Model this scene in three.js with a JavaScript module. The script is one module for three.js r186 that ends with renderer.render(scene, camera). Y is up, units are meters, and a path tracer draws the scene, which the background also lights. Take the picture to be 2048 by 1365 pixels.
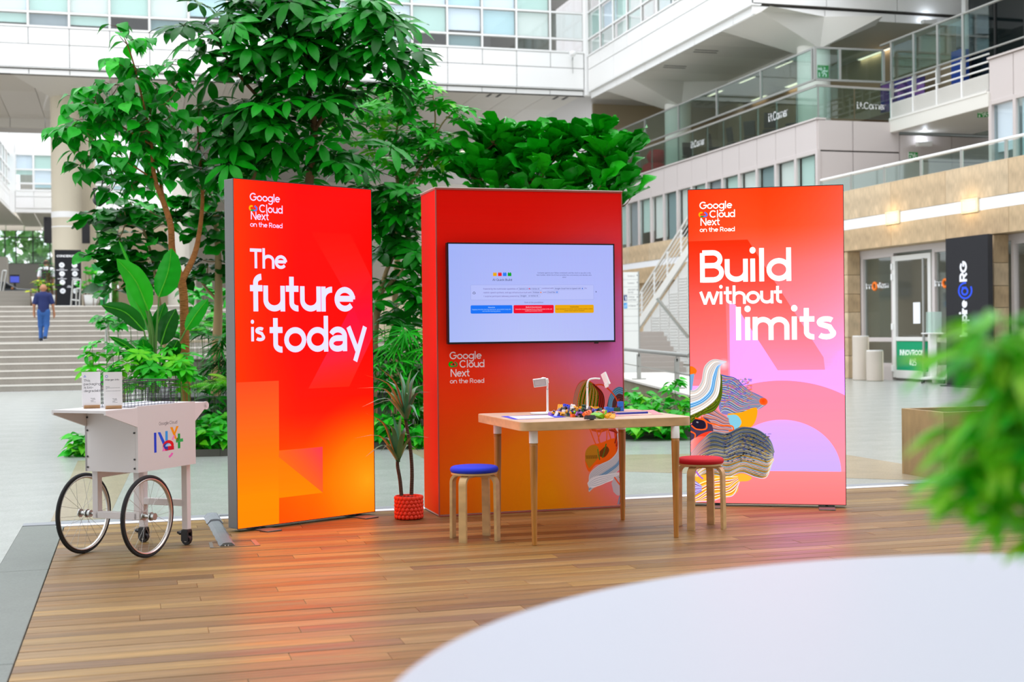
import * as THREE from 'three';
import { RoundedBoxGeometry } from 'three/addons/geometries/RoundedBoxGeometry.js';
import { mergeGeometries } from 'three/addons/utils/BufferGeometryUtils.js';
import { MarchingCubes } from 'three/addons/objects/MarchingCubes.js';
import { RectAreaLightUniformsLib } from 'three/addons/lights/RectAreaLightUniformsLib.js';

// ---------------------------------------------------------------- camera
const { Vector3: V3, Matrix4, Color } = THREE, PI = Math.PI, R = (d) => d * PI / 180;
const v = (x, y, z) => new V3(x, y, z);
const FOCAL = 2666, CX = 1024, CY = 682.5, EYE = v(0, 1.35, 0);
const YAW = R(15.83), PITCH = R(-0.434), ROLL = R(-0.638);
const FWD = v(Math.sin(YAW) * Math.cos(PITCH), Math.sin(PITCH), -Math.cos(YAW) * Math.cos(PITCH));
const side0 = v(Math.cos(YAW), 0, Math.sin(YAW)), up0 = side0.clone().cross(FWD);
const SIDE = side0.clone().multiplyScalar(Math.cos(ROLL)).addScaledVector(up0, Math.sin(ROLL));
const UPV = up0.clone().multiplyScalar(Math.cos(ROLL)).addScaledVector(side0, -Math.sin(ROLL));
const scene = new THREE.Scene();
const camera = new THREE.PerspectiveCamera(2 * Math.atan(CY / FOCAL) * 180 / PI, 2048 / 1365, 0.1, 400);
camera.position.copy(EYE);
camera.quaternion.setFromRotationMatrix(new Matrix4().makeBasis(SIDE, UPV, FWD.clone().negate()));
camera.focus = 9.6;
camera.userData.fStop = 2.8;

// ---------------------------------------------------------------- sky (bright overcast above the open glass court), exposure
{
  const W = 64, H = 32, d = new Float32Array(W * H * 4);
  for (let j = 0; j < H; j++) for (let i = 0; i < W; i++) {
    const up = Math.max(0, Math.sin(((j + 0.5) / H - 0.5) * PI)), L = 2.8 * (0.55 + 0.45 * up), k = (j * W + i) * 4;
    d[k] = L * 0.965; d[k + 1] = L; d[k + 2] = L * 1.06; d[k + 3] = 1;
  }
  const t = new THREE.DataTexture(d, W, H, THREE.RGBAFormat, THREE.FloatType);
  t.mapping = THREE.EquirectangularReflectionMapping; t.magFilter = t.minFilter = THREE.LinearFilter; t.needsUpdate = true;
  scene.background = t; scene.environment = t;
}
const renderer = new THREE.WebGLRenderer({ antialias: true });
renderer.shadowMap.enabled = true;
renderer.toneMapping = THREE.LinearToneMapping;
renderer.toneMappingExposure = 1.0;
RectAreaLightUniformsLib.init();
function areaLight(pos, target, w, h, color, intensity) {
  const l = new THREE.RectAreaLight(color, intensity, w, h);
  l.position.copy(pos); l.lookAt(target); l.name = 'area_light'; scene.add(l);
}

// ---------------------------------------------------------------- helpers
function rng(seed) { let s = seed >>> 0; return () => { s = (s + 0x6d2b79f5) | 0; let t = Math.imul(s ^ (s >>> 15), 1 | s); t = (t + Math.imul(t ^ (t >>> 7), 61 | t)) ^ t; return ((t ^ (t >>> 14)) >>> 0) / 4294967296; }; }
const ray = (x, y) => FWD.clone().addScaledVector(SIDE, (x - CX) / FOCAL).addScaledVector(UPV, -(y - CY) / FOCAL);
const at = (x, y, depth) => EYE.clone().addScaledVector(ray(x, y), depth);
const onY = (x, y, h = 0) => { const d = ray(x, y); return EYE.clone().addScaledVector(d, (h - EYE.y) / d.y); };
const onX = (x, y, X) => { const d = ray(x, y); return EYE.clone().addScaledVector(d, X / d.x); };
const onZ = (x, y, Z) => { const d = ray(x, y); return EYE.clone().addScaledVector(d, Z / d.z); };
const names = {};
function numbered(n) { names[n] = (names[n] ?? -1) + 1; return names[n] ? n + '_' + String(names[n]).padStart(3, '0') : n; }
function tag(o, label, category, group) { o.userData = { label, category }; if (group) o.userData.group = group; return o; }
function thing(name, label, category, p = [0, 0, 0], turn = 0, group) {
  const o = new THREE.Group(); o.name = numbered(name); scene.add(o);
  o.position.set(...(p.isVector3 ? p.toArray() : p)); o.rotation.y = turn; tag(o, label, category, group); o.updateMatrixWorld(true);
  return o;
}
function norm(gs) {
  gs = [].concat(gs).filter(Boolean).map((g) => { const q = g.index ? g.toNonIndexed() : g; for (const k of Object.keys(q.attributes)) if (!['position', 'normal', 'uv'].includes(k)) q.deleteAttribute(k); if (!q.attributes.normal) q.computeVertexNormals(); if (!q.attributes.uv) q.setAttribute('uv', new THREE.BufferAttribute(new Float32Array(q.attributes.position.count * 2), 2)); q.morphAttributes = {}; return q; });
  return gs.length > 1 ? mergeGeometries(gs) : gs[0];
}
function M(name, gs, mat, parent = scene) {                         // ONE named mesh from geometries in its parent's own space
  const m = new THREE.Mesh(gs.isBufferGeometry && gs.userData.shared ? gs : norm(gs), mat);
  m.name = parent === scene ? numbered(name) : name; m.castShadow = m.receiveShadow = true; parent.add(m);
  return m;
}
function MW(name, gs, mat, parent) {                                // the same from geometries in world space
  parent.updateMatrixWorld(true);
  const g = norm(gs).applyMatrix4(parent.matrixWorld.clone().invert());
  return M(name, g, mat, parent);
}
function copyOf(o, p, turn, label, group) {
  const r = o.clone(); r.name = numbered(o.name.replace(/_\d+$/, '')); scene.add(r); r.userData = { ...o.userData };
  if (p) r.position.set(...(p.isVector3 ? p.toArray() : p)); if (turn !== undefined) r.rotation.y = turn;
  if (label) r.userData.label = label; if (group) r.userData.group = group; r.updateMatrixWorld(true); return r;
}
function S(name, gs, mat) { const m = M(name, gs, mat); m.userData.kind = 'structure'; return m; }
function SG(name, p = [0, 0, 0], turn = 0) { const g = new THREE.Group(); g.name = numbered(name); g.position.set(...p); g.rotation.y = turn; g.userData.kind = 'structure'; scene.add(g); g.updateMatrixWorld(true); return g; }
const T = (g, x = 0, y = 0, z = 0, rx = 0, ry = 0, rz = 0) => { if (rx || ry || rz) g.applyMatrix4(new Matrix4().makeRotationFromEuler(new THREE.Euler(rx, ry, rz))); return g.translate(x, y, z); };
function boxUV(g) {                                                 // uv in metres, by the facing of each triangle
  g = g.index ? g.toNonIndexed() : g; const p = g.attributes.position, n = g.attributes.normal, uv = new Float32Array(p.count * 2);
  for (let i = 0; i < p.count; i += 3) {
    const ax = Math.abs(n.getX(i)), ay = Math.abs(n.getY(i)), az = Math.abs(n.getZ(i));
    for (let j = i; j < i + 3; j++) { const x = p.getX(j), y = p.getY(j), z = p.getZ(j); if (ay >= ax && ay >= az) { uv[j * 2] = x; uv[j * 2 + 1] = z; } else if (ax >= az) { uv[j * 2] = z; uv[j * 2 + 1] = y; } else { uv[j * 2] = x; uv[j * 2 + 1] = y; } }
  }
  g.setAttribute('uv', new THREE.BufferAttribute(uv, 2)); return g;
}
const bx = (w, h, d, x = 0, y = 0, z = 0, ry = 0) => boxUV(T(new THREE.BoxGeometry(w, h, d), x, y, z, 0, ry, 0));
const bb = (x0, x1, y0, y1, z0, z1) => bx(x1 - x0, y1 - y0, z1 - z0, (x0 + x1) / 2, (y0 + y1) / 2, (z0 + z1) / 2);
const rb = (w, h, d, r, x = 0, y = 0, z = 0, rx = 0, ry = 0, rz = 0) => T(boxUV(new RoundedBoxGeometry(w, h, d, 2, r)), x, y, z, rx, ry, rz);
const cy = (r0, r1, h, x = 0, y = 0, z = 0, n = 24, rx = 0, ry = 0, rz = 0) => T(new THREE.CylinderGeometry(r1, r0, h, n), x, y, z, rx, ry, rz);   // r0 at the bottom
const lathe = (pts, n = 32) => new THREE.LatheGeometry(pts.map(([x, y]) => new THREE.Vector2(x, y)), n);
const tubeV = (pts, r, n = 12, k = 6, closed = false) => new THREE.TubeGeometry(new THREE.CatmullRomCurve3(pts, closed, 'centripetal'), n, r, k, closed);
function bar(a, b, r, k = 8) {                                       // a straight round bar between two points
  const d = b.clone().sub(a), g = new THREE.CylinderGeometry(r, r, d.length(), k);
  g.applyQuaternion(new THREE.Quaternion().setFromUnitVectors(v(0, 1, 0), d.normalize())); return g.translate((a.x + b.x) / 2, (a.y + b.y) / 2, (a.z + b.z) / 2);
}
function beam(a, b, w, h) {                                          // a straight rectangular bar, h upright
  const d = b.clone().sub(a), L = d.length(), m = new Matrix4(), z = d.normalize(), x = v(0, 1, 0).cross(z); if (x.lengthSq() < 1e-6) x.set(1, 0, 0); x.normalize();
  m.makeBasis(x, z.clone().cross(x), z).setPosition((a.x + b.x) / 2, (a.y + b.y) / 2, (a.z + b.z) / 2);
  return boxUV(new THREE.BoxGeometry(w, h, L)).applyMatrix4(m);
}
function limb(pts, radii, k = 7, per = 5) {                          // a tapered round limb along a curve
  const c = new THREE.CatmullRomCurve3(pts, false, 'centripetal'), n = (pts.length - 1) * per, fr = c.computeFrenetFrames(n), P = [], I = [], U = [];
  for (let i = 0; i <= n; i++) {
    const t = i / n, q = c.getPoint(t), f = t * (radii.length - 1), a = Math.min(radii.length - 2, Math.floor(f)), r = radii[a] + (radii[a + 1] - radii[a]) * (f - a);
    for (let j = 0; j <= k; j++) { const w = j / k * 2 * PI, o = q.clone().addScaledVector(fr.normals[i], Math.cos(w) * r).addScaledVector(fr.binormals[i], Math.sin(w) * r); P.push(o.x, o.y, o.z); U.push(j / k, t * n * 0.3); }
  }
  for (let i = 0; i < n; i++) for (let j = 0; j < k; j++) { const a = i * (k + 1) + j, b = a + k + 1; I.push(a, a + 1, b, b, a + 1, b + 1); }
  const g = new THREE.BufferGeometry(); g.setAttribute('position', new THREE.Float32BufferAttribute(P, 3)); g.setAttribute('uv', new THREE.Float32BufferAttribute(U, 2)); g.setIndex(I); g.computeVertexNormals(); return g;
}
function quad(a, b, c, d) { const g = new THREE.BufferGeometry(); g.setAttribute('position', new THREE.Float32BufferAttribute([a, b, c, a, c, d].flatMap((p) => [p.x, p.y, p.z]), 3)); g.setAttribute('uv', new THREE.Float32BufferAttribute([0, 0, 1, 0, 1, 1, 0, 0, 1, 1, 0, 1], 2)); g.computeVertexNormals(); return g; }
function hexa(p, q) {                                                // a solid between two loops of points (same count)
  const P = [], n = p.length, tri = (a, b, c) => P.push(a, b, c);
  for (let i = 0; i < n; i++) { const j = (i + 1) % n; tri(p[i], p[j], q[j]); tri(p[i], q[j], q[i]); }
  for (let i = 1; i < n - 1; i++) { tri(p[0], p[i + 1], p[i]); tri(q[0], q[i], q[i + 1]); }
  const g = new THREE.BufferGeometry(); g.setAttribute('position', new THREE.Float32BufferAttribute(P.flatMap((a) => [a.x, a.y, a.z]), 3)); g.computeVertexNormals(); return boxUV(g);
}
function prism(poly, depth, bevel = 0) {                             // an outline [[x, y], ...] in XY pushed along +z
  const s = new THREE.Shape(poly.map(([x, y]) => new THREE.Vector2(x, y)));
  return boxUV(new THREE.ExtrudeGeometry(s, { depth, bevelEnabled: bevel > 0, bevelSize: bevel, bevelThickness: bevel, bevelSegments: 2 }));
}
// value noise and computed textures
const hash = (x, y) => { let h = Math.imul(x, 374761393) + Math.imul(y, 668265263) | 0; h = Math.imul(h ^ (h >>> 13), 1274126177); return ((h ^ (h >>> 16)) >>> 0) / 4294967296; };
function noise(x, y, px = 0, py = 0) { const i = Math.floor(x), j = Math.floor(y), f = x - i, g = y - j, s = f * f * (3 - 2 * f), t = g * g * (3 - 2 * g), w = (a, p) => p ? ((a % p) + p) % p : a, h = (a, b) => hash(w(a, px), w(b, py)); return (h(i, j) * (1 - s) + h(i + 1, j) * s) * (1 - t) + (h(i, j + 1) * (1 - s) + h(i + 1, j + 1) * s) * t; }
function tex(w, h, fn, srgb = true, rep = [1, 1]) {
  const d = new Uint8Array(w * h * 4); for (let j = 0; j < h; j++) for (let i = 0; i < w; i++) { const c = fn(i / w, j / h, i, j), k = (j * w + i) * 4; for (let a = 0; a < 3; a++) d[k + a] = Math.max(0, Math.min(255, (Array.isArray(c) ? c[a] : c) * 255)); d[k + 3] = 255; }
  const t = new THREE.DataTexture(d, w, h); t.wrapS = t.wrapT = THREE.RepeatWrapping; t.magFilter = THREE.LinearFilter; t.minFilter = THREE.LinearMipmapLinearFilter; t.generateMipmaps = true; t.repeat.set(...rep); if (srgb) t.colorSpace = THREE.SRGBColorSpace; t.needsUpdate = true; return t;
}
function canvasTex(w, h, draw) { const c = document.createElement('canvas'); c.width = w; c.height = h; draw(c.getContext('2d'), w, h); const t = new THREE.CanvasTexture(c); t.colorSpace = THREE.SRGBColorSpace; t.anisotropy = 8; return t; }
const hex = (c) => new Color(c);
const std = (color, roughness = 0.6, o = {}) => new THREE.MeshStandardMaterial({ color, roughness, ...o });
const phy = (color, roughness = 0.6, o = {}) => new THREE.MeshPhysicalMaterial({ color, roughness, ...o });
const glow = (color, k = 1) => new THREE.MeshStandardMaterial({ color: 0x000000, emissive: color, emissiveIntensity: k, roughness: 0.8 });

// ---------------------------------------------------------------- shared materials
const MAT = {
  white: std('#f1f1ef', 0.45), panel: phy('#f4f4f2', 0.3), soffit: std('#dcd8d0', 0.42), dark: std('#3a3a3a', 0.7), black: std('#141416', 0.45), charcoal: std('#2c2c30', 0.6),
  steel: std('#b9bab6', 0.3, { metalness: 0.9 }), satin: std('#a9aaa6', 0.45, { metalness: 0.6 }), frame: std('#e3e2de', 0.4), greyframe: std('#b5b3ae', 0.45), lilac: std('#cfc6c3', 0.55),
  glass: phy('#dfeeea', 0.02, { transmission: 1, thickness: 0, ior: 1.45 }), glassgreen: phy('#dcebe6', 0.02, { transmission: 1, thickness: 0, ior: 1.5 }),
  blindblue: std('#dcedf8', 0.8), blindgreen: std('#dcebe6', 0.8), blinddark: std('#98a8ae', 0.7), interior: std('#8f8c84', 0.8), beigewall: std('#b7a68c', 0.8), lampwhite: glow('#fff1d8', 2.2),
  joint: std('#37342f', 0.9), soil: std('#2a2119', 0.95), red: std('#c9141c', 0.6),
};
// ---------------------------------------------------------------- a monoline geometric alphabet for the printed lettering (x-height 1, capitals 1.4)
// each glyph: [advance, path string]; M x,y  L x,y  A cx,cy,rx,ry,a0,a1 (degrees, counter-clockwise when a1 > a0)  D x,y = dot
const GL = {
  a: [1.0, 'M.88,0 L.88,.6 A.49,.6,.39,.29,0,158 M.88,.54 L.46,.54 A.45,.325,.33,.215,90,270 A.5,.36,.38,.25,270,350'],
  b: [1.12, 'M.1,1.45 L.1,0 A.56,.5,.46,.5,-180,180'], c: [.98, 'A.56,.5,.46,.5,42,318'], d: [1.12, 'M1.02,1.45 L1.02,0 M1.02,.5 A.56,.5,.46,.5,0,360'],
  e: [1.06, 'M.1,.52 L1,.52 A.55,.5,.45,.5,0,322'], f: [.62, 'M.28,0 L.28,1.1 A.6,1.1,.32,.35,180,95 M0,.89 L.62,.89'], g: [1.12, 'A.56,.5,.46,.5,0,360 M1.02,1 L1.02,0 A.56,0,.46,.4,0,-150'],
  h: [1.06, 'M.1,0 L.1,1.45 M.1,.55 A.53,.55,.43,.45,180,0 L.96,0'], i: [.36, 'M.18,0 L.18,1 D.18,1.36'], k: [.98, 'M.1,0 L.1,1.45 M.9,1 L.15,.42 M.42,.62 L.95,0'], l: [.36, 'M.18,0 L.18,1.45'],
  m: [1.64, 'M.1,0 L.1,1 M.1,.58 A.46,.58,.36,.42,180,0 L.82,0 M.82,.58 A1.18,.58,.36,.42,180,0 L1.54,0'], n: [1.06, 'M.1,0 L.1,1 M.1,.55 A.53,.55,.43,.45,180,0 L.96,0'], o: [1.12, 'A.56,.5,.46,.5,0,360'],
  p: [1.12, 'M.1,-.42 L.1,1 M.1,.5 A.56,.5,.46,.5,180,-180'], q: [1.12, 'M1.02,-.42 L1.02,1 M1.02,.5 A.56,.5,.46,.5,0,360'], r: [.66, 'M.1,0 L.1,1 M.1,.52 A.56,.52,.46,.48,180,88'],
  s: [.86, 'A.43,.74,.31,.26,35,215 L.58,.53 A.42,.27,.33,.27,35,-150'], t: [.7, 'M.3,1.36 L.3,.34 A.62,.34,.32,.34,180,275 M0,.89 L.66,.89'], u: [1.06, 'M.1,1 L.1,.45 A.53,.45,.43,.45,180,360 L.96,.45 M.96,1 L.96,0'],
  v: [.98, 'M.02,1 L.49,.02 L.96,1'], w: [1.5, 'M.02,1 L.4,.02 L.75,.95 L1.1,.02 L1.48,1'], x: [.98, 'M.05,1 L.92,0 M.92,1 L.05,0'], y: [.98, 'M.02,1 L.5,.03 M.96,1 L.38,-.42'], z: [.9, 'M.05,.95 L.82,.95 L.05,.05 L.86,.05'],
  A: [1.32, 'M.05,0 L.66,1.4 L1.27,0 M.26,.46 L1.06,.46'], B: [1.14, 'M.12,0 L.12,1.29 M.12,1.29 L.6,1.29 A.62,1.01,.34,.28,90,-90 L.12,.73 M.62,.73 A.64,.42,.39,.31,90,-90 L.12,.11'], C: [1.42, 'A.74,.7,.64,.7,42,318'],
  D: [1.3, 'M.12,0 L.12,1.29 L.55,1.29 A.55,.7,.62,.59,90,-90 L.12,.11'], E: [1.02, 'M.95,1.29 L.12,1.29 L.12,.11 L.95,.11 M.12,.72 L.88,.72'], G: [1.48, 'A.74,.7,.64,.7,42,360 L.78,.7'], I: [.36, 'M.18,0 L.18,1.4'],
  L: [.96, 'M.12,1.4 L.12,.06 L.92,.06'], M: [1.6, 'M.12,0 L.12,1.38 L.8,.4 L1.48,1.38 L1.48,0'], N: [1.34, 'M.12,0 L.12,1.4 L1.22,0 L1.22,1.4'], O: [1.52, 'A.76,.7,.65,.7,0,360'], P: [1.12, 'M.12,0 L.12,1.29 L.62,1.29 A.62,.97,.38,.32,90,-90 L.12,.65'],
  Q: [1.52, 'A.76,.7,.65,.7,0,360 M.86,.36 L1.34,-.08'], R: [1.18, 'M.12,0 L.12,1.29 L.62,1.29 A.62,.97,.38,.32,90,-90 L.12,.65 M.6,.62 L1.06,.02'], S: [1.1, 'A.55,1.03,.4,.37,30,215 L.7,.74 A.54,.38,.44,.38,38,-150'], T: [1.1, 'M.02,1.29 L1.08,1.29 M.55,1.29 L.55,0'],
  U: [1.3, 'M.12,1.4 L.12,.5 A.65,.5,.53,.5,180,360 L1.18,1.4'], V: [1.3, 'M.06,1.4 L.65,.08 L1.26,1.4'], X: [1.24, 'M.06,1.4 L1.18,0 M1.18,1.4 L.06,0'], '#': [1.2, 'M.45,0 L.6,1.4 M.85,0 L1,1.4 M.2,.95 L1.2,.95 M.12,.45 L1.1,.45'],
  2: [1, 'A.5,1,.36,.38,165,-30 L.12,.06 L.92,.06'], 5: [1, 'M.86,1.34 L.24,1.34 L.18,.76 A.48,.45,.4,.42,130,-150'], "'": [.3, 'M.15,1.42 L.15,1.1'], '.': [.36, 'D.18,.1'], '-': [.7, 'M.08,.52 L.6,.52'], ' ': [.46, ''],
};
function typeWidth(s, track = 0) { return [...s].reduce((a, c) => a + (GL[c] ?? GL.o)[0] + track, -track); }
// text with its baseline's left end at x, y (canvas pixels); xh = x-height in pixels; fits to `width` when given
function type(c, s, x, y, xh, weight, color, width, track = 0.06) {
  const sx = width ? width / (typeWidth(s, track) * xh) : 1; let pen = 0;
  c.save(); c.translate(x, y); c.scale(sx, 1); c.lineWidth = weight * xh; c.strokeStyle = c.fillStyle = color; c.lineJoin = 'miter'; c.miterLimit = 1.6; c.lineCap = 'butt';
  const hs = weight / 2, Y = (q) => -q * xh;
  for (const ch of s) {
    const [adv, path] = GL[ch] ?? GL.o, X = (q) => (pen + q) * xh; let open = false; c.beginPath();
    for (const [, k, body] of path.matchAll(/([MLAD])([^MLAD]*)/g)) {
      const n = body.trim().split(',').map(Number);
      if (k === 'M') { c.moveTo(X(n[0]), Y(n[1])); open = true; } else if (k === 'L') { c.lineTo(X(n[0]), Y(n[1])); } else if (k === 'D') { c.moveTo(0, 0); c.save(); c.restore(); } else {
        const [ux, uy, rx, ry, a0, a1] = n, N = 28, ins = !'aBDPR5'.includes(ch), flip = ins ? Math.max(0.05, ry - (ry > 0.25 && !(Math.abs(uy) < 0.01 && ry < 0.45) ? hs : 0)) : ry;
        for (let i = 0; i <= N; i++) { const w = R(a0 + (a1 - a0) * i / N), px = X(ux + Math.cos(w) * rx), py = Y(uy + Math.sin(w) * flip); i || open ? c.lineTo(px, py) : c.moveTo(px, py); open = true; }
        if (Math.abs(a1 - a0) >= 360) { c.closePath(); } open = true;
      }
      if (k === 'M') open = true;
    }
    c.stroke();
    for (const [, body] of path.matchAll(/D([^MLAD]*)/g)) { const n = body.split(',').map(Number); c.beginPath(); c.arc(X(n[0]), Y(n[1]), xh * weight * 0.62, 0, 2 * PI); c.fill(); }
    pen += adv + track;
  }
  c.restore();
}
// ---------------------------------------------------------------- printed and lit graphics
function grad(c, x0, y0, x1, y1, ...stops) { const g = c.createLinearGradient(x0, y0, x1, y1); stops.forEach(([t, k]) => g.addColorStop(t, k)); return g; }
function radial(c, x, y, r, ...stops) { const g = c.createRadialGradient(x, y, 0, x, y, r); stops.forEach(([t, k]) => g.addColorStop(t, k)); return g; }
function poly(c, pts, fill) { c.beginPath(); pts.forEach(([x, y], i) => i ? c.lineTo(x, y) : c.moveTo(x, y)); c.closePath(); c.fillStyle = fill; c.fill(); }
function smooth(pts, n) { const q = new THREE.CatmullRomCurve3(pts.map(([x, y]) => v(x, y, 0)), false, 'centripetal'); return Array.from({ length: n + 1 }, (_, i) => { const p = q.getPoint(i / n); return [p.x, p.y]; }); }
function ribbon(c, A, B, n, color, width, wob = 0) {                 // strokes swept between two curves
  const a = smooth(A, 40), b = smooth(B, 40);
  for (let k = 0; k <= n; k++) {
    const t = k / n; c.beginPath();
    a.forEach(([x, y], i) => { const q = wob ? Math.sin(i * 0.35 + t * 9) * wob : 0, X = x + (b[i][0] - x) * t + q, Y = y + (b[i][1] - y) * t + q; i ? c.lineTo(X, Y) : c.moveTo(X, Y); });
    c.strokeStyle = color(t, k); c.lineWidth = width; c.stroke();
  }
}
function cloudMark(c, x, y, s, q = 1) {                              // the small four-colour cloud before the second line
  const ln = (k, ...a) => { c.strokeStyle = k; c.beginPath(); c.arc(...a); c.stroke(); }; c.lineWidth = s * 0.2; c.lineCap = 'butt';
  ln('#f7b80a', x - s * 0.22, y, s * 0.24, R(60), R(310)); ln('#21a045', x - s * 0.22, y, s * 0.24, R(55), R(115)); c.strokeStyle = '#21a045'; c.beginPath(); c.moveTo(x - s * 0.22, y + s * 0.24); c.lineTo(x + s * 0.1, y + s * 0.24); c.stroke();
  c.strokeStyle = '#5b7cf0'; c.beginPath(); c.moveTo(x + s * 0.05, y + s * 0.24); c.lineTo(x + s * 0.26, y + s * 0.24); c.arc(x + s * 0.26, y + s * 0.04, s * 0.2, R(90), R(-60), true); c.lineTo(x + s * 0.18, y - s * 0.28); c.stroke();
  c.strokeStyle = '#e5402b'; c.beginPath(); c.moveTo(x - s * 0.02, y + s * 0.05); c.lineTo(x + s * 0.1, y - s * 0.08); c.stroke();
}
function lockup(c, X, Y, u0, g, color, S) {                          // four lines: baselines and widths in metres
  type(c, 'Google', X(u0), Y(g[0]), 0.040 * S, 0.22, color, 0.243 * S); cloudMark(c, X(u0 + 0.026), Y(g[1] + 0.026), 0.062 * S); type(c, 'Cloud', X(u0 + 0.075), Y(g[1]), 0.040 * S, 0.22, color, 0.19 * S);
  type(c, 'Next', X(u0 + 0.006), Y(g[2]), 0.040 * S, 0.22, color, 0.145 * S); type(c, 'on the Road', X(u0), Y(g[3]), 0.0245 * S, 0.22, color, 0.262 * S);
}
const PRINT = {};
PRINT.left = canvasTex(620, 1280, (c, W, H) => {
  const S = H / 2.407, X = (u) => u * S * (W / S) / 1.165, Y = (y) => H - y * S;
  c.fillStyle = grad(c, 0, 0, 0, H, [0, '#f40502'], [0.1, '#ff0a06'], [0.5, '#ff0d08'], [0.68, '#ff1c06'], [0.8, '#ff4a02'], [0.9, '#ff6a00'], [1, '#ff5c04']); c.fillRect(0, 0, W, H);
  c.fillStyle = grad(c, 0, 0, W * 0.45, 0, [0, 'rgba(255,70,0,.75)'], [1, 'rgba(255,60,0,0)']); c.fillRect(0, 0, W, H);
  c.fillStyle = radial(c, W * 0.95, H * 0.9, W * 0.55, [0, 'rgba(255,165,25,1)'], [0.5, 'rgba(255,135,5,.75)'], [1, 'rgba(255,100,0,0)']); c.fillRect(0, 0, W, H);
  const P = (l) => l.map(([u, y]) => [X(u), Y(y)]);
  c.save(); c.globalAlpha = 1; poly(c, P([[.632, 2.066], [.975, 2.07], [1.18, 1.72], [1.18, 1.33], [.948, .944], [.589, .942], [.985, 1.548]]), grad(c, X(.75), Y(2.05), X(.95), Y(.95), [0, 'rgba(255,70,30,.10)'], [0.3, 'rgba(255,50,60,.45)'], [0.55, 'rgba(255,20,75,.75)'], [0.8, 'rgba(255,45,80,.7)'], [1, 'rgba(255,60,30,.5)'])); c.restore();
  poly(c, P([[.975, 2.07], [1.18, 2.1], [1.18, 1.35], [1.12, 1.25], [.985, 1.548], [1.18, 1.78]]), 'rgba(255,0,10,.12)');
  poly(c, P([[0, 1.007], [.342, 1.008], [.338, .515], [.705, .516], [.703, .183], [.333, .18], [.33, 0], [0, 0]]), grad(c, 0, Y(1.0), 0, Y(0), [0, '#ff4f22'], [0.3, '#ff6a1c'], [0.55, '#ff7d08'], [0.8, '#ff8a02'], [1, '#ff8206']));
  poly(c, P([[.338, .513], [.705, .516], [.703, .183], [.333, .47]]), grad(c, X(.34), Y(.2), X(.7), Y(.5), [0, 'rgba(255,110,20,0)'], [0.35, 'rgba(255,90,40,.5)'], [1, 'rgba(255,60,85,.95)']));
  c.fillStyle = grad(c, 0, Y(.62), 0, Y(.2), [0, 'rgba(255,115,20,0)'], [1, 'rgba(255,150,0,.55)']); c.fillRect(0, Y(.62), X(.33), H);
  const w = '#eeecfa'; lockup(c, X, Y, .126, [2.264, 2.187, 2.134, 2.084], w, W / 1.165);
  type(c, 'The', X(.119), Y(1.796), .098 * S, .24, w, X(.298)); type(c, 'future', X(.118), Y(1.496), .182 * S, .24, w, X(.882)); type(c, 'is', X(.118), Y(1.288), .1 * S, .24, w, X(.116)); type(c, 'today', X(.272), Y(1.205), .18 * S, .24, w, X(.828));
});
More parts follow.
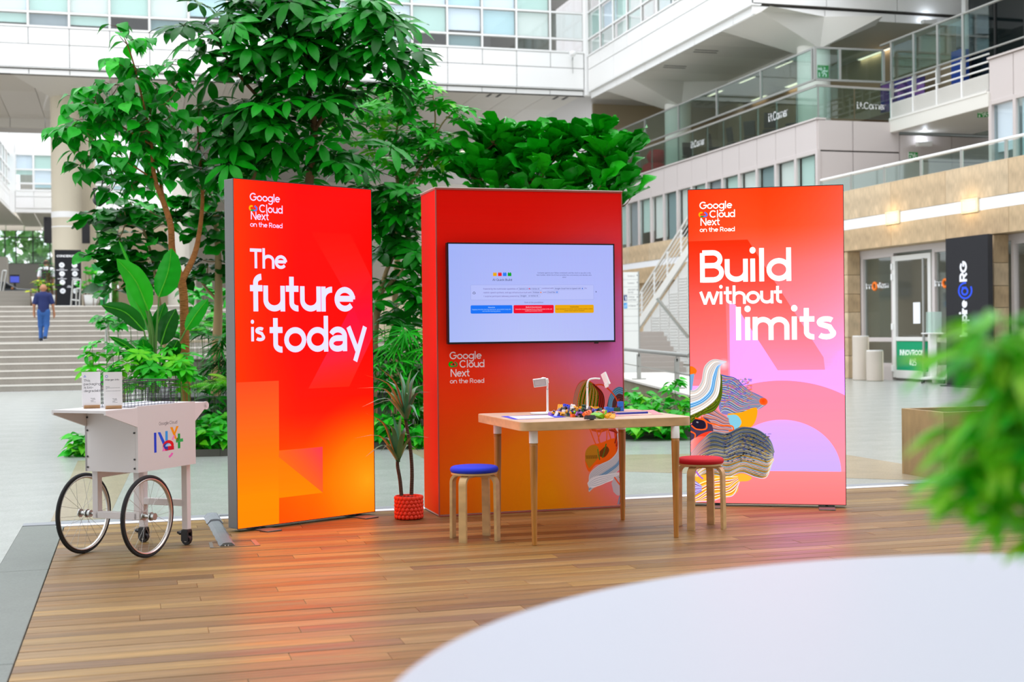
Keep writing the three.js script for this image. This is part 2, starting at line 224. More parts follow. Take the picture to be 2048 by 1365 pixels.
PRINT.right = canvasTex(640, 1340, (c, W, H) => {
  const S = H / 2.41, k = W / 1.141, X = (u) => u * k, Y = (y) => H - y * S, P = (l) => l.map(([u, y]) => [X(u), Y(y)]);
  c.fillStyle = grad(c, 0, 0, 0, H, [0, '#ff3a02'], [0.12, '#ff4a18'], [0.24, '#ff7470'], [0.4, '#ff96b0'], [0.52, '#fba8f0'], [0.64, '#f8b4ff'], [1, '#ff9ad0']); c.fillRect(0, 0, W, H);
  c.fillStyle = grad(c, 0, 0, W, 0, [0, 'rgba(255,60,20,.55)'], [0.5, 'rgba(255,120,90,.1)'], [1, 'rgba(255,190,255,.25)']); c.fillRect(0, 0, W, Y(.95));
  poly(c, P([[0, 2.016], [.441, 2.019], [.99, 1.114], [1.0, 1.02], [.654, 1.018], [.347, 1.52], [.29, 1.55], [0, 1.55]]), grad(c, 0, Y(2), 0, Y(1), [0, 'rgba(240,48,10,.95)'], [0.25, 'rgba(250,70,50,.9)'], [0.6, 'rgba(255,120,120,.85)'], [1, 'rgba(255,150,190,.9)']));
  poly(c, P([[.654, 1.018], [1.141, 1.022], [1.141, .9], [.3, .9], [.3, 1.55], [.347, 1.52]]), 'rgba(250,178,255,.85)');
  poly(c, P([[0, 1.55], [.273, 1.55], [.289, .9], [0, .9]]), grad(c, 0, Y(1.55), 0, Y(.9), [0, 'rgba(255,100,90,.9)'], [1, 'rgba(255,140,150,.9)']));
  const arc = (r, fill) => { c.beginPath(); c.ellipse(X(.683), Y(.25), X(r[0]), r[1] * S, 0, PI, 2 * PI); c.closePath(); c.fillStyle = fill; c.fill(); };
  c.save(); c.beginPath(); c.rect(0, 0, W, Y(.25)); c.clip(); arc([.84, .69], grad(c, 0, Y(.94), 0, Y(.25), [0, '#ff92b4'], [1, '#ff9cac'])); arc([.427, .391], grad(c, 0, Y(.64), 0, Y(.25), [0, '#f0b4fb'], [1, '#d9b8fb'])); c.restore();
  c.fillStyle = grad(c, 0, Y(.25), 0, H, [0, '#ff9396'], [1, '#f58282']); c.fillRect(0, Y(.25), W, H);
  // the swirling striped form at the lower left
  const s = W / 1015; c.save(); c.translate(-490 * s, H - 1042 * (H / 1.19 / 1040 * 1.19 / 2.41 * 1.0) * 1.19 / 1.19); const q = H * (1.19 / 2.41) / 1040; c.setTransform(s, 0, 0, q, -490 * s, H - 1040 * q);
  const rnd = rng(5); c.lineJoin = 'round';
  poly(c, smooth([[470, 130], [500, 120], [535, 150], [510, 190], [470, 230]], 20), '#ff7a10'); poly(c, [[470, 180], [520, 170], [500, 290], [470, 290]], '#7fb0e0');
  poly(c, smooth([[700, 175], [800, 205], [870, 275], [960, 320], [1002, 350], [985, 385], [925, 420], [850, 440], [760, 450], [690, 430], [700, 175]], 60), '#8a86c4');
  ribbon(c, [[700, 180], [780, 200], [850, 260], [900, 300], [990, 345]], [[690, 430], [740, 420], [800, 440], [880, 425], [985, 385]], 34, (t, i) => ['#4a58b8', '#c9b896', '#7c68c8', '#e08a5a', '#9fc0e6', '#5a5a6a', '#b8c4d0'][i % 7], 7, 6);
  for (let i = 0; i < 240; i++) { c.fillStyle = ['#e2793f', '#6a4fd0', '#3f7fd8', '#a9a06a', '#c04fc0'][i % 5]; c.globalAlpha = 0.5; c.fillRect(705 + rnd() * 190, 200 + rnd() * 200 * (0.5 + rnd() / 2), 5 + rnd() * 14, 4 + rnd() * 8); } c.globalAlpha = 1;
  c.fillStyle = radial(c, 975, 355, 34, [0, '#ff4a08'], [1, '#ff7030']); c.beginPath(); c.ellipse(976, 358, 28, 24, 0.4, 0, 7); c.fill();
  poly(c, smooth([[740, 440], [830, 430], [930, 400], [925, 480], [890, 530], [800, 540], [740, 520], [740, 440]], 40), '#ffae12'); poly(c, smooth([[735, 450], [800, 450], [830, 500], [790, 545], [735, 520], [735, 450]], 30), '#8ad4ec');
  ribbon(c, [[590, 380], [640, 400], [690, 440], [740, 470]], [[560, 560], [640, 560], [720, 570], [770, 560]], 26, (t, i) => ['#e36a48', '#b8a8b8', '#d8704c', '#6a5a86', '#c8c4d8'][i % 5], 7, 3);
  ribbon(c, [[470, 520], [560, 450], [650, 415], [695, 330], [700, 190]], [[470, 450], [590, 400], [670, 330], [692, 240], [690, 170]], 14, (t, i) => ['#6a5512', '#3f6a10', '#7c8a14', '#4d7a12', '#2c3a0c'][i % 5], 9);
  for (let i = 0; i < 420; i++) { const t = rnd(), x = 470 + t * 210; c.fillStyle = ['#1e2408', '#b08a1c', '#7fa21a'][i % 3]; c.globalAlpha = .6; c.fillRect(x, 500 - t * 150 - rnd() * 50 * (1 - t * .6), 4, 4); } c.globalAlpha = 1;
  ribbon(c, [[470, 460], [590, 400], [668, 330], [690, 240], [690, 160], [692, 105]], [[470, 285], [525, 280], [565, 230], [592, 120], [645, 78], [735, 92]], 46, (t, i) => { const m = 0.5 + 0.5 * Math.sin(t * 17); return t > .3 && t < .5 ? ['#4fa8e6', '#dff0fa', '#7cc4f0', '#2f86c8'][i % 4] : i % 5 === 0 ? '#b9aaa2' : m > .6 ? '#f6f4f2' : i % 3 ? '#e4e2e4' : '#efd8c4'; }, 6);
  c.fillStyle = radial(c, 715, 110, 45, [0, 'rgba(240,246,255,.9)'], [1, 'rgba(220,225,255,0)']); c.fillRect(660, 60, 100, 100);
  poly(c, smooth([[470, 530], [560, 470], [610, 480], [640, 560], [560, 620], [470, 700], [470, 530]], 40), '#4c3c58'); c.fillStyle = '#241c30'; c.beginPath(); c.ellipse(545, 512, 46, 36, .3, 0, 7); c.fill();
  c.fillStyle = 'rgba(255,255,255,.6)'; c.beginPath(); c.ellipse(536, 498, 8, 5, .3, 0, 7); c.fill();
  poly(c, smooth([[470, 690], [540, 590], [640, 560], [600, 640], [500, 720], [470, 740], [470, 690]], 30), '#ff4326');
  c.strokeStyle = '#ff6a1c'; c.lineWidth = 9; for (const l of [[[520, 470], [590, 490], [595, 540], [530, 545], [495, 520]], [[560, 460], [610, 500], [690, 520], [770, 525], [775, 550], [745, 555]], [[490, 560], [520, 580], [510, 620], [470, 660]]]) { c.beginPath(); smooth(l, 24).forEach(([x, y], i) => i ? c.lineTo(x, y) : c.moveTo(x, y)); c.stroke(); }
  const top = [[475, 720], [560, 620], [640, 565], [720, 575], [830, 528], [930, 545], [1015, 610], [1040, 690]], bot = [[480, 930], [560, 870], [650, 850], [730, 865], [830, 835], [920, 862], [985, 862], [1036, 760]];
  poly(c, [...smooth(top, 40), ...smooth(bot, 40).reverse()], '#20242e');
  ribbon(c, top, bot, 34, (t, i) => { const l = t < .35 ? ['#8f96a0', '#5a6a8a', '#a89a6a'] : t < .6 ? ['#c8b890', '#7a86b0', '#e0d8b8'] : ['#f0e4c0', '#f2b43a', '#d8ecf0', '#fbe9d0']; return l[i % l.length]; }, 4.6, 4);
  for (let i = 0; i < 300; i++) { const t = rnd(); c.fillStyle = ['#2b3590', '#c98a22', '#46508c', '#101418'][i % 4]; c.globalAlpha = .55; c.fillRect(700 + rnd() * 310, 570 + rnd() * 190, 6 + rnd() * 12, 3 + rnd() * 4); } c.globalAlpha = 1;
  c.fillStyle = grad(c, 480, 0, 640, 0, [0, 'rgba(255,190,200,.9)'], [.5, 'rgba(255,150,150,.5)'], [1, 'rgba(255,150,150,0)']); c.beginPath(); c.ellipse(540, 660, 90, 60, -.5, 0, 7); c.fill();
  poly(c, smooth([[480, 880], [600, 850], [740, 865], [830, 840], [895, 870], [870, 890], [810, 900], [800, 960], [740, 1000], [640, 1018], [500, 1030], [480, 880]], 60), '#f6c23a');
  ribbon(c, [[485, 1030], [500, 960], [600, 890], [720, 870], [800, 862]], [[520, 1035], [600, 1030], [690, 1005], [760, 990], [815, 900]], 18, (t, i) => ['#fff6e0', '#f0921a', '#fbd84a', '#e9e2f4', '#d85a2a'][i % 5], 6, 3);
  ribbon(c, [[484, 880], [520, 900], [560, 930]], [[484, 1020], [500, 1000], [560, 960]], 12, (t, i) => ['#9a8ae0', '#e8e4fa', '#6a4ab0', '#f0d0f0'][i % 4], 7);
  c.strokeStyle = '#b86ae8'; c.lineWidth = 10; c.beginPath(); smooth([[485, 840], [520, 830], [545, 860], [570, 880]], 14).forEach(([x, y], i) => i ? c.lineTo(x, y) : c.moveTo(x, y)); c.stroke();
  c.restore(); c.setTransform(1, 0, 0, 1, 0, 0);
  const w = '#fffefe'; lockup(c, X, Y, .084, [2.262, 2.194, 2.135, 2.086], w, k);
  type(c, 'Build', X(.082), Y(1.697), .176 * S, .23, w, X(.676)); type(c, 'without', X(.084), Y(1.528), .098 * S, .24, w, X(.61)); type(c, 'limits', X(.338), Y(1.25), .176 * S, .23, w, X(.744));
});
PRINT.centre = canvasTex(820, 1350, (c, W, H) => {
  const X = (u) => u / 1.45 * W, Y = (y) => (1 - y / 2.39) * H, px = (x) => X((x - 878) / 370 * 1.45), py = (y) => Y((1016 - y) / 632 * 2.39);
  c.fillStyle = grad(c, 0, 0, 0, H, [0, '#d81408'], [0.3, '#dc1c0c'], [0.55, '#dd2c10'], [0.75, '#d8420c'], [0.9, '#cc5208'], [1, '#c24e0a']); c.fillRect(0, 0, W, H);
  c.fillStyle = radial(c, W * 1.1, H * 0.52, W * 1.0, [0, 'rgba(196,110,190,1)'], [0.35, 'rgba(200,104,170,.92)'], [0.68, 'rgba(212,84,110,.6)'], [1, 'rgba(215,40,30,0)']); c.fillRect(0, 0, W, H);
  c.fillStyle = radial(c, W * 0.6, H * 0.95, W * 0.72, [0, 'rgba(214,132,8,.95)'], [0.45, 'rgba(208,118,10,.8)'], [1, 'rgba(205,80,10,0)']); c.fillRect(0, 0, W, H);
  c.fillStyle = radial(c, W * 1.12, H * 0.84, W * 0.55, [0, 'rgba(214,110,160,1)'], [0.5, 'rgba(212,110,130,.8)'], [1, 'rgba(210,110,90,0)']); c.fillRect(0, 0, W, H);
  c.fillStyle = grad(c, 0, 0, 0, H * .35, [0, 'rgba(190,8,2,.5)'], [1, 'rgba(190,8,2,0)']); c.fillRect(0, 0, W, H * .35);
  const L = (l) => l.map(([x, y]) => [px(x), py(y)]), line = (l, k, w) => { c.strokeStyle = k; c.lineWidth = w; c.beginPath(); smooth(L(l), 24).forEach(([x, y], i) => i ? c.lineTo(x, y) : c.moveTo(x, y)); c.stroke(); };
  poly(c, smooth(L([[1146, 815], [1148, 785], [1158, 765], [1172, 760], [1190, 770], [1205, 785], [1209, 800], [1203, 818], [1190, 832], [1146, 832]]), 60), '#c23a12');
  ribbon(c, L([[1146, 830], [1147, 795], [1158, 768], [1172, 761]]), L([[1200, 832], [1208, 812], [1206, 790], [1188, 770]]), 44, (t, i) => t < .12 ? ['#8a6a66', '#c06a4a'][i % 2] : t > .8 ? ['#6a1a14', '#a02a18', '#3a1410'][i % 3] : ['#e85a0a', '#d8480c', '#f2a05a', '#c8380c', '#e0640c'][i % 5], 4.5);
  poly(c, smooth(L([[1210, 832], [1222, 790], [1236, 777], [1249, 780], [1249, 835]]), 30), '#4a4048'); ribbon(c, L([[1216, 830], [1222, 792], [1238, 777], [1250, 779]]), L([[1240, 835], [1236, 820], [1240, 810], [1250, 815]]), 24, (t, i) => t < .4 ? ['#4a86a8', '#3a5a78', '#6a9ab8'][i % 3] : ['#2c2428', '#6a2a24', '#4a3a40'][i % 3], 4);
  line([[1190, 771], [1205, 771], [1222, 784], [1233, 798], [1240, 815]], '#c8401c', 6); line([[1240, 800], [1230, 825]], '#b0381c', 4);
  ribbon(c, L([[1180, 856], [1195, 862], [1215, 856]]), L([[1182, 862], [1200, 866], [1216, 862]]), 5, () => '#c04a1c', 4);
  for (const l of [[[1178, 858], [1186, 880], [1194, 900], [1198, 924]], [[1192, 862], [1198, 885], [1200, 925]], [[1204, 862], [1196, 880], [1200, 890]], [[1216, 860], [1222, 890], [1208, 915]], [[1214, 864], [1212, 890], [1204, 920]]]) line(l, '#d0541c', 5);
  poly(c, smooth(L([[1168, 925], [1169, 905], [1178, 893], [1200, 888], [1232, 880], [1240, 895], [1228, 915], [1208, 930], [1190, 932], [1176, 945], [1170, 935]]), 50), '#d8560f'); poly(c, smooth(L([[1168, 922], [1170, 902], [1182, 892], [1194, 895], [1196, 915], [1186, 928], [1176, 938]]), 30), '#a8701a');
  c.strokeStyle = '#5a3a10'; c.lineWidth = 2; for (let i = 0; i < 12; i++) { c.beginPath(); c.moveTo(px(1170 + i * 2), py(912)); c.lineTo(px(1171 + i * 2), py(919)); c.stroke(); }
  poly(c, smooth(L([[1198, 905], [1212, 895], [1218, 903], [1208, 917], [1198, 915]]), 24), '#6a3410'); for (const l of [[[1194, 900], [1198, 922]], [[1212, 890], [1204, 918]]]) line(l, '#f07020', 4);
  poly(c, L([[1228, 862], [1244, 858], [1248, 930], [1236, 940]]), '#c8431c'); ribbon(c, L([[1242, 858], [1247, 890], [1246, 920]]), L([[1218, 862], [1234, 870], [1230, 890]]), 14, (t, i) => t < .5 ? ['#b8a8a8', '#9aa4b8', '#d0b8b0'][i % 3] : ['#a83018', '#c84a20', '#8a2414'][i % 3], 6);
  ribbon(c, L([[1249, 862], [1249, 905], [1244, 935], [1222, 955], [1200, 965], [1175, 985]]), L([[1236, 870], [1236, 905], [1222, 922], [1196, 934], [1178, 950], [1176, 972]]), 36, (t, i) => t > .25 && t < .5 ? ['#5a82a8', '#8aa8c0', '#4a6a90'][i % 3] : ['#b8b8c0', '#9aa0ac', '#ccc8c8', '#8a8c98'][i % 4], 5);
  poly(c, smooth(L([[1172, 968], [1180, 958], [1210, 952], [1240, 950], [1230, 962], [1200, 972], [1184, 978], [1174, 975]]), 40), 'rgba(200,200,206,.95)'); ribbon(c, L([[1174, 968], [1190, 958], [1235, 952]]), L([[1176, 976], [1195, 974], [1225, 962]]), 12, (t, i) => ['#d8d6da', '#a8acb6', '#c4c4cc'][i % 3], 3);
  poly(c, smooth(L([[1222, 970], [1230, 958], [1249, 955], [1249, 985], [1236, 996], [1226, 988]]), 30), 'rgba(170,170,180,.9)'); line([[1228, 958], [1238, 972], [1249, 985]], '#d85028', 6); line([[1238, 958], [1249, 975]], '#e08a5a', 4);
  poly(c, smooth(L([[1234, 1014], [1240, 994], [1249, 986], [1249, 1014]]), 20), '#5a7a9a'); ribbon(c, L([[1236, 1014], [1242, 995], [1249, 987]]), L([[1249, 1014], [1249, 1010], [1249, 1004]]), 10, (t, i) => ['#7a96b0', '#c04a3a', '#4a6484'][i % 3], 4);
  lockup(c, X, Y, .086, [1.141, 1.078, 1.012, .963], '#d9cfd6', W / 1.45);
});
PRINT.screen = canvasTex(1280, 716, (c, W, H) => {
  c.fillStyle = grad(c, 0, 0, 0, H, [0, '#aab8fb'], [0.5, '#b3befd'], [1, '#bcc8fb']); c.fillRect(0, 0, W, H);
  c.fillStyle = grad(c, 0, 0, W, 0, [0, 'rgba(160,180,250,.5)'], [0.5, 'rgba(190,190,255,.1)'], [1, 'rgba(180,186,255,.45)']); c.fillRect(0, 0, W, H);
  const sx = W / 1070, X = (x) => (x - 187) * sx, Y = (y) => (y - 421) * H / 628, f = (n, b = '') => { c.font = b + ' ' + Math.round(n * sx) + 'px sans-serif'; };
  [['#f0ac0c', 468], ['#f0202c', 500], ['#2c7cf4', 531], ['#0fa32a', 562]].forEach(([k, x]) => { c.fillStyle = k; c.fillRect(X(x), Y(607), 23 * sx, 18 * sx); c.fillRect(X(x + 3), Y(602), 6 * sx, 6 * sx); c.fillRect(X(x + 14), Y(602), 6 * sx, 6 * sx); });
  type(c, 'AI Quick Build', X(464), Y(657), 9.5 * sx, .17, '#4b4f6e', 125 * sx);
  c.fillStyle = '#565a86'; c.textAlign = 'center'; f(11); c.fillText('Compete against your fellow contestants and the clock to see who is the', X(930), Y(609), 374 * sx); c.fillText('best builder, whilst the AI host provides live commentary and decides who', X(930), Y(623), 380 * sx); c.fillText('wins!', X(930), Y(637));
  c.strokeStyle = 'rgba(150,160,215,.9)'; c.lineWidth = 1.4; const rr = (x, y, w, h, r, fill) => { c.beginPath(); c.roundRect(X(x), Y(y), w * sx, h * H / 628, r * sx); if (fill) { c.fillStyle = fill; c.fill(); } else c.stroke(); };
  rr(325, 684, 798, 96, 6, 'rgba(196,204,255,.45)'); rr(325, 684, 798, 96, 6);
  c.textAlign = 'left'; f(11.5); c.fillStyle = '#6b5f9a'; const tx = (s, x, y, w) => c.fillText(s, X(x), Y(y), w * sx);
  tx('Powered by the multimodal capabilities of', 404, 713, 222); tx('combined with', 782, 710, 76); tx('for', 1064, 710, 16); tx('realistic speech synthesis, and app infrastructure built with', 404, 737, 310); tx('and', 790, 735, 20); tx('+ surprise participant takeaway powered by', 404, 760, 230);
  for (const [x, y, w] of [[626, 699, 154], [859, 697, 203], [714, 722, 74], [811, 721, 82], [635, 745, 135]]) rr(x, y, w, 19, 9);
  c.fillStyle = '#3c4070'; tx('Gemini 2.0 \u2022 on Vertex AI', 634, 713, 140); tx('Google Cloud Text-to-Speech API', 866, 711, 178); tx('Firebase', 722, 736, 46); tx('Cloud Run', 817, 735, 56); tx('Imagen \u25a3 on Vertex AI', 642, 759, 122);
  c.fillStyle = '#e8405c'; c.beginPath(); c.arc(X(700), Y(708), 4 * sx, 0, 7); c.fill(); c.fillStyle = '#f0782c'; c.beginPath(); c.arc(X(775), Y(732), 4 * sx, 0, 7); c.fill(); c.fillStyle = '#5a8ef0'; c.fillRect(X(876), Y(726), 9 * sx, 9 * sx); c.fillStyle = '#3a6ad8'; c.fillRect(X(1046), Y(703), 6 * sx, 8 * sx);
  c.strokeStyle = '#2b2f4a'; c.lineWidth = 2.4; c.beginPath(); c.arc(X(342), Y(736), 4 * sx, R(90), R(240)); c.arc(X(346), Y(732), 4.5 * sx, R(200), R(350)); c.arc(X(350), Y(736), 4 * sx, R(-60), R(90)); c.closePath(); c.stroke();
  c.textAlign = 'center'; c.fillStyle = '#666a9a'; c.fillText('Think of the possibilities', X(728), Y(802), 125 * sx);
  for (const [x, w, k, t, a, b, col] of [[323, 266, '#1c76fb', 'Education', 'Engaging interactive learning experiences, personalised study aids,', 'and real-time tutoring systems.', '#bcd6ff'], [597, 261, '#f40f2e', 'Media & Entertainment', 'Interactive storytelling experiences, bring characters to life, and', 'realtime personalised content.', '#ffe2e2'], [866, 257, '#edab0c', 'Construction', 'Rapid development of customer visual inspection systems, realtime', 'smarter visual inspection assistants.', '#5a3c0c']]) {
    rr(x, 814, w, 53, 7, k); c.fillStyle = col; f(9.5, 'bold'); c.fillText(t, X(x + w / 2), Y(831)); f(8.2); c.fillText(a, X(x + w / 2), Y(844), (w - 14) * sx); c.fillText(b, X(x + w / 2), Y(855), (w - 90) * sx);
  }
  c.fillStyle = '#20243c'; poly(c, [[X(1138), Y(723)], [X(1138), Y(733)], [X(1144), Y(730)]], '#20243c');
});
PRINT.cart = canvasTex(700, 780, (c, W, H) => {                      // front of the cart: x 0..0.47 m, y 0..0.52 m
  c.fillStyle = '#dad2d1'; c.fillRect(0, 0, W, H); const x0 = 663, x1 = 1186, X = (x) => (x - x0) / (x1 - x0) * W, Y = (x, y) => { const t = (x - x0) / (x1 - x0), a = 862 - 55 * t, b = 1420 - 62 * t; return (y - a) / (b - a) * H; }, P = (l) => l.map(([x, y]) => [X(x), Y(x, y)]);
  type(c, 'Google Cloud', X(848), Y(848, 1020), 28, .15, '#3c3c40', X(1014) - X(848));
  const m = (l, k) => poly(c, P(l), k); c.globalAlpha = 1;
  m([[803, 1083], [824, 1082], [824, 1252], [803, 1254]], '#0f3fd0'); m([[836, 1080], [860, 1078], [925, 1215], [925, 1238], [905, 1240]], '#1a56e0'); m([[904, 1070], [926, 1068], [927, 1236], [904, 1238]], '#2f9cf0'); m([[890, 1150], [905, 1170], [905, 1240], [880, 1210]], '#1747d4');
  m([[948, 1036], [972, 1034], [1010, 1136], [992, 1140]], '#fb9a06'); m([[1004, 1027], [1027, 1025], [990, 1110], [978, 1108]], '#fb9a06'); m([[978, 1100], [990, 1112], [975, 1150], [962, 1140]], '#f48ad0');
  c.fillStyle = '#e4141e'; c.beginPath(); c.moveTo(X(880), Y(880, 1240)); c.arc(X(930), Y(930, 1195), (X(980) - X(930)), R(170), R(370)); c.lineTo(X(982), Y(982, 1228)); c.lineTo(X(880), Y(880, 1242)); c.fill(); c.fillStyle = '#2a3ca8'; c.beginPath(); c.arc(X(910), Y(910, 1200), 34, R(90), R(270)); c.lineTo(X(926), Y(926, 1165)); c.lineTo(X(926), Y(926, 1236)); c.fill(); c.fillStyle = '#8fd0ff'; c.beginPath(); c.arc(X(930), Y(930, 1200), 36, R(180), R(360)); c.fill(); c.fillStyle = '#dad2d1'; c.beginPath(); c.arc(X(938), Y(938, 1202), 26, R(200), R(350)); c.fill(); m([[874, 1243], [886, 1200], [905, 1240]], '#f07ac4'); m([[928, 1205], [982, 1200], [980, 1228], [928, 1234]], '#d81430');
  m([[1018, 1092], [1040, 1090], [1040, 1218], [1018, 1221]], '#12a03a'); m([[1000, 1142], [1066, 1132], [1068, 1160], [1000, 1170]], '#2fb25a'); m([[1002, 1136], [1024, 1120], [1030, 1150], [1006, 1160]], '#4a8a1c');
  c.strokeStyle = '#f06ac0'; c.lineWidth = 26; c.beginPath(); c.arc(X(918), Y(918, 1248), 68, R(18), R(72)); c.stroke();
});
const card = (lines, icon) => canvasTex(256, 512, (c, W, H) => {
  c.fillStyle = '#f1eff2'; c.fillRect(0, 0, W, H); c.strokeStyle = '#3a58d0'; c.lineWidth = 5; if (icon) { c.beginPath(); c.moveTo(28, 74); c.lineTo(42, 48); c.lineTo(56, 74); c.closePath(); c.stroke(); } else { c.beginPath(); c.arc(42, 62, 16, 0, 7); c.stroke(); }
  lines(c); c.fillStyle = '#55555c'; type(c, 'Google', 118, 392, 9, .2, '#44444a'); type(c, 'Cloud', 132, 410, 9, .2, '#44444a'); type(c, 'Next', 118, 427, 9, .2, '#44444a'); type(c, 'on the Road', 118, 442, 6, .2, '#44444a');
});
PRINT.cardA = card((c) => ['This', 'packaging', 'is bio-', 'degradable'].forEach((t, i) => type(c, t, 26, 142 + i * 50, 25, .16, '#3a3a40')), true);
PRINT.cardB = card((c) => { type(c, 'Allergen info', 22, 122, 17, .2, '#3a3a40'); c.fillStyle = '#4a4a50'; c.font = 'bold 12px sans-serif'; c.fillText('Allergens', 28, 216); c.fillStyle = '#77777c'; c.fillRect(28, 226, 196, 4); c.fillRect(28, 240, 20, 4); c.fillRect(28, 270, 206, 4); }, false);
PRINT.concierge = canvasTex(256, 576, (c, W, H) => {
  c.fillStyle = '#232327'; c.fillRect(0, 0, W, H); type(c, 'CONCIERGERIE', 20, 74, 16, .34, '#f2f2f4', 216);
  [[68, 156], [192, 156], [70, 244], [194, 244], [72, 332], [196, 332], [74, 420], [196, 420]].forEach(([x, y], i) => { c.fillStyle = '#f0f1f6'; c.beginPath(); c.arc(x, y, 27, 0, 7); c.fill(); c.strokeStyle = '#5a6270'; c.lineWidth = 3; c.beginPath(); if (i % 3 === 0) c.rect(x - 10, y - 6, 18, 12); else if (i % 3 === 1) c.arc(x, y, 9, PI, 2 * PI); else { c.moveTo(x - 10, y + 6); c.lineTo(x, y - 8); c.lineTo(x + 10, y + 6); } c.stroke(); });
  c.fillStyle = '#d8d8de'; for (const [x, y, w] of [[44, 192, 46], [14, 204, 108], [164, 192, 58], [158, 204, 74], [54, 280, 26], [26, 292, 86], [164, 284, 66], [122, 366, 30], [116, 378, 46]]) c.fillRect(x, y, w, 7);
});
PRINT.inspire = canvasTex(300, 900, (c, W, H) => {
  c.fillStyle = '#2b2b2f'; c.fillRect(0, 0, W, H); c.save(); c.translate(154, 585); c.rotate(-PI / 2);
  type(c, 'Inspire', -14, 0, 38, .36, '#f4f4fa', 215); type(c, 'RG', 318, 0, 37, .36, '#f4f4fa', 118);
  c.strokeStyle = '#2f57f2'; c.lineWidth = 12; c.beginPath(); c.arc(258, -17, 20, 0, 7); c.stroke(); c.lineWidth = 11; c.beginPath(); c.moveTo(280, -38); c.lineTo(280, -4); c.stroke(); c.beginPath(); c.arc(262, -14, 46, R(10), R(-300), true); c.stroke(); c.restore();
});
PRINT.room = (() => canvasTex(512, 128, (c) => { c.clearRect(0, 0, 512, 128); }))();
PRINT.green = canvasTex(256, 176, (c, W, H) => { c.fillStyle = '#1f9c6c'; c.fillRect(0, 0, W, H); type(c, "INNOV'ROOM", 26, 86, 25, .36, '#eef8f2', 200); type(c, '#25', 102, 142, 25, .36, '#eef8f2', 60); });
PRINT.totem = canvasTex(200, 1000, (c, W, H) => {
  c.fillStyle = '#e9eae6'; c.fillRect(0, 0, W, H); c.fillStyle = '#b9bab6'; for (const y of [70, 140, 212, 284, 352, 422, 490, 562]) c.fillRect(0, y, W, 4);
  c.fillStyle = '#55575a'; c.font = '24px sans-serif'; c.fillText('Commerce 2', 62, 46, 92); c.fillText('Commerce 1', 62, 114, 92); c.fillText('Atelier Rond-Pt', 66, 176, 98); c.fillText('Bus Paris', 66, 202, 70); c.fillText("L'Avenue", 66, 246, 80); c.fillText('Accueil Visiteur', 66, 274, 104); c.fillText('Le Diapason', 66, 330, 100);
  c.fillStyle = '#2a3f7c'; c.fillRect(14, 220, 40, 56); c.fillStyle = '#eef2f8'; poly(c, [[30, 226], [46, 240], [46, 270], [36, 270]], '#eef2f8'); c.fillStyle = '#2e96e0'; c.fillRect(14, 294, 42, 54); c.strokeStyle = '#eaf4fc'; c.lineWidth = 4; for (let i = 0; i < 3; i++) { c.beginPath(); c.moveTo(24 + i * 10, 340); c.lineTo(24 + i * 10, 318 - i * 8); c.stroke(); }
  c.fillStyle = '#2c2e30'; for (const y of [40, 108, 178, 248, 320]) poly(c, [[182, y - 18], [176, y - 4], [190, y - 4]], '#2c2e30');
});
PRINT.exit = canvasTex(128, 128, (c) => {
  c.fillStyle = '#0f9a3c'; c.fillRect(0, 0, 128, 128); c.fillStyle = '#eefaf0'; poly(c, [[6, 30], [40, 30], [40, 16], [62, 42], [40, 66], [40, 52], [6, 52]], '#eefaf0'); c.beginPath(); c.arc(82, 30, 11, 0, 7); c.fill(); c.lineWidth = 13; c.strokeStyle = '#eefaf0';
  for (const l of [[[80, 46], [78, 78], [60, 118]], [[78, 78], [100, 96], [98, 120]], [[80, 50], [60, 66], [52, 88]], [[80, 50], [104, 64], [120, 52]]]) { c.beginPath(); l.forEach(([x, y], i) => i ? c.lineTo(x, y) : c.moveTo(x, y)); c.stroke(); } c.fillRect(14, 76, 16, 44);
});
function backlit(map, k) {                                          // channels the exposure clips stay full, the rest are scaled down by k
  const c = map.image, x = c.getContext('2d'), im = x.getImageData(0, 0, c.width, c.height), d = im.data, lut = new Uint8Array(256);
  for (let i = 0; i < 256; i++) { const s = i / 255, l = s <= 0.04045 ? s / 12.92 : Math.pow((s + 0.055) / 1.055, 2.4), f = THREE.MathUtils.smoothstep(s, 0.93, 1), o = l / k * (1 + (k - 1) * f); lut[i] = Math.round(255 * (o <= 0.0031308 ? o * 12.92 : 1.055 * Math.pow(o, 1 / 2.4) - 0.055)); }
  for (let i = 0; i < d.length; i += 4) for (let a = 0; a < 3; a++) d[i + a] = lut[d[i + a]];
  x.putImageData(im, 0, 0); map.needsUpdate = true; return map;
}
const lit = (map, k = 1) => new THREE.MeshPhysicalMaterial({ color: 0x000000, emissive: 0xffffff, emissiveMap: map, emissiveIntensity: k, roughness: 0.6, specularIntensity: 0.12 });
const printed = (map, roughness = 0.7, o = {}) => phy('#ffffff', roughness, { map, specularIntensity: 0.35, ...o });
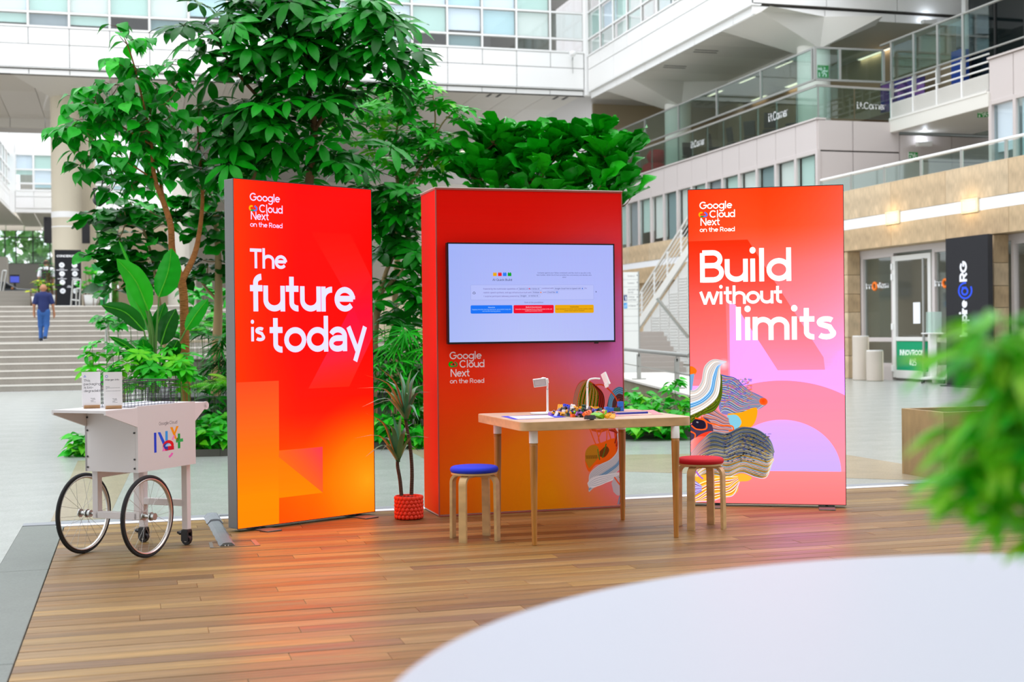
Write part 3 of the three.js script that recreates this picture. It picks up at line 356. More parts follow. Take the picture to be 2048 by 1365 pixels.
// ---------------------------------------------------------------- the setting: deck, floor, stairs
const woodGrain = tex(512, 64, (u, w, i, j) => { const a = noise(u * 6, w * 22, 6, 22), b = noise(u * 40, w * 64, 40, 64), d = noise(u * 3 + 7, w * 5, 3, 5); const g = 0.8 + 0.16 * a + 0.08 * (b - 0.5) + 0.1 * (d - 0.5); return [g, g * 0.98, g * 0.95]; });
const woodRough = tex(256, 64, (u, w) => 0.35 + 0.16 * noise(u * 10, w * 20, 10, 20), false);
const DECK = { x0: -0.49, x1: 8.6, z0: -10.04, pitch: 0.125 };
{
  const deck = SG('deck'), mats = ['#9a7848', '#8d6b3e', '#a58455', '#7f5e36', '#94703f', '#ab8850', '#8a6a48'].map((c) => phy(c, 1, { map: woodGrain, roughnessMap: woodRough, specularIntensity: 0.85 }));
  const cache = {}, r = rng(11), off = {}, rest = [];
  const plank = (L) => cache[L] ??= (() => { const g = rb(L - 0.0014, 0.024, DECK.pitch - 0.0055, 0.0022); const u = g.attributes.uv; for (let i = 0; i < u.count; i++) u.setXY(i, u.getX(i) * 0.5 + L * 3.7, u.getY(i) * 4 + L); const n = norm(g); n.userData.shared = true; return n; })();
  for (let k = 0; k < 92; k++) {
    const z = DECK.z0 + DECK.pitch * (k + 0.5); let x = DECK.x0, first = true;
    while (x < DECK.x1 - 0.05) {
      let L = first ? Math.round((0.35 + r() * 1.7) * 10) / 10 : Math.round((1.1 + r() * 1.3) * 10) / 10; first = false;
      L = Math.min(L, Math.round((DECK.x1 - x) * 100) / 100); if (DECK.x1 - x - L < 0.3) L = Math.round((DECK.x1 - x) * 100) / 100;
      const m = mats[Math.floor(r() * mats.length)], cx = x + L / 2, lift = (r() - 0.5) * 0.0016;
      if (k < 38) { const q = M('plank', plank(L), m, deck); q.position.set(cx, -0.012 + lift, z); q.rotation.x = (r() - 0.5) * 0.006; } else rest.push(T(plank(L).clone(), cx, -0.012, z));
      x += L;
    }
  }
  const rem = M('planking', rest, mats[0], deck); rem.userData.kind = 'stuff';
  M('underlay', [bb(DECK.x0, DECK.x1, -0.2, -0.026, DECK.z0, 1.5)], std('#2a2018', 0.9), deck);
}
const terrazzo = tex(512, 512, (u, w, i, j) => { const h = hash(i >> 1, j >> 1), n = noise(u * 8, w * 8, 8, 8), f = noise(u * 90, w * 90, 90, 90); let g = 0.80 + 0.03 * (n - 0.5) + 0.05 * (f - 0.5); if (h > 0.93) g -= 0.07; else if (h < 0.06) g += 0.05; return [g * 0.985, g, g * 0.985]; });
const terrRough = tex(128, 128, (u, w) => 0.26 + 0.03 * noise(u * 5, w * 5, 5, 5), false);
{
  const fm = phy('#d6d8d4', 0.9, { map: terrazzo, roughnessMap: terrRough }), F = SG('floor'), g = (x0, x1, z0, z1) => bb(x0, x1, -0.3, 0, z0, z1);
  M('slab', [g(-0.78, 9.3, -62, -10.2), g(9.3, 31, -62, 40), g(8.6, 9.3, -10.2, 1.5), g(-40, -0.78, -34.4, 40), g(-0.78, 9.3, 1.5, 40)], fm, F);
  const beige = phy('#d4c1a6', 0.9, { map: terrazzo, roughnessMap: terrRough }), bnd = (pts, h = 0.002) => hexa(pts.map(([x, z]) => v(x, 0.0005, z)), pts.map(([x, z]) => v(x, h, z)));
  M('inlay_band', [bnd([[-0.6, -15.1], [-0.6, -10.25], [-0.2, -10.25], [-0.02, -14.4], [-0.02, -15.1]])], beige, F);
  M('inlay_band', [bnd([[4.65, -13.6], [4.45, -11.9], [6.55, -10.3], [7.3, -10.25], [7.25, -10.9], [7.22, -12.9]])], beige, F);
  M('inlay_band', [bnd([[3.0, -15.1], [2.9, -12.6], [4.45, -11.9], [4.65, -13.6]])], beige, F);
  // the strips that border the deck
  const kerb = phy('#8e928c', 0.5, { map: terrazzo }); let z = -10.04, n = 0;
  while (z < 1) { const L = [1.9, 2.3, 2.1][n++ % 3]; S('trim_1', [rb(0.285, 0.05, L - 0.006, 0.004, -0.637, -0.0245, z + L / 2)], kerb); z += L; }
  S('trim_2', [bb(-0.55, 6.3, -0.06, 0.003, -10.06, -9.955)].map((q) => T(q, 0, 0, 0.02)), std('#eef0f6', 0.35));
  S('trim_3', [bb(-0.78, 9.3, -0.06, 0.0015, -10.2, -10.06)], std('#8e9196', 0.5));
}
{ // wide stairs at the back left: two flights, each step a piece
  const stone = std('#a9a297', 0.65, { map: tex(128, 128, (u, w, i, j) => 0.86 + 0.14 * hash(i, j) - 0.06 * noise(u * 4, w * 4, 4, 4)) }), st = SG('stairs'), edge = std('#dcd7cd', 0.5);
  const step = (x0, x1, h, z, d) => { const m = M('step', [rb(x1 - x0, 0.17, d, 0.006, (x0 + x1) / 2, h - 0.085, z - d / 2)], stone, st); M('nosing', [bb(x0, x1, h - 0.035, h + 0.003, z - 0.07, z + 0.012)], edge, m); return m; };
  for (let i = 0; i < 7; i++) step(-22, 7.5, 0.169 * (i + 1), -34.5 - 0.36 * i, i < 6 ? 0.37 : 9.2);
  for (let i = 0; i < 7; i++) step(-22, 7.5, 1.183 + 0.169 * (i + 1), -45.4 - 0.36 * i, i < 6 ? 0.37 : 14);
  const b = onY(112, 613, 2.37);
  for (let i = 0; i < 4; i++) { const m = M('step', [rb(16, 0.15, 0.4, 0.006, b.x - 8, 2.366 + 0.15 * (i + 0.5), -49.2 - 0.36 * i)], std('#8c867c', 0.6), st); }
  M('upper_landing', [bb(-30, b.x, 2.2, 2.966, -130, -50.4), bb(b.x, 20, 2.0, 2.366, -130, -61.5)], stone, st);
  M('side_wall', [bb(7.4, 7.6, 0, 2.4, -61.5, -34.5)], MAT.beigewall, st);
}

// ---------------------------------------------------------------- facades
{ // the wing above and behind the camera that closes the court
  S('ceiling', [bb(-40, 31, 9.4, 9.9, 0.5, 36)], MAT.soffit); S('wall_front', [bb(-40, 31, 9.4, 19, 0.3, 0.5)], MAT.panel); S('wall_behind', [bb(-40, 31, -0.3, 9.5, 36, 36.4)], std('#cfc9bf', 0.7));
  for (const x of [-14, -4, 12, 22]) { const c = SG('column', [x, 0, 7]); M('shaft', [cy(0.5, 0.5, 9.4, 0, 4.7, 0, 24)], std('#d9cfb8', 0.6), c); }
}
const K = 1.3, HY = (y) => 1.35 + K * (y - 1.35), ZB = -57.2, XU = 19.9;
const panelMats = [MAT.panel, phy('#f2f1ee', 0.34), phy('#f6f5f4', 0.28)];
const prnd = rng(77);
function panel(g, u0, u1, y0, y1, mat, d = 0.05, z = 0) { const q = 0.026; return M('panel', [rb(u1 - u0 - q, y1 - y0 - q, d, 0.006, (u0 + u1) / 2, (y0 + y1) / 2, z)], mat ?? panelMats[Math.floor(prnd() * 3)], g); }
const paneMat = [phy('#ffffff', 0.03, { transmission: 1, thickness: 0, ior: 1.5 }), phy('#f6fcfb', 0.03, { transmission: 1, thickness: 0, ior: 1.5 })];
// a glazed band: columns us, rows [[y0, y1], ...]; blinds pick(i, row) gives a material or null
function glazing(name, pos, turn, us, rows, o = {}) {
  const g = SG(name, pos, turn), fm = o.frame ?? MAT.white, w = o.w ?? 0.075, Y0 = rows[0][0] - w, Y1 = rows.at(-1)[1] + w;
  us.forEach((u) => M('mullion', [rb(w, Y1 - Y0, 0.12, 0.01, u, (Y0 + Y1) / 2, 0)], fm, g));
  for (let r = 0; r <= rows.length; r++) { const y = r === 0 ? rows[0][0] - w / 2 : r === rows.length ? rows[r - 1][1] + w / 2 : (rows[r - 1][1] + rows[r][0]) / 2; for (let i = 0; i < us.length - 1; i++) M('transom', [rb(us[i + 1] - us[i] - w, w, 0.11, 0.01, (us[i] + us[i + 1]) / 2, y, 0)], fm, g); }
  rows.forEach(([y0, y1], r) => { for (let i = 0; i < us.length - 1; i++) {
    const a = us[i] + w / 2, b = us[i + 1] - w / 2; M('pane', [bx(b - a, y1 - y0, 0.012, (a + b) / 2, (y0 + y1) / 2, -0.02)], paneMat[(i + r) % 2], g);
    if (o.bead !== false) M('bead', [bx(b - a, 0.018, 0.03, (a + b) / 2, y0 + 0.009, 0), bx(b - a, 0.018, 0.03, (a + b) / 2, y1 - 0.009, 0), bx(0.018, y1 - y0, 0.03, a + 0.009, (y0 + y1) / 2, 0), bx(0.018, y1 - y0, 0.03, b - 0.009, (y0 + y1) / 2, 0)], MAT.greyframe, g);
    const bl = o.blind?.(i, r); if (bl) { const f = bl[1] ?? 1; M('blind', [bx(b - a - 0.02, (y1 - y0) * f, 0.01, (a + b) / 2, y1 - (y1 - y0) * f / 2, -0.16)], bl[0], g); }
  } });
  return g;
}
{ // back facade across the court
  const mod = 1.215 * K, xE = 15.18 * K, us = Array.from({ length: 18 }, (_, i) => xE - mod * (17 - i)), yB = HY(9.74), yM = HY(10.45), yS = HY(10.97);
  const W = SG('wall_back', [0, 0, ZB]), r = rng(3);
  M('backing', [bb(us[0], xE + 0.2, yB - 0.02, yS + 0.05, -0.3, -0.03)], MAT.joint, W);
  for (let i = 0; i < 17; i++) panel(W, us[i], us[i + 1], yM, yS);
  for (let i = 1; i < 17; i += 2) panel(W, us[i], us[i + 2] ?? xE, yB, yM); panel(W, us[0], us[1], yB, yM);
  for (let i = 0; i < 17; i++) panel(W, us[i], us[i + 1], yB - 0.29, yB - 0.07, MAT.panel, 0.05, -0.12);
  M('lip', [bb(us[0], xE + 0.2, yB - 0.035, yB - 0.012, -0.3, 0.05)], MAT.white, W); M('shadow_gap', [bb(us[0], xE + 0.1, yB - 0.3, yB - 0.035, -0.3, -0.15)], MAT.joint, W);
  M('far_wall', [bb(-60, us[0], yB - 0.3, HY(13.3), -0.3, 0)], MAT.panel, W); M('upper_wall', [bb(-60, xE + 0.4, HY(13.25), HY(14.6), -0.3, 0)], MAT.panel, W);
  M('corner_post', [rb(0.34, HY(14.6) - yB + 0.3, 0.3, 0.02, xE + 0.19, (HY(14.6) + yB - 0.3) / 2, -0.02)], MAT.panel, W);
  const rows = [[HY(11.03), HY(11.41)], [HY(11.48), HY(12.33)], [HY(12.39), HY(13.2)]];
  const B = [MAT.blindblue, MAT.blindgreen, MAT.blinddark];
  glazing('window_1', [0, 0, ZB], 0, us, rows, { blind: (i, k) => { const q = r(); if (i === 16) return null; return k === 0 ? (q < 0.35 ? [B[1], 0.75] : q < 0.5 ? [B[2], 1] : null) : q < 0.5 ? [B[0], q < 0.2 ? 0.86 : 1] : q < 0.85 ? [B[1], 1] : [B[2], 1]; } });
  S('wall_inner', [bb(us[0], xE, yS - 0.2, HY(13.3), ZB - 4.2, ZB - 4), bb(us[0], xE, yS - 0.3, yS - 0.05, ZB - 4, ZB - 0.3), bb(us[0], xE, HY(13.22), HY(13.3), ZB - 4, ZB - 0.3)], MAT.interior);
  // soffit behind the fascia, bulkhead and the passage ceiling
  const ys = HY(9.55), C = SG('ceiling', [0, 0, 0]); const sm = [MAT.soffit, std('#d8d3ca', 0.4), std('#e0dcd5', 0.44)];
  for (let i = 0; i < 17; i++) { M('panel', [bb(us[i] + 0.01, us[i + 1] - 0.01, ys, ys + 0.06, -61.6, ZB - 0.16)], sm[i % 3], C); M('panel', [hexa([v(us[i] + 0.01, ys, -61.6), v(us[i + 1] - 0.01, ys, -61.6), v(us[i + 1] - 0.01, ys + 0.06, -61.6), v(us[i] + 0.01, ys + 0.06, -61.6)], [v(us[i] + 0.01, ys - 0.25, -67.6), v(us[i + 1] - 0.01, ys - 0.25, -67.6), v(us[i + 1] - 0.01, ys - 0.19, -67.6), v(us[i] + 0.01, ys - 0.19, -67.6)].map((p) => p))], sm[(i + 1) % 3], C); }
  for (let i = 0; i < 17; i++) M('bulkhead_panel', [bb(us[i] + 0.01, us[i + 1] - 0.01, HY(9.03), ys - 0.2, -67.9, -67.6)], MAT.soffit, C);
  for (let i = 0; i < 17; i += 2) M('grille', [bb(us[i] + 0.5, us[i] + 0.62, ys - 0.012, ys, -58.6, -57.9), bb(us[i] + 0.95, us[i] + 1.07, ys - 0.012, ys, -58.6, -57.9)], MAT.dark, C);
  M('far_soffit', [bb(-60, us[0], ys, ys + 0.06, -67.6, ZB - 0.16), bb(-60, us[0], HY(9.03), ys, -67.9, -67.6)], MAT.soffit, C);
  M('passage_soffit', [bb(-60, 3, HY(9.03), HY(9.03) + 0.3, -69.5, -67.9), bb(3, 30, HY(9.03), HY(9.03) + 0.3, -88, -67.9), bb(-60, 30, ys + 0.08, ys + 0.3, -69.4, ZB - 0.3), bb(-60, 30, ys + 0.3, ys + 14, -69.4, -69.2)], std('#c9c6c4', 0.4), C);
    S('wall_rear', [bb(3, 31, 0, HY(9.04), -88.3, -88)], std('#ddd6c8', 0.6)); S('wall_rear', [bb(2.7, 3, 2.4, HY(9.04), -112, -68)], std('#d9d2c4', 0.6));
  for (const x of [xE - 1.5 * mod]) for (const z of [0]) M('far_lamp', [bb(x - 0.6, x + 0.6, HY(9.03) - 0.03, HY(9.03), -72, -71.8)], MAT.lampwhite, C);
  { const rx = onZ(135, 220, -61).x, hx = (z, y, w) => [v(rx - w, y, z), v(rx + w, y, z), v(rx + w, ys + 0.01, z), v(rx - w, ys + 0.01, z)]; M('rib', [hexa(hx(ZB - 0.15, ys - 0.04, 2.0), hx(-60.6, ys - 0.34, 0.75)), hexa(hx(-60.6, ys - 0.34, 0.75), hx(-64.5, ys - 0.34, 1.2))], std('#e6e3dc', 0.45), C); }
}
{ // second court at the far left: a wing end-on, a glazed band with panels, glass lobby below and trees beyond
  const z2 = -112, us = [-12.6, -11.0].map(() => 0); const p = (x, y) => onZ(x, y, z2), W = SG('wall_far', [0, 0, z2]);
  const xs = [30, 67, 107, 146, 185, 224, 263, 302].map((x) => p(x, 350).x), Y = (y) => p(70, y).y;
  for (let i = 0; i < 7; i++) { panel(W, xs[i], xs[i + 1], Y(309), Y(288)); panel(W, xs[i], xs[i + 1], Y(394), Y(381)); panel(W, xs[i], xs[i + 1], Y(417), Y(394.5)); panel(W, xs[i], xs[i + 1], Y(425), Y(419), MAT.panel, 0.05, -0.12); }
  M('backing', [bb(xs[0], xs[7], Y(425), Y(381), -0.4, -0.05), bb(xs[0] - 3, xs[7] + 40, Y(310), Y(250), -0.4, -0.05), bb(xs[7], xs[7] + 40, Y(425), Y(309), -0.4, -0.05)], MAT.panel, W);
  M('corner_post', [bb(xs[0] - 1.1, xs[0] - 0.02, Y(425), Y(250), -0.4, 0.1)], MAT.panel, W);
  const k = [[0, 0], [0, 1], [1, 1], [0, 1], [1, 1], [0, 1], [1, 1], [1, 1]];
  glazing('window_2', [0, 0, z2], 0, xs, [[Y(379.5), Y(369)], [Y(366), Y(341)], [Y(338), Y(311)]], { w: 0.14, blind: (i, r) => r === 2 ? [MAT[i % 2 ? 'blindgreen' : 'blindblue']] : r === 1 ? (i % 2 ? [MAT.blindblue] : [MAT.blindgreen, 0.35]) : i % 2 ? [MAT.blindblue, 0.6] : null });
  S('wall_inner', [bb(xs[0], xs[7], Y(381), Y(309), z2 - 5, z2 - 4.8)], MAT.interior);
  const wl = p(24, 350).x - 0.2, L = SG('wall_left', [wl, 0, z2], R(90));   // local x runs away from the camera
  for (let i = 0; i < 8; i++) { panel(L, -2.2 * (i + 1), -2.2 * i, Y(417), Y(394)); panel(L, -2.2 * (i + 1), -2.2 * i, Y(394), Y(381)); panel(L, -2.2 * (i + 1), -2.2 * i, Y(425), Y(419), MAT.panel); }
  M('backing', [bb(-17.6, 0, Y(425), Y(381), -0.4, -0.03), bb(-17.6, 0, Y(311), Y(240), -0.4, 0)], MAT.panel, L);
  glazing('window_3', [wl, 0, z2], R(90), Array.from({ length: 9 }, (_, i) => -2.2 * (8 - i)), [[Y(379.5), Y(369)], [Y(366), Y(341)], [Y(338), Y(311)]], { w: 0.14, blind: (i, r) => r && i % 3 ? [MAT.blindblue] : null });
  const C = SG('ceiling'); const yb = Y(425) - 0.05;
  for (let i = 0; i < 7; i++) M('panel', [hexa([v(xs[i] + 0.03, yb, z2 - 0.1), v(xs[i + 1] - 0.03, yb, z2 - 0.1), v(xs[i + 1] - 0.03, yb + 0.1, z2 - 0.1), v(xs[i] + 0.03, yb + 0.1, z2 - 0.1)], [v(xs[i] + 0.03, yb - 0.4, z2 - 9), v(xs[i + 1] - 0.03, yb - 0.4, z2 - 9), v(xs[i + 1] - 0.03, yb - 0.3, z2 - 9), v(xs[i] + 0.03, yb - 0.3, z2 - 9)])], MAT.soffit, C);
  M('far_soffit', [bb(-60, xs[0], yb - 0.3, yb - 0.2, z2 - 9, z2 + 18), bb(xs[7], 40, yb - 0.3, yb - 0.2, z2 - 9, z2)], MAT.soffit, C);
  const z3 = -122, q = (x, y) => onZ(x, y, z3);
  for (const [a, b] of [[-3, 11], [11, 48], [48, 84], [84, 121], [121, 160], [160, 200]]) M('bulkhead_panel', [bb(q(a, 400).x + 0.03, q(b, 400).x - 0.03, q(70, 462).y, q(70, 448).y + 1.2, z3, z3 + 0.2)], std('#d3cab8', 0.5), C);
  glazing('window_4', [0, 0, z3], 0, [-30, 10, 32, 66, 100, 134, 168, 202, 236].map((x) => q(x, 500).x), [[q(70, 527).y, q(70, 476.5).y], [q(70, 475).y, q(70, 462).y]], { frame: MAT.charcoal, w: 0.09, bead: false });
  S('wall_far', [bb(-60, q(200, 500).x, 2.9, q(70, 528).y, z3 - 0.2, z3 + 0.3)], std('#7d7c79', 0.7));
  S('ground_outside', [bb(-80, 40, 1.5, 2, -190, -130)], std('#5d6a3c', 0.9));
}
{ // right wing above the court: fascia, windows, soffit with tapering ribs
  const W = SG('wall_right', [XU, 0, 0], R(-90)), zs = Array.from({ length: 11 }, (_, i) => -57 + (57 - 40.5) / 10 * i), yB = HY(9.66), yM = HY(10.39), yS = HY(10.84), r = rng(9);
  M('backing', [bb(-57, -40.4, yB - 0.02, yS + 0.05, -0.3, -0.03)], MAT.joint, W);
  for (let i = 0; i < 10; i++) { panel(W, zs[i], zs[i + 1], yM, yS); panel(W, zs[i], zs[i + 1], yB - 0.36, yB - 0.06, MAT.panel, 0.05, -0.12); }
  for (let i = 0; i < 10; i += 2) panel(W, zs[i], zs[i + 2], yB, yM);
  M('lip', [bb(-57, -40.4, yB - 0.06, yB - 0.01, -0.3, 0.05)], MAT.white, W); M('upper_wall', [bb(-57, -40.4, HY(13.25), HY(14.6), -0.3, 0)], MAT.panel, W);
  glazing('window_5', [XU, 0, 0], R(-90), zs, [[HY(10.9), HY(11.4)], [HY(11.47), HY(12.33)], [HY(12.39), HY(13.2)]], { blind: (i, k) => { const q = r(); return k && q < 0.7 ? [[MAT.blindgreen, MAT.blindblue][i % 2], 1] : q < 0.3 ? [MAT.blindgreen, 0.8] : null; } });
  S('wall_inner', [bb(XU + 4, XU + 4.2, yS, HY(13.3), -57, -40.6), bb(XU + 0.3, XU + 4, HY(13.22), HY(13.3), -57, -40.6)], MAT.interior);
  const E = SG('wall_end', [0, 0, -40.4]), xs = [XU, 22.6, 25.3, 28, 31];
  for (let i = 0; i < 4; i++) { panel(E, xs[i], xs[i + 1], yB, HY(11.2)); panel(E, xs[i], xs[i + 1], yB - 0.36, yB - 0.06, MAT.panel, 0.05, -0.12); panel(E, xs[i], xs[i + 1], HY(11.2), HY(13)); }
  M('backing', [bb(XU + 0.05, 31, yB - 0.03, HY(14.6), -0.3, -0.03)], MAT.joint, E);
  const C = SG('ceiling'), yc = HY(9.4); for (let i = 0; i < 10; i++) M('panel', [bb(XU + 0.1, 24.4, yc, yc + 0.08, zs[i] + 0.012, zs[i + 1] - 0.012)], [MAT.soffit, std('#e2ded6', 0.4)][i % 2], C);
  M('rear_soffit', [bb(24.4, 31, yc + 0.03, yc + 0.1, -57, -40.6), bb(XU + 0.1, 31, yc + 0.1, yc + 0.3, -57, -40.6)], MAT.soffit, C);
  M('downstand', [bb(24.3, 24.6, yc - 0.14, yc + 0.02, -57, -40.6)], MAT.soffit, C);
  for (const z of [-55.2, -53.2, -49.6, -46.6, -43.2]) M('grille', [bb(XU + 0.55, XU + 1.5, yc - 0.012, yc, z, z + 0.07), bb(XU + 0.45, XU + 1.4, yc - 0.012, yc, z + 0.35, z + 0.42)], MAT.dark, C);
  for (const z of [-53.2, -41.3]) { const a = (x, y, w) => [v(x, y, z - w), v(x, y, z + w), v(x, yc + 0.01, z + w * 1.5), v(x, yc + 0.01, z - w * 1.5)]; M('rib', [hexa(a(XU + 0.12, yc - 0.03, 1.25), a(22.5, yc - 1.0, 0.62)), hexa(a(22.5, yc - 1.0, 0.62), a(24.4, yc - 0.2, 1.0))], std('#e6e3dc', 0.45), C); }
}
// ---------------------------------------------------------------- the building on the right: stone ground floor, glazed upper floor, bridge
const XS = 18, XW = 21.1, ZC = -38.35;                                // stone face, set-back white face and its corner
const sandTex = tex(256, 256, (u, w, i, j) => { const n = noise(u * 4, w * 4, 4, 4), m = noise(u * 24, w * 10, 24, 10), h = hash(i, j); const g = 0.84 + 0.1 * (n - 0.5) + 0.08 * (m - 0.5) + 0.05 * h; return [g, g * 0.985, g * 0.96]; });
const sand = ['#e6cca8', '#dfc49e', '#ead3b2', '#dcc09a'].map((c) => std(c, 0.62, { map: sandTex }));
{
  const W = SG('wall_stone'); let n = 0; const blk = (x0, x1, y0, y1, z0, z1) => M('stone', [rb(x1 - x0, y1 - y0 - 0.01, z1 - z0 - 0.01, 0.006, (x0 + x1) / 2, (y0 + y1) / 2, (z0 + z1) / 2)], sand[n++ % 4], W);
  for (let i = -1; i < 9; i++) { const z0 = -31.4 + i * 2.3; blk(XS, 20.9, 4.16, 4.93, z0, z0 + 2.3); blk(XS, 20.9, 3.34, 3.9, z0, z0 + 2.3); }
  M('white_band', [bb(XS + 0.012, 20, 3.9, 4.16, -33.7, -10)], std('#f4f5f8', 0.5), W);
  for (let i = 0; i < 14; i++) { const z0 = -63 + i * 2.25; blk(20.6, 21.4, 4.2, 4.93, z0, z0 + 2.25); blk(20.6, 21.4, 3.3, 3.95, z0, z0 + 2.25); }; M('white_band', [bb(20.62, 21.4, 3.95, 4.2, -63, -31.5)], std('#f4f5f8', 0.5), W);
  M('rear_wall', [bb(21.0, 21.3, 0, 3.3, -88, -31.5)], sand[0], W);
  const hs = [0, 0.6, 1.08, 1.74, 2.22, 2.72, 3.34]; for (const [z0, z1, x1] of [[-32.7, -31.28, 18.42], [-26.02, -25.08, 18.42], [-19.9, -19.1, 18.42]]) for (let k = 0; k < 6; k++) blk(XS + 0.05, x1, hs[k], hs[k + 1], z0, z1);
  M('end_return', [bb(XS + 0.1, 21, 0, 4.9, -33.7, -33.6)], sand[1], W);
  M('terrace', [bb(XS + 0.4, XW + 0.3, 4.6, 4.75, -33.7, -10), bb(XS + 0.5, 31, 3.35, 3.5, -31.3, -10)], MAT.interior, W);
  S('wall_inner', [bb(24, 24.3, 0, 3.4, -32, -10), bb(18.5, 24, 0, 3.4, -31.6, -31.4)], std('#b9b3a4', 0.8)); S('ceiling', [bb(18.6, 24, 3.3, 3.36, -31.4, -10)], MAT.white);
  // shop front between the piers
  const Y = 3.3, fr = MAT.lilac, sf = (name, z0, z1, rows, o) => glazing(name, [18.5, 0, 0], R(-90), [z0, z1], rows, { frame: fr, w: 0.11, bead: false, ...o });
  sf('window_6', -31.25, -29.78, [[0.42, 0.98], [1.06, 3.12]]); sf('window_7', -27.98, -26.1, [[0.42, 0.98], [1.06, 3.12]]);
  sf('window_8', -24.98, -22.4, [[0.1, 3.12]]); sf('window_8', -22.4, -20.4, [[0.1, 3.12]]);
  S('trim_4', [bb(18.42, 18.62, 3.2, 3.34, -31.3, -19), bb(18.4, 18.6, 0, 0.34, -31.3, -29.75), bb(18.4, 18.6, 0, 0.34, -28, -25.1)], fr);
  const d = SG('door_1', [18.46, 0, -28.9], R(-90)); const dw = 0.84;
  for (const s of [-1, 1]) M('stile', [rb(0.13, 3.05, 0.09, 0.008, s * (dw - 0.065), 1.6, 0)], MAT.frame, d);
  for (const [y, h] of [[0.16, 0.2], [1.04, 0.1], [3.06, 0.13]]) M('rail', [rb(2 * dw - 0.26, h, 0.08, 0.008, 0, y, 0)], MAT.frame, d);
  M('pane', [bx(2 * dw - 0.28, 1.95, 0.012, 0, 2.04, 0)], paneMat[0], d); M('sign_panel', [T(new THREE.BoxGeometry(2 * dw - 0.28, 0.72, 0.02), 0, 0.62, 0.01)], [MAT.frame, MAT.frame, MAT.frame, MAT.frame, printed(PRINT.green), MAT.frame], d);
  M('notice', [bx(0.3, 0.52, 0.006, 0.2, 1.68, 0.014)], std('#f0f2f6', 0.7), d);
  const hd = M('handle', [bar(v(0.62, 0.12, 0.1), v(0.62, 3.0, 0.1), 0.032), bar(v(0.62, 0.3, 0.02), v(0.62, 0.3, 0.1), 0.02), bar(v(0.62, 2.8, 0.02), v(0.62, 2.8, 0.1), 0.02)], MAT.satin, d);
  for (const y of [0.3, 1.35, 2.6, 2.86]) M('hinge', [rb(0.07, 0.16, 0.07, 0.01, -dw + 0.02, y, 0.05)], MAT.white, d);
  for (const [px, py] of [[1749, 573], [1890, 567]]) { const { y, z } = onX(px, py, 18.42);                    // lettering on the panes
    const g = thing('window_lettering', z < -28 ? "white lettering with an orange ring on the glass left of the glazed door" : 'white lettering with an orange ring on the glass beside the dark upright banner', 'lettering', [18.43, y, z], R(-90));
    M('ring', [new THREE.TorusGeometry(0.09, 0.034, 10, 24)], std('#f37a12', 0.5), g);
    M('letters', [printText('Inn', -0.44, -0.055, 0.1, 0.31), printText("v'Room", 0.13, -0.055, 0.1, 0.52)], std('#f2f3f4', 0.5), g);
  }
}
function printText(s, x, y, xh, width, w = 0.24, depth = 0.006) {      // thin raised letters, drawn with the same strokes
  const out = [], sx = width / typeWidth(s, 0.06); let pen = 0;
  const seg = (a, b) => { const dx = (b[0] - a[0]) * sx, dy = (b[1] - a[1]) * xh, L = Math.hypot(dx, dy); if (L > 1e-4) out.push(T(new THREE.BoxGeometry(L + w * xh * 0.35, w * xh, depth), x + (a[0] + b[0]) / 2 * sx, y + (a[1] + b[1]) / 2 * xh, 0).applyMatrix4(new Matrix4()) && T(new THREE.BoxGeometry(L + w * xh * 0.3, w * xh, depth), 0, 0, 0, 0, 0, Math.atan2(dy, dx)).translate(x + (a[0] + b[0]) / 2 * sx, y + (a[1] + b[1]) / 2 * xh, 0)); };
  for (const ch of s) {
    const [adv, path] = GL[ch] ?? GL.o; let p = null;
    for (const [, k, body] of path.matchAll(/([MLAD])([^MLAD]*)/g)) {
      const n = body.trim().split(',').map(Number);
      if (k === 'M') p = [pen + n[0], n[1]]; else if (k === 'L') { const q = [pen + n[0], n[1]]; seg(p, q); p = q; } else if (k === 'D') seg([pen + n[0] - 0.1, n[1]], [pen + n[0] + 0.1, n[1]]);
      else { const N = 12; for (let i = 0; i <= N; i++) { const t = R(n[4] + (n[5] - n[4]) * i / N), q = [pen + n[0] + Math.cos(t) * n[2], n[1] + Math.sin(t) * n[3]]; if (p) seg(p, q); p = q; } }
    }
    pen += adv + 0.06;
  }
  return norm(out);
}
{ // lamps in the white band
  for (const [z, first] of [[-29, 1], [-25.85, 0], [-33.5, 2]]) {
    const x = z < -32 ? 20.6 : XS, g = thing('wall_lamp', ['square recessed lamp in the white band above the dark upright banner', 'square recessed lamp in the white band above the green door sign', 'small recessed lamp in the white band behind the white stair railing'][first], 'lamp', [x - 0.01, 4.03, z], R(-90));
    M('frame', [rb(0.62, 0.32, 0.05, 0.01)], std('#e9d7ae', 0.5), g); M('lens', [rb(0.5, 0.22, 0.03, 0.008, 0, 0, 0.02)], glow('#ffeec4', 1.6), g);
    const l = new THREE.PointLight('#ffdca0', 0.6, 0, 2); l.position.set(x - 0.25, 4.03, z); l.name = 'lamp_light'; l.castShadow = true; scene.add(l);
  }
  const r = thing('terrace_railing', 'glass terrace railing with a round steel handrail on top of the sandstone wall', 'railing', [XS + 0.25, 4.93, -24]);
  const z0 = -33, z1 = -14; MW('handrail', [bar(v(XS + 0.25, 5.4, z0), v(XS + 0.25, 5.4, z1), 0.035, 10)], MAT.white, r);
  for (let z = z0; z < z1; z += 1.62) { MW('post', [bb(XS + 0.22, XS + 0.28, 4.9, 5.38, z - 0.03, z + 0.03)], MAT.satin, r); MW('glass_panel', [bb(XS + 0.24, XS + 0.26, 4.95, 5.34, z + 0.06, z + 1.56)], MAT.glass, r); }
}
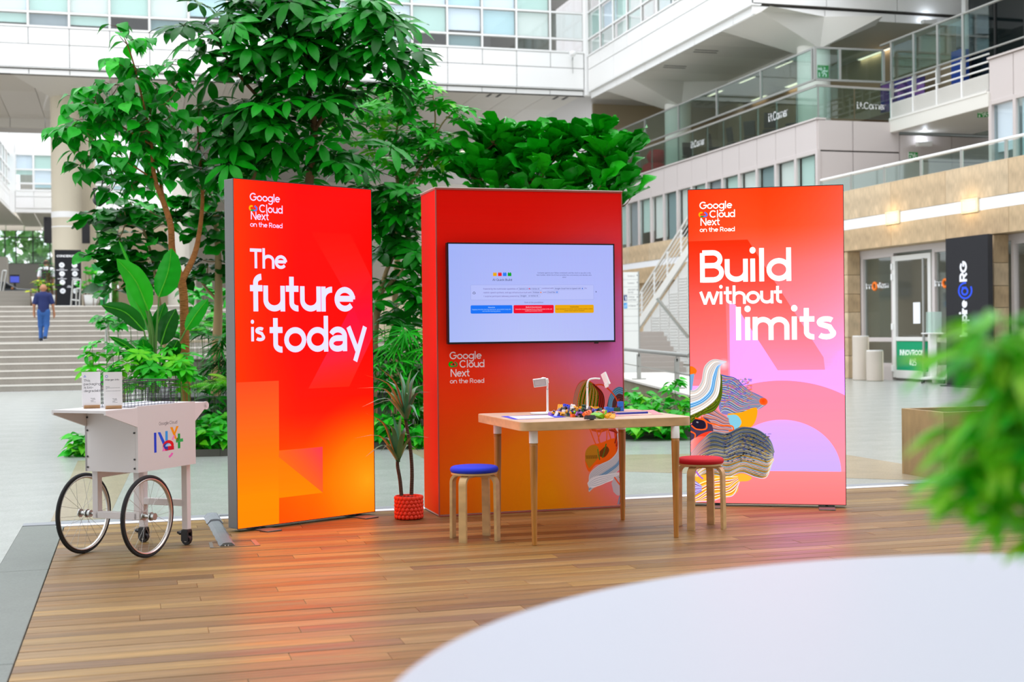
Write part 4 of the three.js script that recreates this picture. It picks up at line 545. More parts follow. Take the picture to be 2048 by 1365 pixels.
{ // white upper storey: windows below, band, glass screens above
  const G = SG('wall_upper', [XW, 0, 0], R(-90)), zs = Array.from({ length: 17 }, (_, i) => ZC - 1.42 * (16 - i));
  for (let i = 0; i < 16; i++) panel(G, zs[i], zs[i + 1], 7.02, 8.0, MAT.lilac, 0.06);
  M('backing', [bb(zs[0], ZC, 7.0, 7.98, -0.3, -0.03)], MAT.joint, G); M('coping', [rb(ZC - zs[0] + 0.1, 0.06, 0.36, 0.01, (zs[0] + ZC) / 2, 8.03, -0.1)], MAT.lilac, G);
  glazing('window_9', [XW, 0, 0], R(-90), zs, [[4.98, 6.92]], { frame: MAT.lilac, w: 0.14, bead: false, blind: (i) => [[MAT.blindgreen, MAT.blinddark, MAT.blindgreen][i % 3], [0.9, 1, 0.72][i % 3]] });
  const E = SG('wall_corner', [0, 0, ZC]); const xs = [XW, 22.35, 24.05]; for (let i = 0; i < 2; i++) { panel(E, xs[i], xs[i + 1], 7.02, 8.0, MAT.lilac, 0.06); panel(E, xs[i], xs[i + 1], 4.75, 7.0, MAT.lilac, 0.06); } for (const [a, b] of [[24.05, 26], [26, 28], [28, 31]]) { panel(E, a, b, 6.75, 7.6, MAT.lilac, 0.06); panel(E, a, b, 5.95, 6.75, MAT.lilac, 0.06); } M('backing', [bb(24.05, 31, 5.97, 7.62, -0.3, -0.03)], MAT.joint, E);
  M('backing', [bb(XW + 0.05, 24.05, 4.7, 8.0, -0.3, -0.03)], MAT.joint, E);
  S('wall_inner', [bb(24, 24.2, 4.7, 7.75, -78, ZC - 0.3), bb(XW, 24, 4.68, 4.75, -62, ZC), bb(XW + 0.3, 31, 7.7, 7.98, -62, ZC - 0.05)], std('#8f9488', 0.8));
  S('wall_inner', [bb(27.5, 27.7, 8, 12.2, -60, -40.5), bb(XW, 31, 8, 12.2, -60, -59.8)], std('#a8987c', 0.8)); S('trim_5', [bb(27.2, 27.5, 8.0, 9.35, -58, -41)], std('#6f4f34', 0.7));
  // glass balustrade, rail, upper screens
  const g = thing('glass_balustrade', 'long glass balustrade with white lettering on the white upper floor', 'railing', [XW, 8.03, -45]), yR = 9.09;
  MW('rail', [beam(v(XW, yR, -61), v(XW, yR, ZC), 0.06, 0.07)], MAT.greyframe, g);
  MW('rail', [beam(v(XW, yR, ZC), v(24.0, yR - 0.04, ZC), 0.06, 0.07)], MAT.greyframe, g);
  for (let i = 0; i < 16; i++) { MW('glass_panel', [bb(XW - 0.01, XW + 0.01, 8.06, yR - 0.02, zs[i] + 0.02, zs[i + 1] - 0.02)], MAT.glassgreen, g); MW('post', [bb(XW + 0.02, XW + 0.06, 8.06, yR, zs[i + 1] - 0.035, zs[i + 1] + 0.01)], MAT.satin, g); }
  MW('glass_panel', [bb(XW + 0.05, 22.4, 8.06, yR, ZC - 0.01, ZC + 0.01)], MAT.glassgreen, g); MW('glass_panel', [bb(22.46, 24, 8.06, yR - 0.04, ZC - 0.01, ZC + 0.01)], MAT.glassgreen, g);
  const h = thing('glass_screen', 'row of framed glass screens hung above the glass balustrade', 'screen', [XW - 0.05, 9.2, -45]), y0 = 9.24, y1 = 10.26;
  for (const y of [y0, y1]) MW('frame_bar', [beam(v(XW - 0.15, y, -58), v(XW - 0.15, y, ZC + 0.15), 0.06, 0.06), beam(v(XW - 0.15, y, ZC + 0.15), v(XW + 2.3, y + 0.02, ZC + 0.15), 0.06, 0.06)], MAT.satin, h);
  for (let i = 0; i <= 5; i++) { const z = ZC - 3.62 * i; MW('post', [bb(XW - 0.19, XW - 0.12, y0, y1, z - 0.04, z + 0.04)], MAT.satin, h); if (i < 5) MW('glass_panel', [bb(XW - 0.16, XW - 0.14, y0, y1, z - 3.56, z - 0.06)], MAT.glass, h); }
  for (const x of [XW - 0.15, XW + 0.72, XW + 2.3]) MW('post', [bb(x - 0.04, x + 0.04, y0, y1, ZC + 0.11, ZC + 0.19)], MAT.satin, h);
  MW('glass_panel', [bb(XW - 0.1, XW + 0.68, y0, y1, ZC + 0.14, ZC + 0.16)], MAT.glass, h); MW('glass_panel', [bb(XW + 0.78, XW + 2.25, y0, y1, ZC + 0.14, ZC + 0.16)], MAT.glass, h);
  const let_ = (p, turn, w, label) => { const o = thing('balustrade_lettering', label, 'lettering', p, turn); M('letters', [printText('i.t.Corner', 0, 0, w * 0.135, w, 0.2)], std('#f4f6f6', 0.5), o); };
  let_([22.5, 8.4, ZC + 0.03], 0, 1.05, 'large white lettering on the glass facing front above the corner panels');
  const a = onX(1537, 244, XW - 0.03), b = onX(1382, 297, XW - 0.03); let_([XW - 0.03, a.y, a.z], R(-90), 1.4, 'white lettering on the side glass panel nearest the corner'); let_([XW - 0.03, b.y, b.z], R(-90), 1.3, 'smaller white lettering on the side glass farther along the balustrade');
  // columns, seats and lamps behind the glass
  for (const [x, z] of [[22.6, -53.2], [22.6, -41.3]]) { const c = SG('column', [x, 0, z]); M('shaft', [cy(0.56, 0.56, 3.4, 0, 9.6, 0, 28)], std('#eeece4', 0.5), c); }
  const e = thing('exit_sign', 'green and white emergency exit sign on the round white column', 'sign', [22.62, 10.05, -40.71]); M('plate', [T(new THREE.BoxGeometry(0.42, 0.42, 0.02), 0, 0, 0)], [MAT.white, MAT.white, MAT.white, MAT.white, printed(PRINT.exit), MAT.white], e);
  const chairAt = (px, py, x, n) => { const p = onX(px, py, x), o = thing('swivel_chair', n, 'chair', [x, 8, p.z], R(60 + px), 'dark chairs behind the glass'); M('seat', [rb(0.5, 0.08, 0.5, 0.03, 0, 0.48, 0)], MAT.charcoal, o); M('backrest', [rb(0.48, 0.55, 0.07, 0.03, 0, 0.82, -0.22, -0.12)], MAT.charcoal, o); M('post', [cy(0.03, 0.03, 0.42, 0, 0.24, 0, 10)], MAT.satin, o); M('base', [cy(0.25, 0.08, 0.05, 0, 0.03, 0, 16)], MAT.charcoal, o); };
  chairAt(1430, 300, 22.2, 'dark chair behind the glass, next to the round column'); chairAt(1470, 285, 22.4, 'dark chair behind the glass, second from the round column'); chairAt(1505, 270, 22.4, 'dark chair behind the glass, beside the long table'); chairAt(1380, 310, 22.2, 'dark chair behind the glass, right beside the round column'); chairAt(1540, 260, 22.2, 'dark chair behind the lettering nearest the corner'); chairAt(1590, 245, 22.4, 'dark chair behind the glass, closest to the corner column');
  const tb = thing('long_table', 'long dark table behind the glass balustrade', 'table', [23.6, 8, -45.5]); M('table_top', [rb(0.9, 0.05, 5, 0.01, 0, 0.74, 0)], MAT.charcoal, tb); for (const [x, z] of [[-0.35, -2.3], [0.35, -2.3], [-0.35, 2.3], [0.35, 2.3]]) M('leg', [bb(x - 0.03, x + 0.03, 0, 0.72, z - 0.03, z + 0.03)], MAT.charcoal, tb);
  const rd = onX(1326, 320, 22.3), rc = thing('lounge_seat', 'red round lounge seat behind the glass by the column', 'chair', [21.9, 8, rd.z]); M('seat', [lathe([[0, 0], [0.5, 0], [0.58, 0.25], [0.5, 0.5], [0.3, 0.6], [0, 0.62]], 28)], MAT.red, rc); M('backrest', [T(lathe([[0, 0.6], [0.35, 0.62], [0.45, 0.9], [0.3, 1.15], [0, 1.2]], 24), 0.1, 0, 0)], MAT.red, rc);
  let n = 0; const place = ['above the far end of the glass balustrade', 'above the middle of the glass balustrade', 'just before the corner column', 'behind the glass beyond the corner column', 'behind the framed corner screen', 'right of the exit sign'];
  for (const [px, py] of [[1428, 186], [1491, 159], [1564, 128], [1740, 112], [1765, 103], [1682, 138], [1520, 196], [1590, 168]]) {
    const y = 11.82, p = onY(px, py, y), o = thing('ceiling_light', 'bright linear ceiling light ' + (place[n] ?? ['deep inside, seen through the middle screens', 'deep inside, seen near the corner screens'][n - 6]), 'ceiling light', p, 0); n++;
    M('housing', [bx(0.3, 0.05, 1.5, 0, 0.01, 0)], MAT.white, o); M('diffuser', [bx(0.24, 0.02, 1.4, 0, -0.02, 0)], glow('#fff0d2', 1.7), o);
    areaLight(p.clone().add(v(0, -0.05, 0)), p.clone().add(v(0, -1, 0)), 0.24, 1.4, '#ffe9c8', 4);
  }
  for (const [px, py, yy, s] of [[1855, 43, 0, 'upper'], [1845, 287, 1, 'lower']]) {
    const p = yy ? onZ(px, py, ZC + 0.1) : onZ(px, py, -40.3), o = thing('wall_uplight', s + ' white wedge uplight washing the white wall ' + (yy ? 'under the bridge' : 'above the bridge'), 'lamp', p); M('shade', [prism([[-0.26, 0], [0.26, 0.06], [0.24, -0.1], [-0.24, -0.1]], 0.16, 0.01)], MAT.white, o); M('bulb', [rb(0.22, 0.02, 0.1, 0.008, 0, 0.05, 0.08)], glow('#eef4ff', 1.5), o);
    const l = new THREE.PointLight('#e6f0ff', 0.45, 0, 2); l.position.set(p.x, p.y + 0.16, p.z + 0.14); l.name = 'uplight'; l.castShadow = true; scene.add(l);
  }
}
{ // bridge and the block at the right edge
  const XB = 23.8, z0 = ZC, z1 = -33.2, b = SG('bridge'); M('girder', [rb(0.2, 0.42, z1 - z0 + 0.1, 0.02, XB, 7.86, (z0 + z1) / 2), bb(XB + 0.1, XB + 3, 7.7, 8.0, z0, z1)], std('#e4e2da', 0.5), b);
  M('flange', [bb(XB - 0.12, XB + 0.1, 8.05, 8.12, z0, z1)], std('#e8e6e0', 0.5), b);
  const r = thing('bridge_railing', 'white bridge railing with a perforated panel, round bars and glass screens above', 'railing', [XB, 8.1, -36]);
  for (let i = 0; i < 4; i++) { const a = z0 + (z1 - z0) / 4 * i, c = z0 + (z1 - z0) / 4 * (i + 1); MW('mesh_panel', [bb(XB - 0.02, XB, 8.14, 8.62, a + 0.03, c - 0.03), ...Array.from({ length: 12 }, (_, k) => bb(XB - 0.035, XB - 0.02, 8.16 + k * 0.038, 8.178 + k * 0.038, a + 0.04, c - 0.04))], std('#dcdad4', 0.5), r); MW('post', [bb(XB - 0.06, XB - 0.01, 8.0, 9.25, a - 0.03, a + 0.03)], MAT.white, r); MW('screen_post', [bb(XB - 0.18, XB - 0.1, 8.75, 10.6, a + 0.2, a + 0.28)], MAT.satin, r); MW('glass_panel', [bb(XB - 0.16, XB - 0.14, 9.3, 10.55, a + 0.3, c + 0.18)], MAT.glass, r); }
  for (const y of [8.76, 8.96, 9.18]) MW('bar', [bar(v(XB - 0.03, y, z0), v(XB - 0.03, y, z1), 0.028, 8)], MAT.white, r); MW('bar', [bar(v(XB - 0.15, 10.56, z0 - 0.4), v(XB - 0.15, 10.56, z1 + 4), 0.04, 8)], MAT.satin, r); MW('bar', [bar(v(XB - 0.15, 9.28, z0 - 0.4), v(XB - 0.15, 9.28, z1 + 4), 0.03, 8)], MAT.satin, r);
  const B = SG('wall_block', [XB, 0, 0], R(-90)); for (let i = 0; i < 5; i++) panel(B, z1 + i * 1.1, z1 + (i + 1) * 1.1, 7.78, 9.0, MAT.lilac, 0.06); M('backing', [bb(z1, z1 + 6, 7.8, 8.98, -0.3, -0.03)], MAT.joint, B); M('coping', [rb(6, 0.06, 0.4, 0.01, z1 + 3, 9.03, -0.1)], MAT.lilac, B);
  glazing('window_10', [XB, 0, 0], R(-90), [0, 1, 2, 3, 4, 5].map((i) => z1 + 0.06 + i * 1.1), [[4.98, 7.68]], { frame: MAT.lilac, w: 0.13, bead: false, blind: (i) => [MAT.blindblue, i ? 1 : 0.5] });
  S('wall_inner', [bb(XB + 2, XB + 2.2, 4.8, 7.8, -33, -26), bb(XB, XB + 7, 4.7, 7.7, -33.25, -33.1)], std('#9fb0b4', 0.8));
  // dark glass storey behind the bridge, with its white frame, and the block's own balustrade
  const gz = SG('window_12', [27.2, 0, 0], R(-90)), dg = phy('#1d2a2c', 0.05, { transmission: 0.5, thickness: 0, ior: 1.5 }); const za = onX(1932, 60, 27.2).z, zb = -30; M('frame', [rb(0.22, 7, 0.2, 0.02, za, 11.2, 0), rb(zb - za, 0.22, 0.2, 0.02, (za + zb) / 2, 13.2, 0)], MAT.white, gz);
  for (let i = 0; i < 5; i++) { const a = za + 0.15 + i * 1.5; M('pane', [bx(1.42, 5, 0.02, a + 0.72, 10.5, 0)], dg, gz); M('mullion', [bx(0.07, 5, 0.1, a + 1.46, 10.5, 0)], MAT.dark, gz); } S('wall_inner', [bb(30, 30.2, 7.9, 13.4, -44, -24)], std('#4a4a46', 0.8)); 
  S('ceiling', [bb(23, 31, 13.3, 13.5, -40.2, -24)], MAT.soffit);
  const bl = onX(1920, 120, 26.8), p = thing('blue_pillar', 'narrow deep blue panel standing beside the dark glazing', 'panel', [26.8, 8, bl.z]); M('panel_board', [rb(0.3, 2.6, 0.6, 0.02, 0, 1.3, 0)], std('#0f3f9c', 0.5), p);
  const pr = thing('purple_poster', 'purple abstract poster on the wall behind the bridge bars', 'poster', onX(1805, 188, 26.5), R(-70)); M('board', [T(new THREE.BoxGeometry(1.9, 1.1, 0.05), 0, 0, 0)], printed(canvasTex(128, 96, (c) => { c.fillStyle = '#5a4a86'; c.fillRect(0, 0, 128, 96); const r2 = rng(4); for (let i = 0; i < 60; i++) { c.fillStyle = ['#3a56a8', '#8a5aa8', '#2a2c54', '#b07ac0'][i % 4]; c.globalAlpha = .4; c.beginPath(); c.arc(r2() * 128, r2() * 96, 6 + r2() * 14, 0, 7); c.fill(); } })), pr);
  for (const [px, py, x, label] of [[1967, 228, 24.4, 'small green exit sign under the bridge by the block window'], [1826, 311, 23.9, 'small green exit sign over the dark doorway behind the terrace railing']]) { const q = x > 24.1 ? onX(px, py, x) : onZ(px, py, ZC + 0.12), o = thing('exit_sign', label, 'sign', q, R(x > 24.1 ? -40 : 0)); if (x > 24.1) M('hanger', [bar(v(-0.1, 0.1, 0), v(-0.1, 7.72 - q.y, 0), 0.008, 6), bar(v(0.1, 0.1, 0), v(0.1, 7.72 - q.y, 0), 0.008, 6)], MAT.dark, o); M('plate', [T(new THREE.BoxGeometry(0.34, 0.2, 0.03))], [MAT.white, MAT.white, MAT.white, MAT.white, printed(PRINT.exit), MAT.white], o); }
  // recessed doorway behind the terrace railing
  S('door_2', [bb(24.1, 28.5, 4.75, 5.95, ZC - 0.9, ZC - 0.8)], std('#5c574c', 0.5)); S('wall_inner', [bb(29, 29.2, 4.7, 7.7, -38.3, -33.2), bb(24.05, 31, 4.6, 4.76, -39.4, -33.2)], std('#c2beb4', 0.7));
  S('window_13', [bb(28.92, 29, 4.9, 6.3, -37.6, -35.2)], phy('#33383a', 0.08, {}));
}
{ // banner, tall translucent drums, lectern on castors
  const s = thing('upright_banner', 'tall black banner with white and blue upright lettering before the sandstone pier', 'banner', [17.7, 0, -25.5], R(-90)); const wd = 1.54;
  M('board', [T(new THREE.BoxGeometry(wd, 3.32, 0.12), 0, 1.66, 0)], [MAT.charcoal, MAT.charcoal, MAT.charcoal, MAT.charcoal, printed(PRINT.inspire, 0.5), MAT.charcoal], s); M('foot', [rb(wd, 0.03, 0.4, 0.01, 0, 0.015, 0.04)], MAT.charcoal, s);
  const dm = phy('#f4eade', 0.5, { transmission: 0.35, thickness: 0 }), drum = (px, py, r, h, label) => { const p = onX(px, py, 17.74); p.y = 0; const o = thing('translucent_drum', label, 'drum', p); const pts = [[0, 0], [r, 0]]; for (let k = 0; k <= 60; k++) pts.push([r + (k % 2) * 0.012, 0.02 + (h - 0.04) * k / 60]); pts.push([r, h], [0, h]); M('drum_body', [lathe(pts, 32)], dm, o); M('lid', [cy(r * 1.01, r * 1.01, 0.02, 0, h, 0, 32)], MAT.white, o); M('seam', [bx(0.02, h * 0.96, 0.012, 0.1, h / 2, r + 0.012)], std('#e9dcc8', 0.5), o); };
  drum(1722, 760, 0.2, 1.12, 'taller ribbed translucent white drum against the sandstone pier'); drum(1750, 761, 0.2, 0.76, 'shorter ribbed translucent white drum beside the taller one');
  const p = onY(1868, 767), L = thing('mobile_lectern', 'white lectern with an acrylic top panel standing on castors by the glass door', 'lectern', p, R(-40));
  M('base', [rb(0.56, 0.06, 0.46, 0.02, 0, 0.12, 0)], MAT.white, L); M('post', [rb(0.16, 1.05, 0.1, 0.02, 0, 0.66, 0)], MAT.white, L); M('tray', [rb(0.52, 0.03, 0.4, 0.012, 0, 1.18, 0)], MAT.white, L); M('acrylic_panel', [rb(0.36, 0.5, 0.02, 0.006, 0.02, 1.44, 0.1, -0.08)], phy('#e4f4ee', 0.1, { transmission: 0.7, thickness: 0 }), L);
  for (const [x, z] of [[-0.25, -0.18], [0.25, -0.18], [-0.25, 0.18], [0.25, 0.18]]) M('castor', [cy(0.045, 0.045, 0.03, x, 0.045, z, 16, 0, 0, PI / 2), bx(0.03, 0.05, 0.03, x, 0.085, z)], MAT.black, L);
}
{ // behind the panels: totem, guard rail on the planter wall, stair with white railing
  const t = onY(1262, 755), o = thing('wayfinding_totem', 'white wayfinding totem with stacked direction plates behind the guard rail', 'sign', t, R(-12)); const tw = 0.46;
  M('plate_stack', [T(new THREE.BoxGeometry(tw, 2.95, 0.2), 0, 1.5, 0)], [MAT.steel, MAT.steel, MAT.white, MAT.white, printed(PRINT.totem, 0.45), MAT.white], o); M('edge', [bx(0.03, 2.98, 0.24, -tw / 2, 1.5, 0), bx(0.03, 2.98, 0.24, tw / 2, 1.5, 0)], MAT.satin, o); M('foot', [bx(0.7, 0.03, 0.5, 0, 0.015, 0)], MAT.dark, o);
  const a = onY(1252, 757, 0.5), b = onY(1382, 790, 0.5), d = b.clone().sub(a).normalize(), A = a.clone().addScaledVector(d, -3), B = b.clone().addScaledVector(d, 0.4), nrm = v(d.z, 0, -d.x); if (nrm.x < 0) nrm.negate();
  const w = SG('wall_planter'); M('wall_body', [hexa([A, B, B.clone().addScaledVector(nrm, 1.15), A.clone().addScaledVector(nrm, 1.15)].map((p) => v(p.x, 0, p.z)), [A, B, B.clone().addScaledVector(nrm, 1.15), A.clone().addScaledVector(nrm, 1.15)].map((p) => v(p.x, 0.47, p.z)))], std('#958d74', 0.8, { map: sandTex }), w);
  M('cap', [hexa([A.clone().addScaledVector(nrm, -0.03), B.clone().addScaledVector(nrm, -0.03), B.clone().addScaledVector(nrm, 1.2), A.clone().addScaledVector(nrm, 1.2)].map((p) => v(p.x, 0.47, p.z)), [A.clone().addScaledVector(nrm, -0.03), B.clone().addScaledVector(nrm, -0.03), B.clone().addScaledVector(nrm, 1.2), A.clone().addScaledVector(nrm, 1.2)].map((p) => v(p.x, 0.5, p.z)))], std('#dcd7cf', 0.4), w);
  const gr = thing('guard_rail', 'low grey metal guard rail with flat posts on the planter wall', 'railing', v(a.x, 0.5, a.z)); const q = (x, y) => { const r0 = ray(x, y), t0 = (A.clone().addScaledVector(nrm, 0.14).sub(EYE)).dot(nrm) / r0.dot(nrm); return EYE.clone().addScaledVector(r0, t0); };
  const p1 = q(1278, 755), p2 = q(1354, 762), rail = (y0, y1, r) => MW('rail', [bar(v(p1.x, 0, p1.z).addScaledVector(d, -3).setY(y0), v(p2.x, 0, p2.z).addScaledVector(d, 1).setY(y1), r, 10)], r > 0.025 ? MAT.satin : MAT.steel, gr);
  const yr = q(1278, 702).y; rail(yr, yr, 0.034); const ym = q(1278, 733).y; rail(ym, ym, 0.01);
  for (const p of [p1, p2]) { MW('post', [bx(0.07, yr - 0.56, 0.02, p.x, 0.5 + (yr - 0.56) / 2, p.z), bx(0.02, 0.1, 0.02, p.x, yr - 0.05, p.z), bx(0.22, 0.015, 0.1, p.x, 0.508, p.z)], MAT.satin, gr); }
  // concrete steps and the white stair going up to the right
  const st = SG('stairs_side'), gm = std('#a8a19a', 0.7); const D = 42; const s0 = at(1283, 746, D); for (let i = 0; i < 8; i++) { const lft = at(1240, 700, D + i * 0.32), rgt = at(1371 - i * 6.3, 700, D + i * 0.32); M('step', [beam(v(lft.x, 0.08 + 0.16 * i, lft.z), v(rgt.x, 0.08 + 0.16 * i, rgt.z), 0.36, 0.158)], gm, st); }
  const X3 = 19.6, P = (x, y) => onX(x, y, X3), sr = thing('staircase', 'white steel staircase with slanting bar railing and louvred side panels', 'staircase', [X3, 0, P(1330, 700).z]);
  const lo = P(1284, 640), hi = P(1374, 505), lo2 = P(1284, 582), hi2 = P(1374, 438); const up = hi.clone().sub(lo), ext = (p, t) => p.clone().addScaledVector(up, t);
  MW('stringer', [beam(ext(lo, -0.35), ext(hi, 0.25), 0.08, 0.34)], std('#e9e7e1', 0.5), sr); MW('handrail', [beam(ext(lo2, -0.3), ext(hi2, 0.25), 0.06, 0.09)], std('#dedbd4', 0.5), sr);
  for (let k = 1; k <= 5; k++) { const t = k / 6, aa = lo.clone().lerp(lo2, t), bbp = hi.clone().lerp(hi2, t); MW('bar', [bar(ext(aa, -0.25), ext(bbp, 0.25), 0.022, 6)], MAT.white, sr); }
  for (let k = 0; k < 5; k++) { const t = k / 3.4, aa = lo.clone().lerp(hi, t), bbp = lo2.clone().lerp(hi2, t); MW('post', [beam(aa, bbp, 0.06, 0.06)], MAT.white, sr); }
  const bt = (t) => v(X3 + 0.05, Math.max(0.1, lo.y + (hi.y - lo.y) * t - 0.3), lo.z + (hi.z - lo.z) * t);
  for (let k = 0; k < 6; k++) { const t0 = k / 5, t1 = (k + 0.92) / 5, p0 = bt(t0), q0 = bt(t1); const pts = [v(X3 + 0.05, 0.05, p0.z), v(X3 + 0.05, 0.05, q0.z), q0, p0]; MW('louvre_panel', [hexa(pts, pts.map((p) => p.clone().add(v(0.05, 0, 0)))), ...Array.from({ length: 30 }, (_, j) => { const y = 0.15 + j * 0.11; return y < p0.y - 0.12 ? bb(X3 + 0.02, X3 + 0.055, y, y + 0.05, Math.min(p0.z, q0.z) + 0.05, Math.max(p0.z, q0.z) - 0.05) : null; })], std('#dddcd8', 0.5), sr); }
  MW('inner_rail', [bar(at(1314, 597, 40), at(1377, 676, 40), 0.05, 8)], MAT.steel, sr);
}
// ---------------------------------------------------------------- the booth on the deck
function lightbox(label, p, turn, w, h, map, glowers) {
  const o = thing('lightbox', label, 'lightbox', p, turn), y0 = 0.022, d = 0.115, e = 0.012, al = std('#6c6b69', 0.45, { metalness: 0.35 });
  M('frame', [rb(e, h - y0, d, 0.003, e / 2, (h + y0) / 2, -d / 2), rb(e, h - y0, d, 0.003, w - e / 2, (h + y0) / 2, -d / 2), rb(w - 2 * e, e, d, 0.003, w / 2, h - e / 2, -d / 2), rb(w - 2 * e, e, d, 0.003, w / 2, y0 + e / 2, -d / 2)], al, o);
  M('lit_fabric', [T(new THREE.PlaneGeometry(w - 0.006, h - y0 - 0.006), w / 2, (h + y0) / 2, 0.0015)], lit(backlit(map, 2), 2), o);
  M('back_panel', [bx(w - 2 * e, h - y0 - 2 * e, 0.01, w / 2, (h + y0) / 2, -d + 0.008)], MAT.white, o);
  for (const u of [0.2, w - 0.14]) M('foot', [rb(0.12, 0.008, 0.34, 0.003, u, 0.004, -0.02), bx(0.02, 0.02, 0.06, u, 0.016, -0.06)], al, o);
  M('piping', [bx(w, 0.004, 0.004, w / 2, h + 0.001, 0.001), bx(w, 0.004, 0.004, w / 2, y0, 0.001), bx(0.004, h - y0, 0.004, 0, (h + y0) / 2, 0.001), bx(0.004, h - y0, 0.004, w, (h + y0) / 2, 0.001)], MAT.dark, o);
  for (const [yc, hh, c, k] of glowers) areaLight(v(w / 2, yc, 0.02).applyMatrix4(o.matrixWorld), v(w / 2, yc, 1).applyMatrix4(o.matrixWorld), w - 0.03, hh, c, k);
  return o;
}
lightbox('red and orange backlit panel with big white words about the future', [0.66, 0, -9.215], R(28.1), 1.178, 2.407, PRINT.left, [[1.7, 1.3, '#ff1a08', 0.18], [0.55, 0.9, '#ff6a05', 0.6]]);
lightbox('pink and orange backlit panel with a swirling striped shape at its lower left', [4.075, 0, -9.413], R(-27.85), 1.15, 2.41, PRINT.right, [[1.8, 1.1, '#ff8a80', 0.3], [0.65, 1.1, '#f79ac0', 0.4]]);
{ // centre panel with the screen
  const w = 1.45, h = 2.39, d = 0.47, o = thing('display_wall', 'freestanding red to violet printed wall panel that carries the screen', 'display wall', [2.121, 0, -9.474], R(1.15));
  const sideTex = canvasTex(64, 512, (c, W, H) => { c.fillStyle = grad(c, 0, 0, 0, H, [0, '#e2231b'], [0.6, '#e02a18'], [0.85, '#e03a10'], [1, '#dc480c']); c.fillRect(0, 0, W, H); });
  M('front_print', [T(new THREE.PlaneGeometry(w - 0.012, h - 0.02), w / 2, h / 2 + 0.006, 0.001)], printed(backlit(PRINT.centre, 0.72), 0.9, { specularIntensity: 0.1 }), o);
  M('side_print', [T(new THREE.PlaneGeometry(d - 0.02, h - 0.02), -0.001, h / 2 + 0.006, -d / 2, 0, -PI / 2, 0), T(new THREE.PlaneGeometry(d - 0.02, h - 0.02), w + 0.001, h / 2 + 0.006, -d / 2, 0, PI / 2, 0)], printed(sideTex, 0.9, { specularIntensity: 0.1 }), o);
  M('core', [bb(0.002, w - 0.002, 0.004, h - 0.006, -d, -0.002)], std('#b9aca6', 0.6), o);
  M('frame', [rb(w + 0.01, 0.014, d + 0.01, 0.004, w / 2, h, -d / 2), rb(0.01, h, 0.01, 0.003, 0.001, h / 2, -0.001), rb(0.01, h, 0.01, 0.003, w - 0.001, h / 2, -0.001), bx(w, 0.008, 0.012, w / 2, 0.006, -0.003)], std('#a84a40', 0.5), o);
  M('top_strip', [rb(w + 0.014, 0.008, d + 0.014, 0.003, w / 2, h + 0.009, -d / 2)], std('#c9b6ae', 0.5), o);
  const t = thing('television', 'wide flat television screen mounted on the red panel showing a pale blue slide', 'television', [0, 0, 0], R(1.15)); t.position.copy(v(0.712, 1.627, 0.016).applyMatrix4(o.matrixWorld)); t.updateMatrixWorld(true);
  const tw = 1.296, th = 0.738; t.rotation.z = 0; M('case', [rb(tw, th, 0.05, 0.006, 0, 0, 0.025), rb(0.5, 0.3, 0.012, 0.004, 0, 0, -0.002)], MAT.black, t); M('bezel', [bx(tw, 0.01, 0.004, 0, th / 2 - 0.005, 0.052), bx(tw, 0.014, 0.004, 0, -th / 2 + 0.007, 0.052), bx(0.01, th, 0.004, -tw / 2 + 0.005, 0, 0.052), bx(0.01, th, 0.004, tw / 2 - 0.005, 0, 0.052)], std('#101018', 0.3), t);
  M('screen', [T(new THREE.PlaneGeometry(tw - 0.02, th - 0.024), 0, 0.002, 0.0515)], lit(PRINT.screen, 0.97), t); M('sensor', [rb(0.03, 0.012, 0.02, 0.003, 0.5, -th / 2 - 0.004, 0.04)], MAT.dark, t);
  areaLight(v(0, 0, 0.07).applyMatrix4(t.matrixWorld), v(0, 0, 1).applyMatrix4(t.matrixWorld), tw - 0.04, th - 0.04, '#b0bcff', 0.3);
}
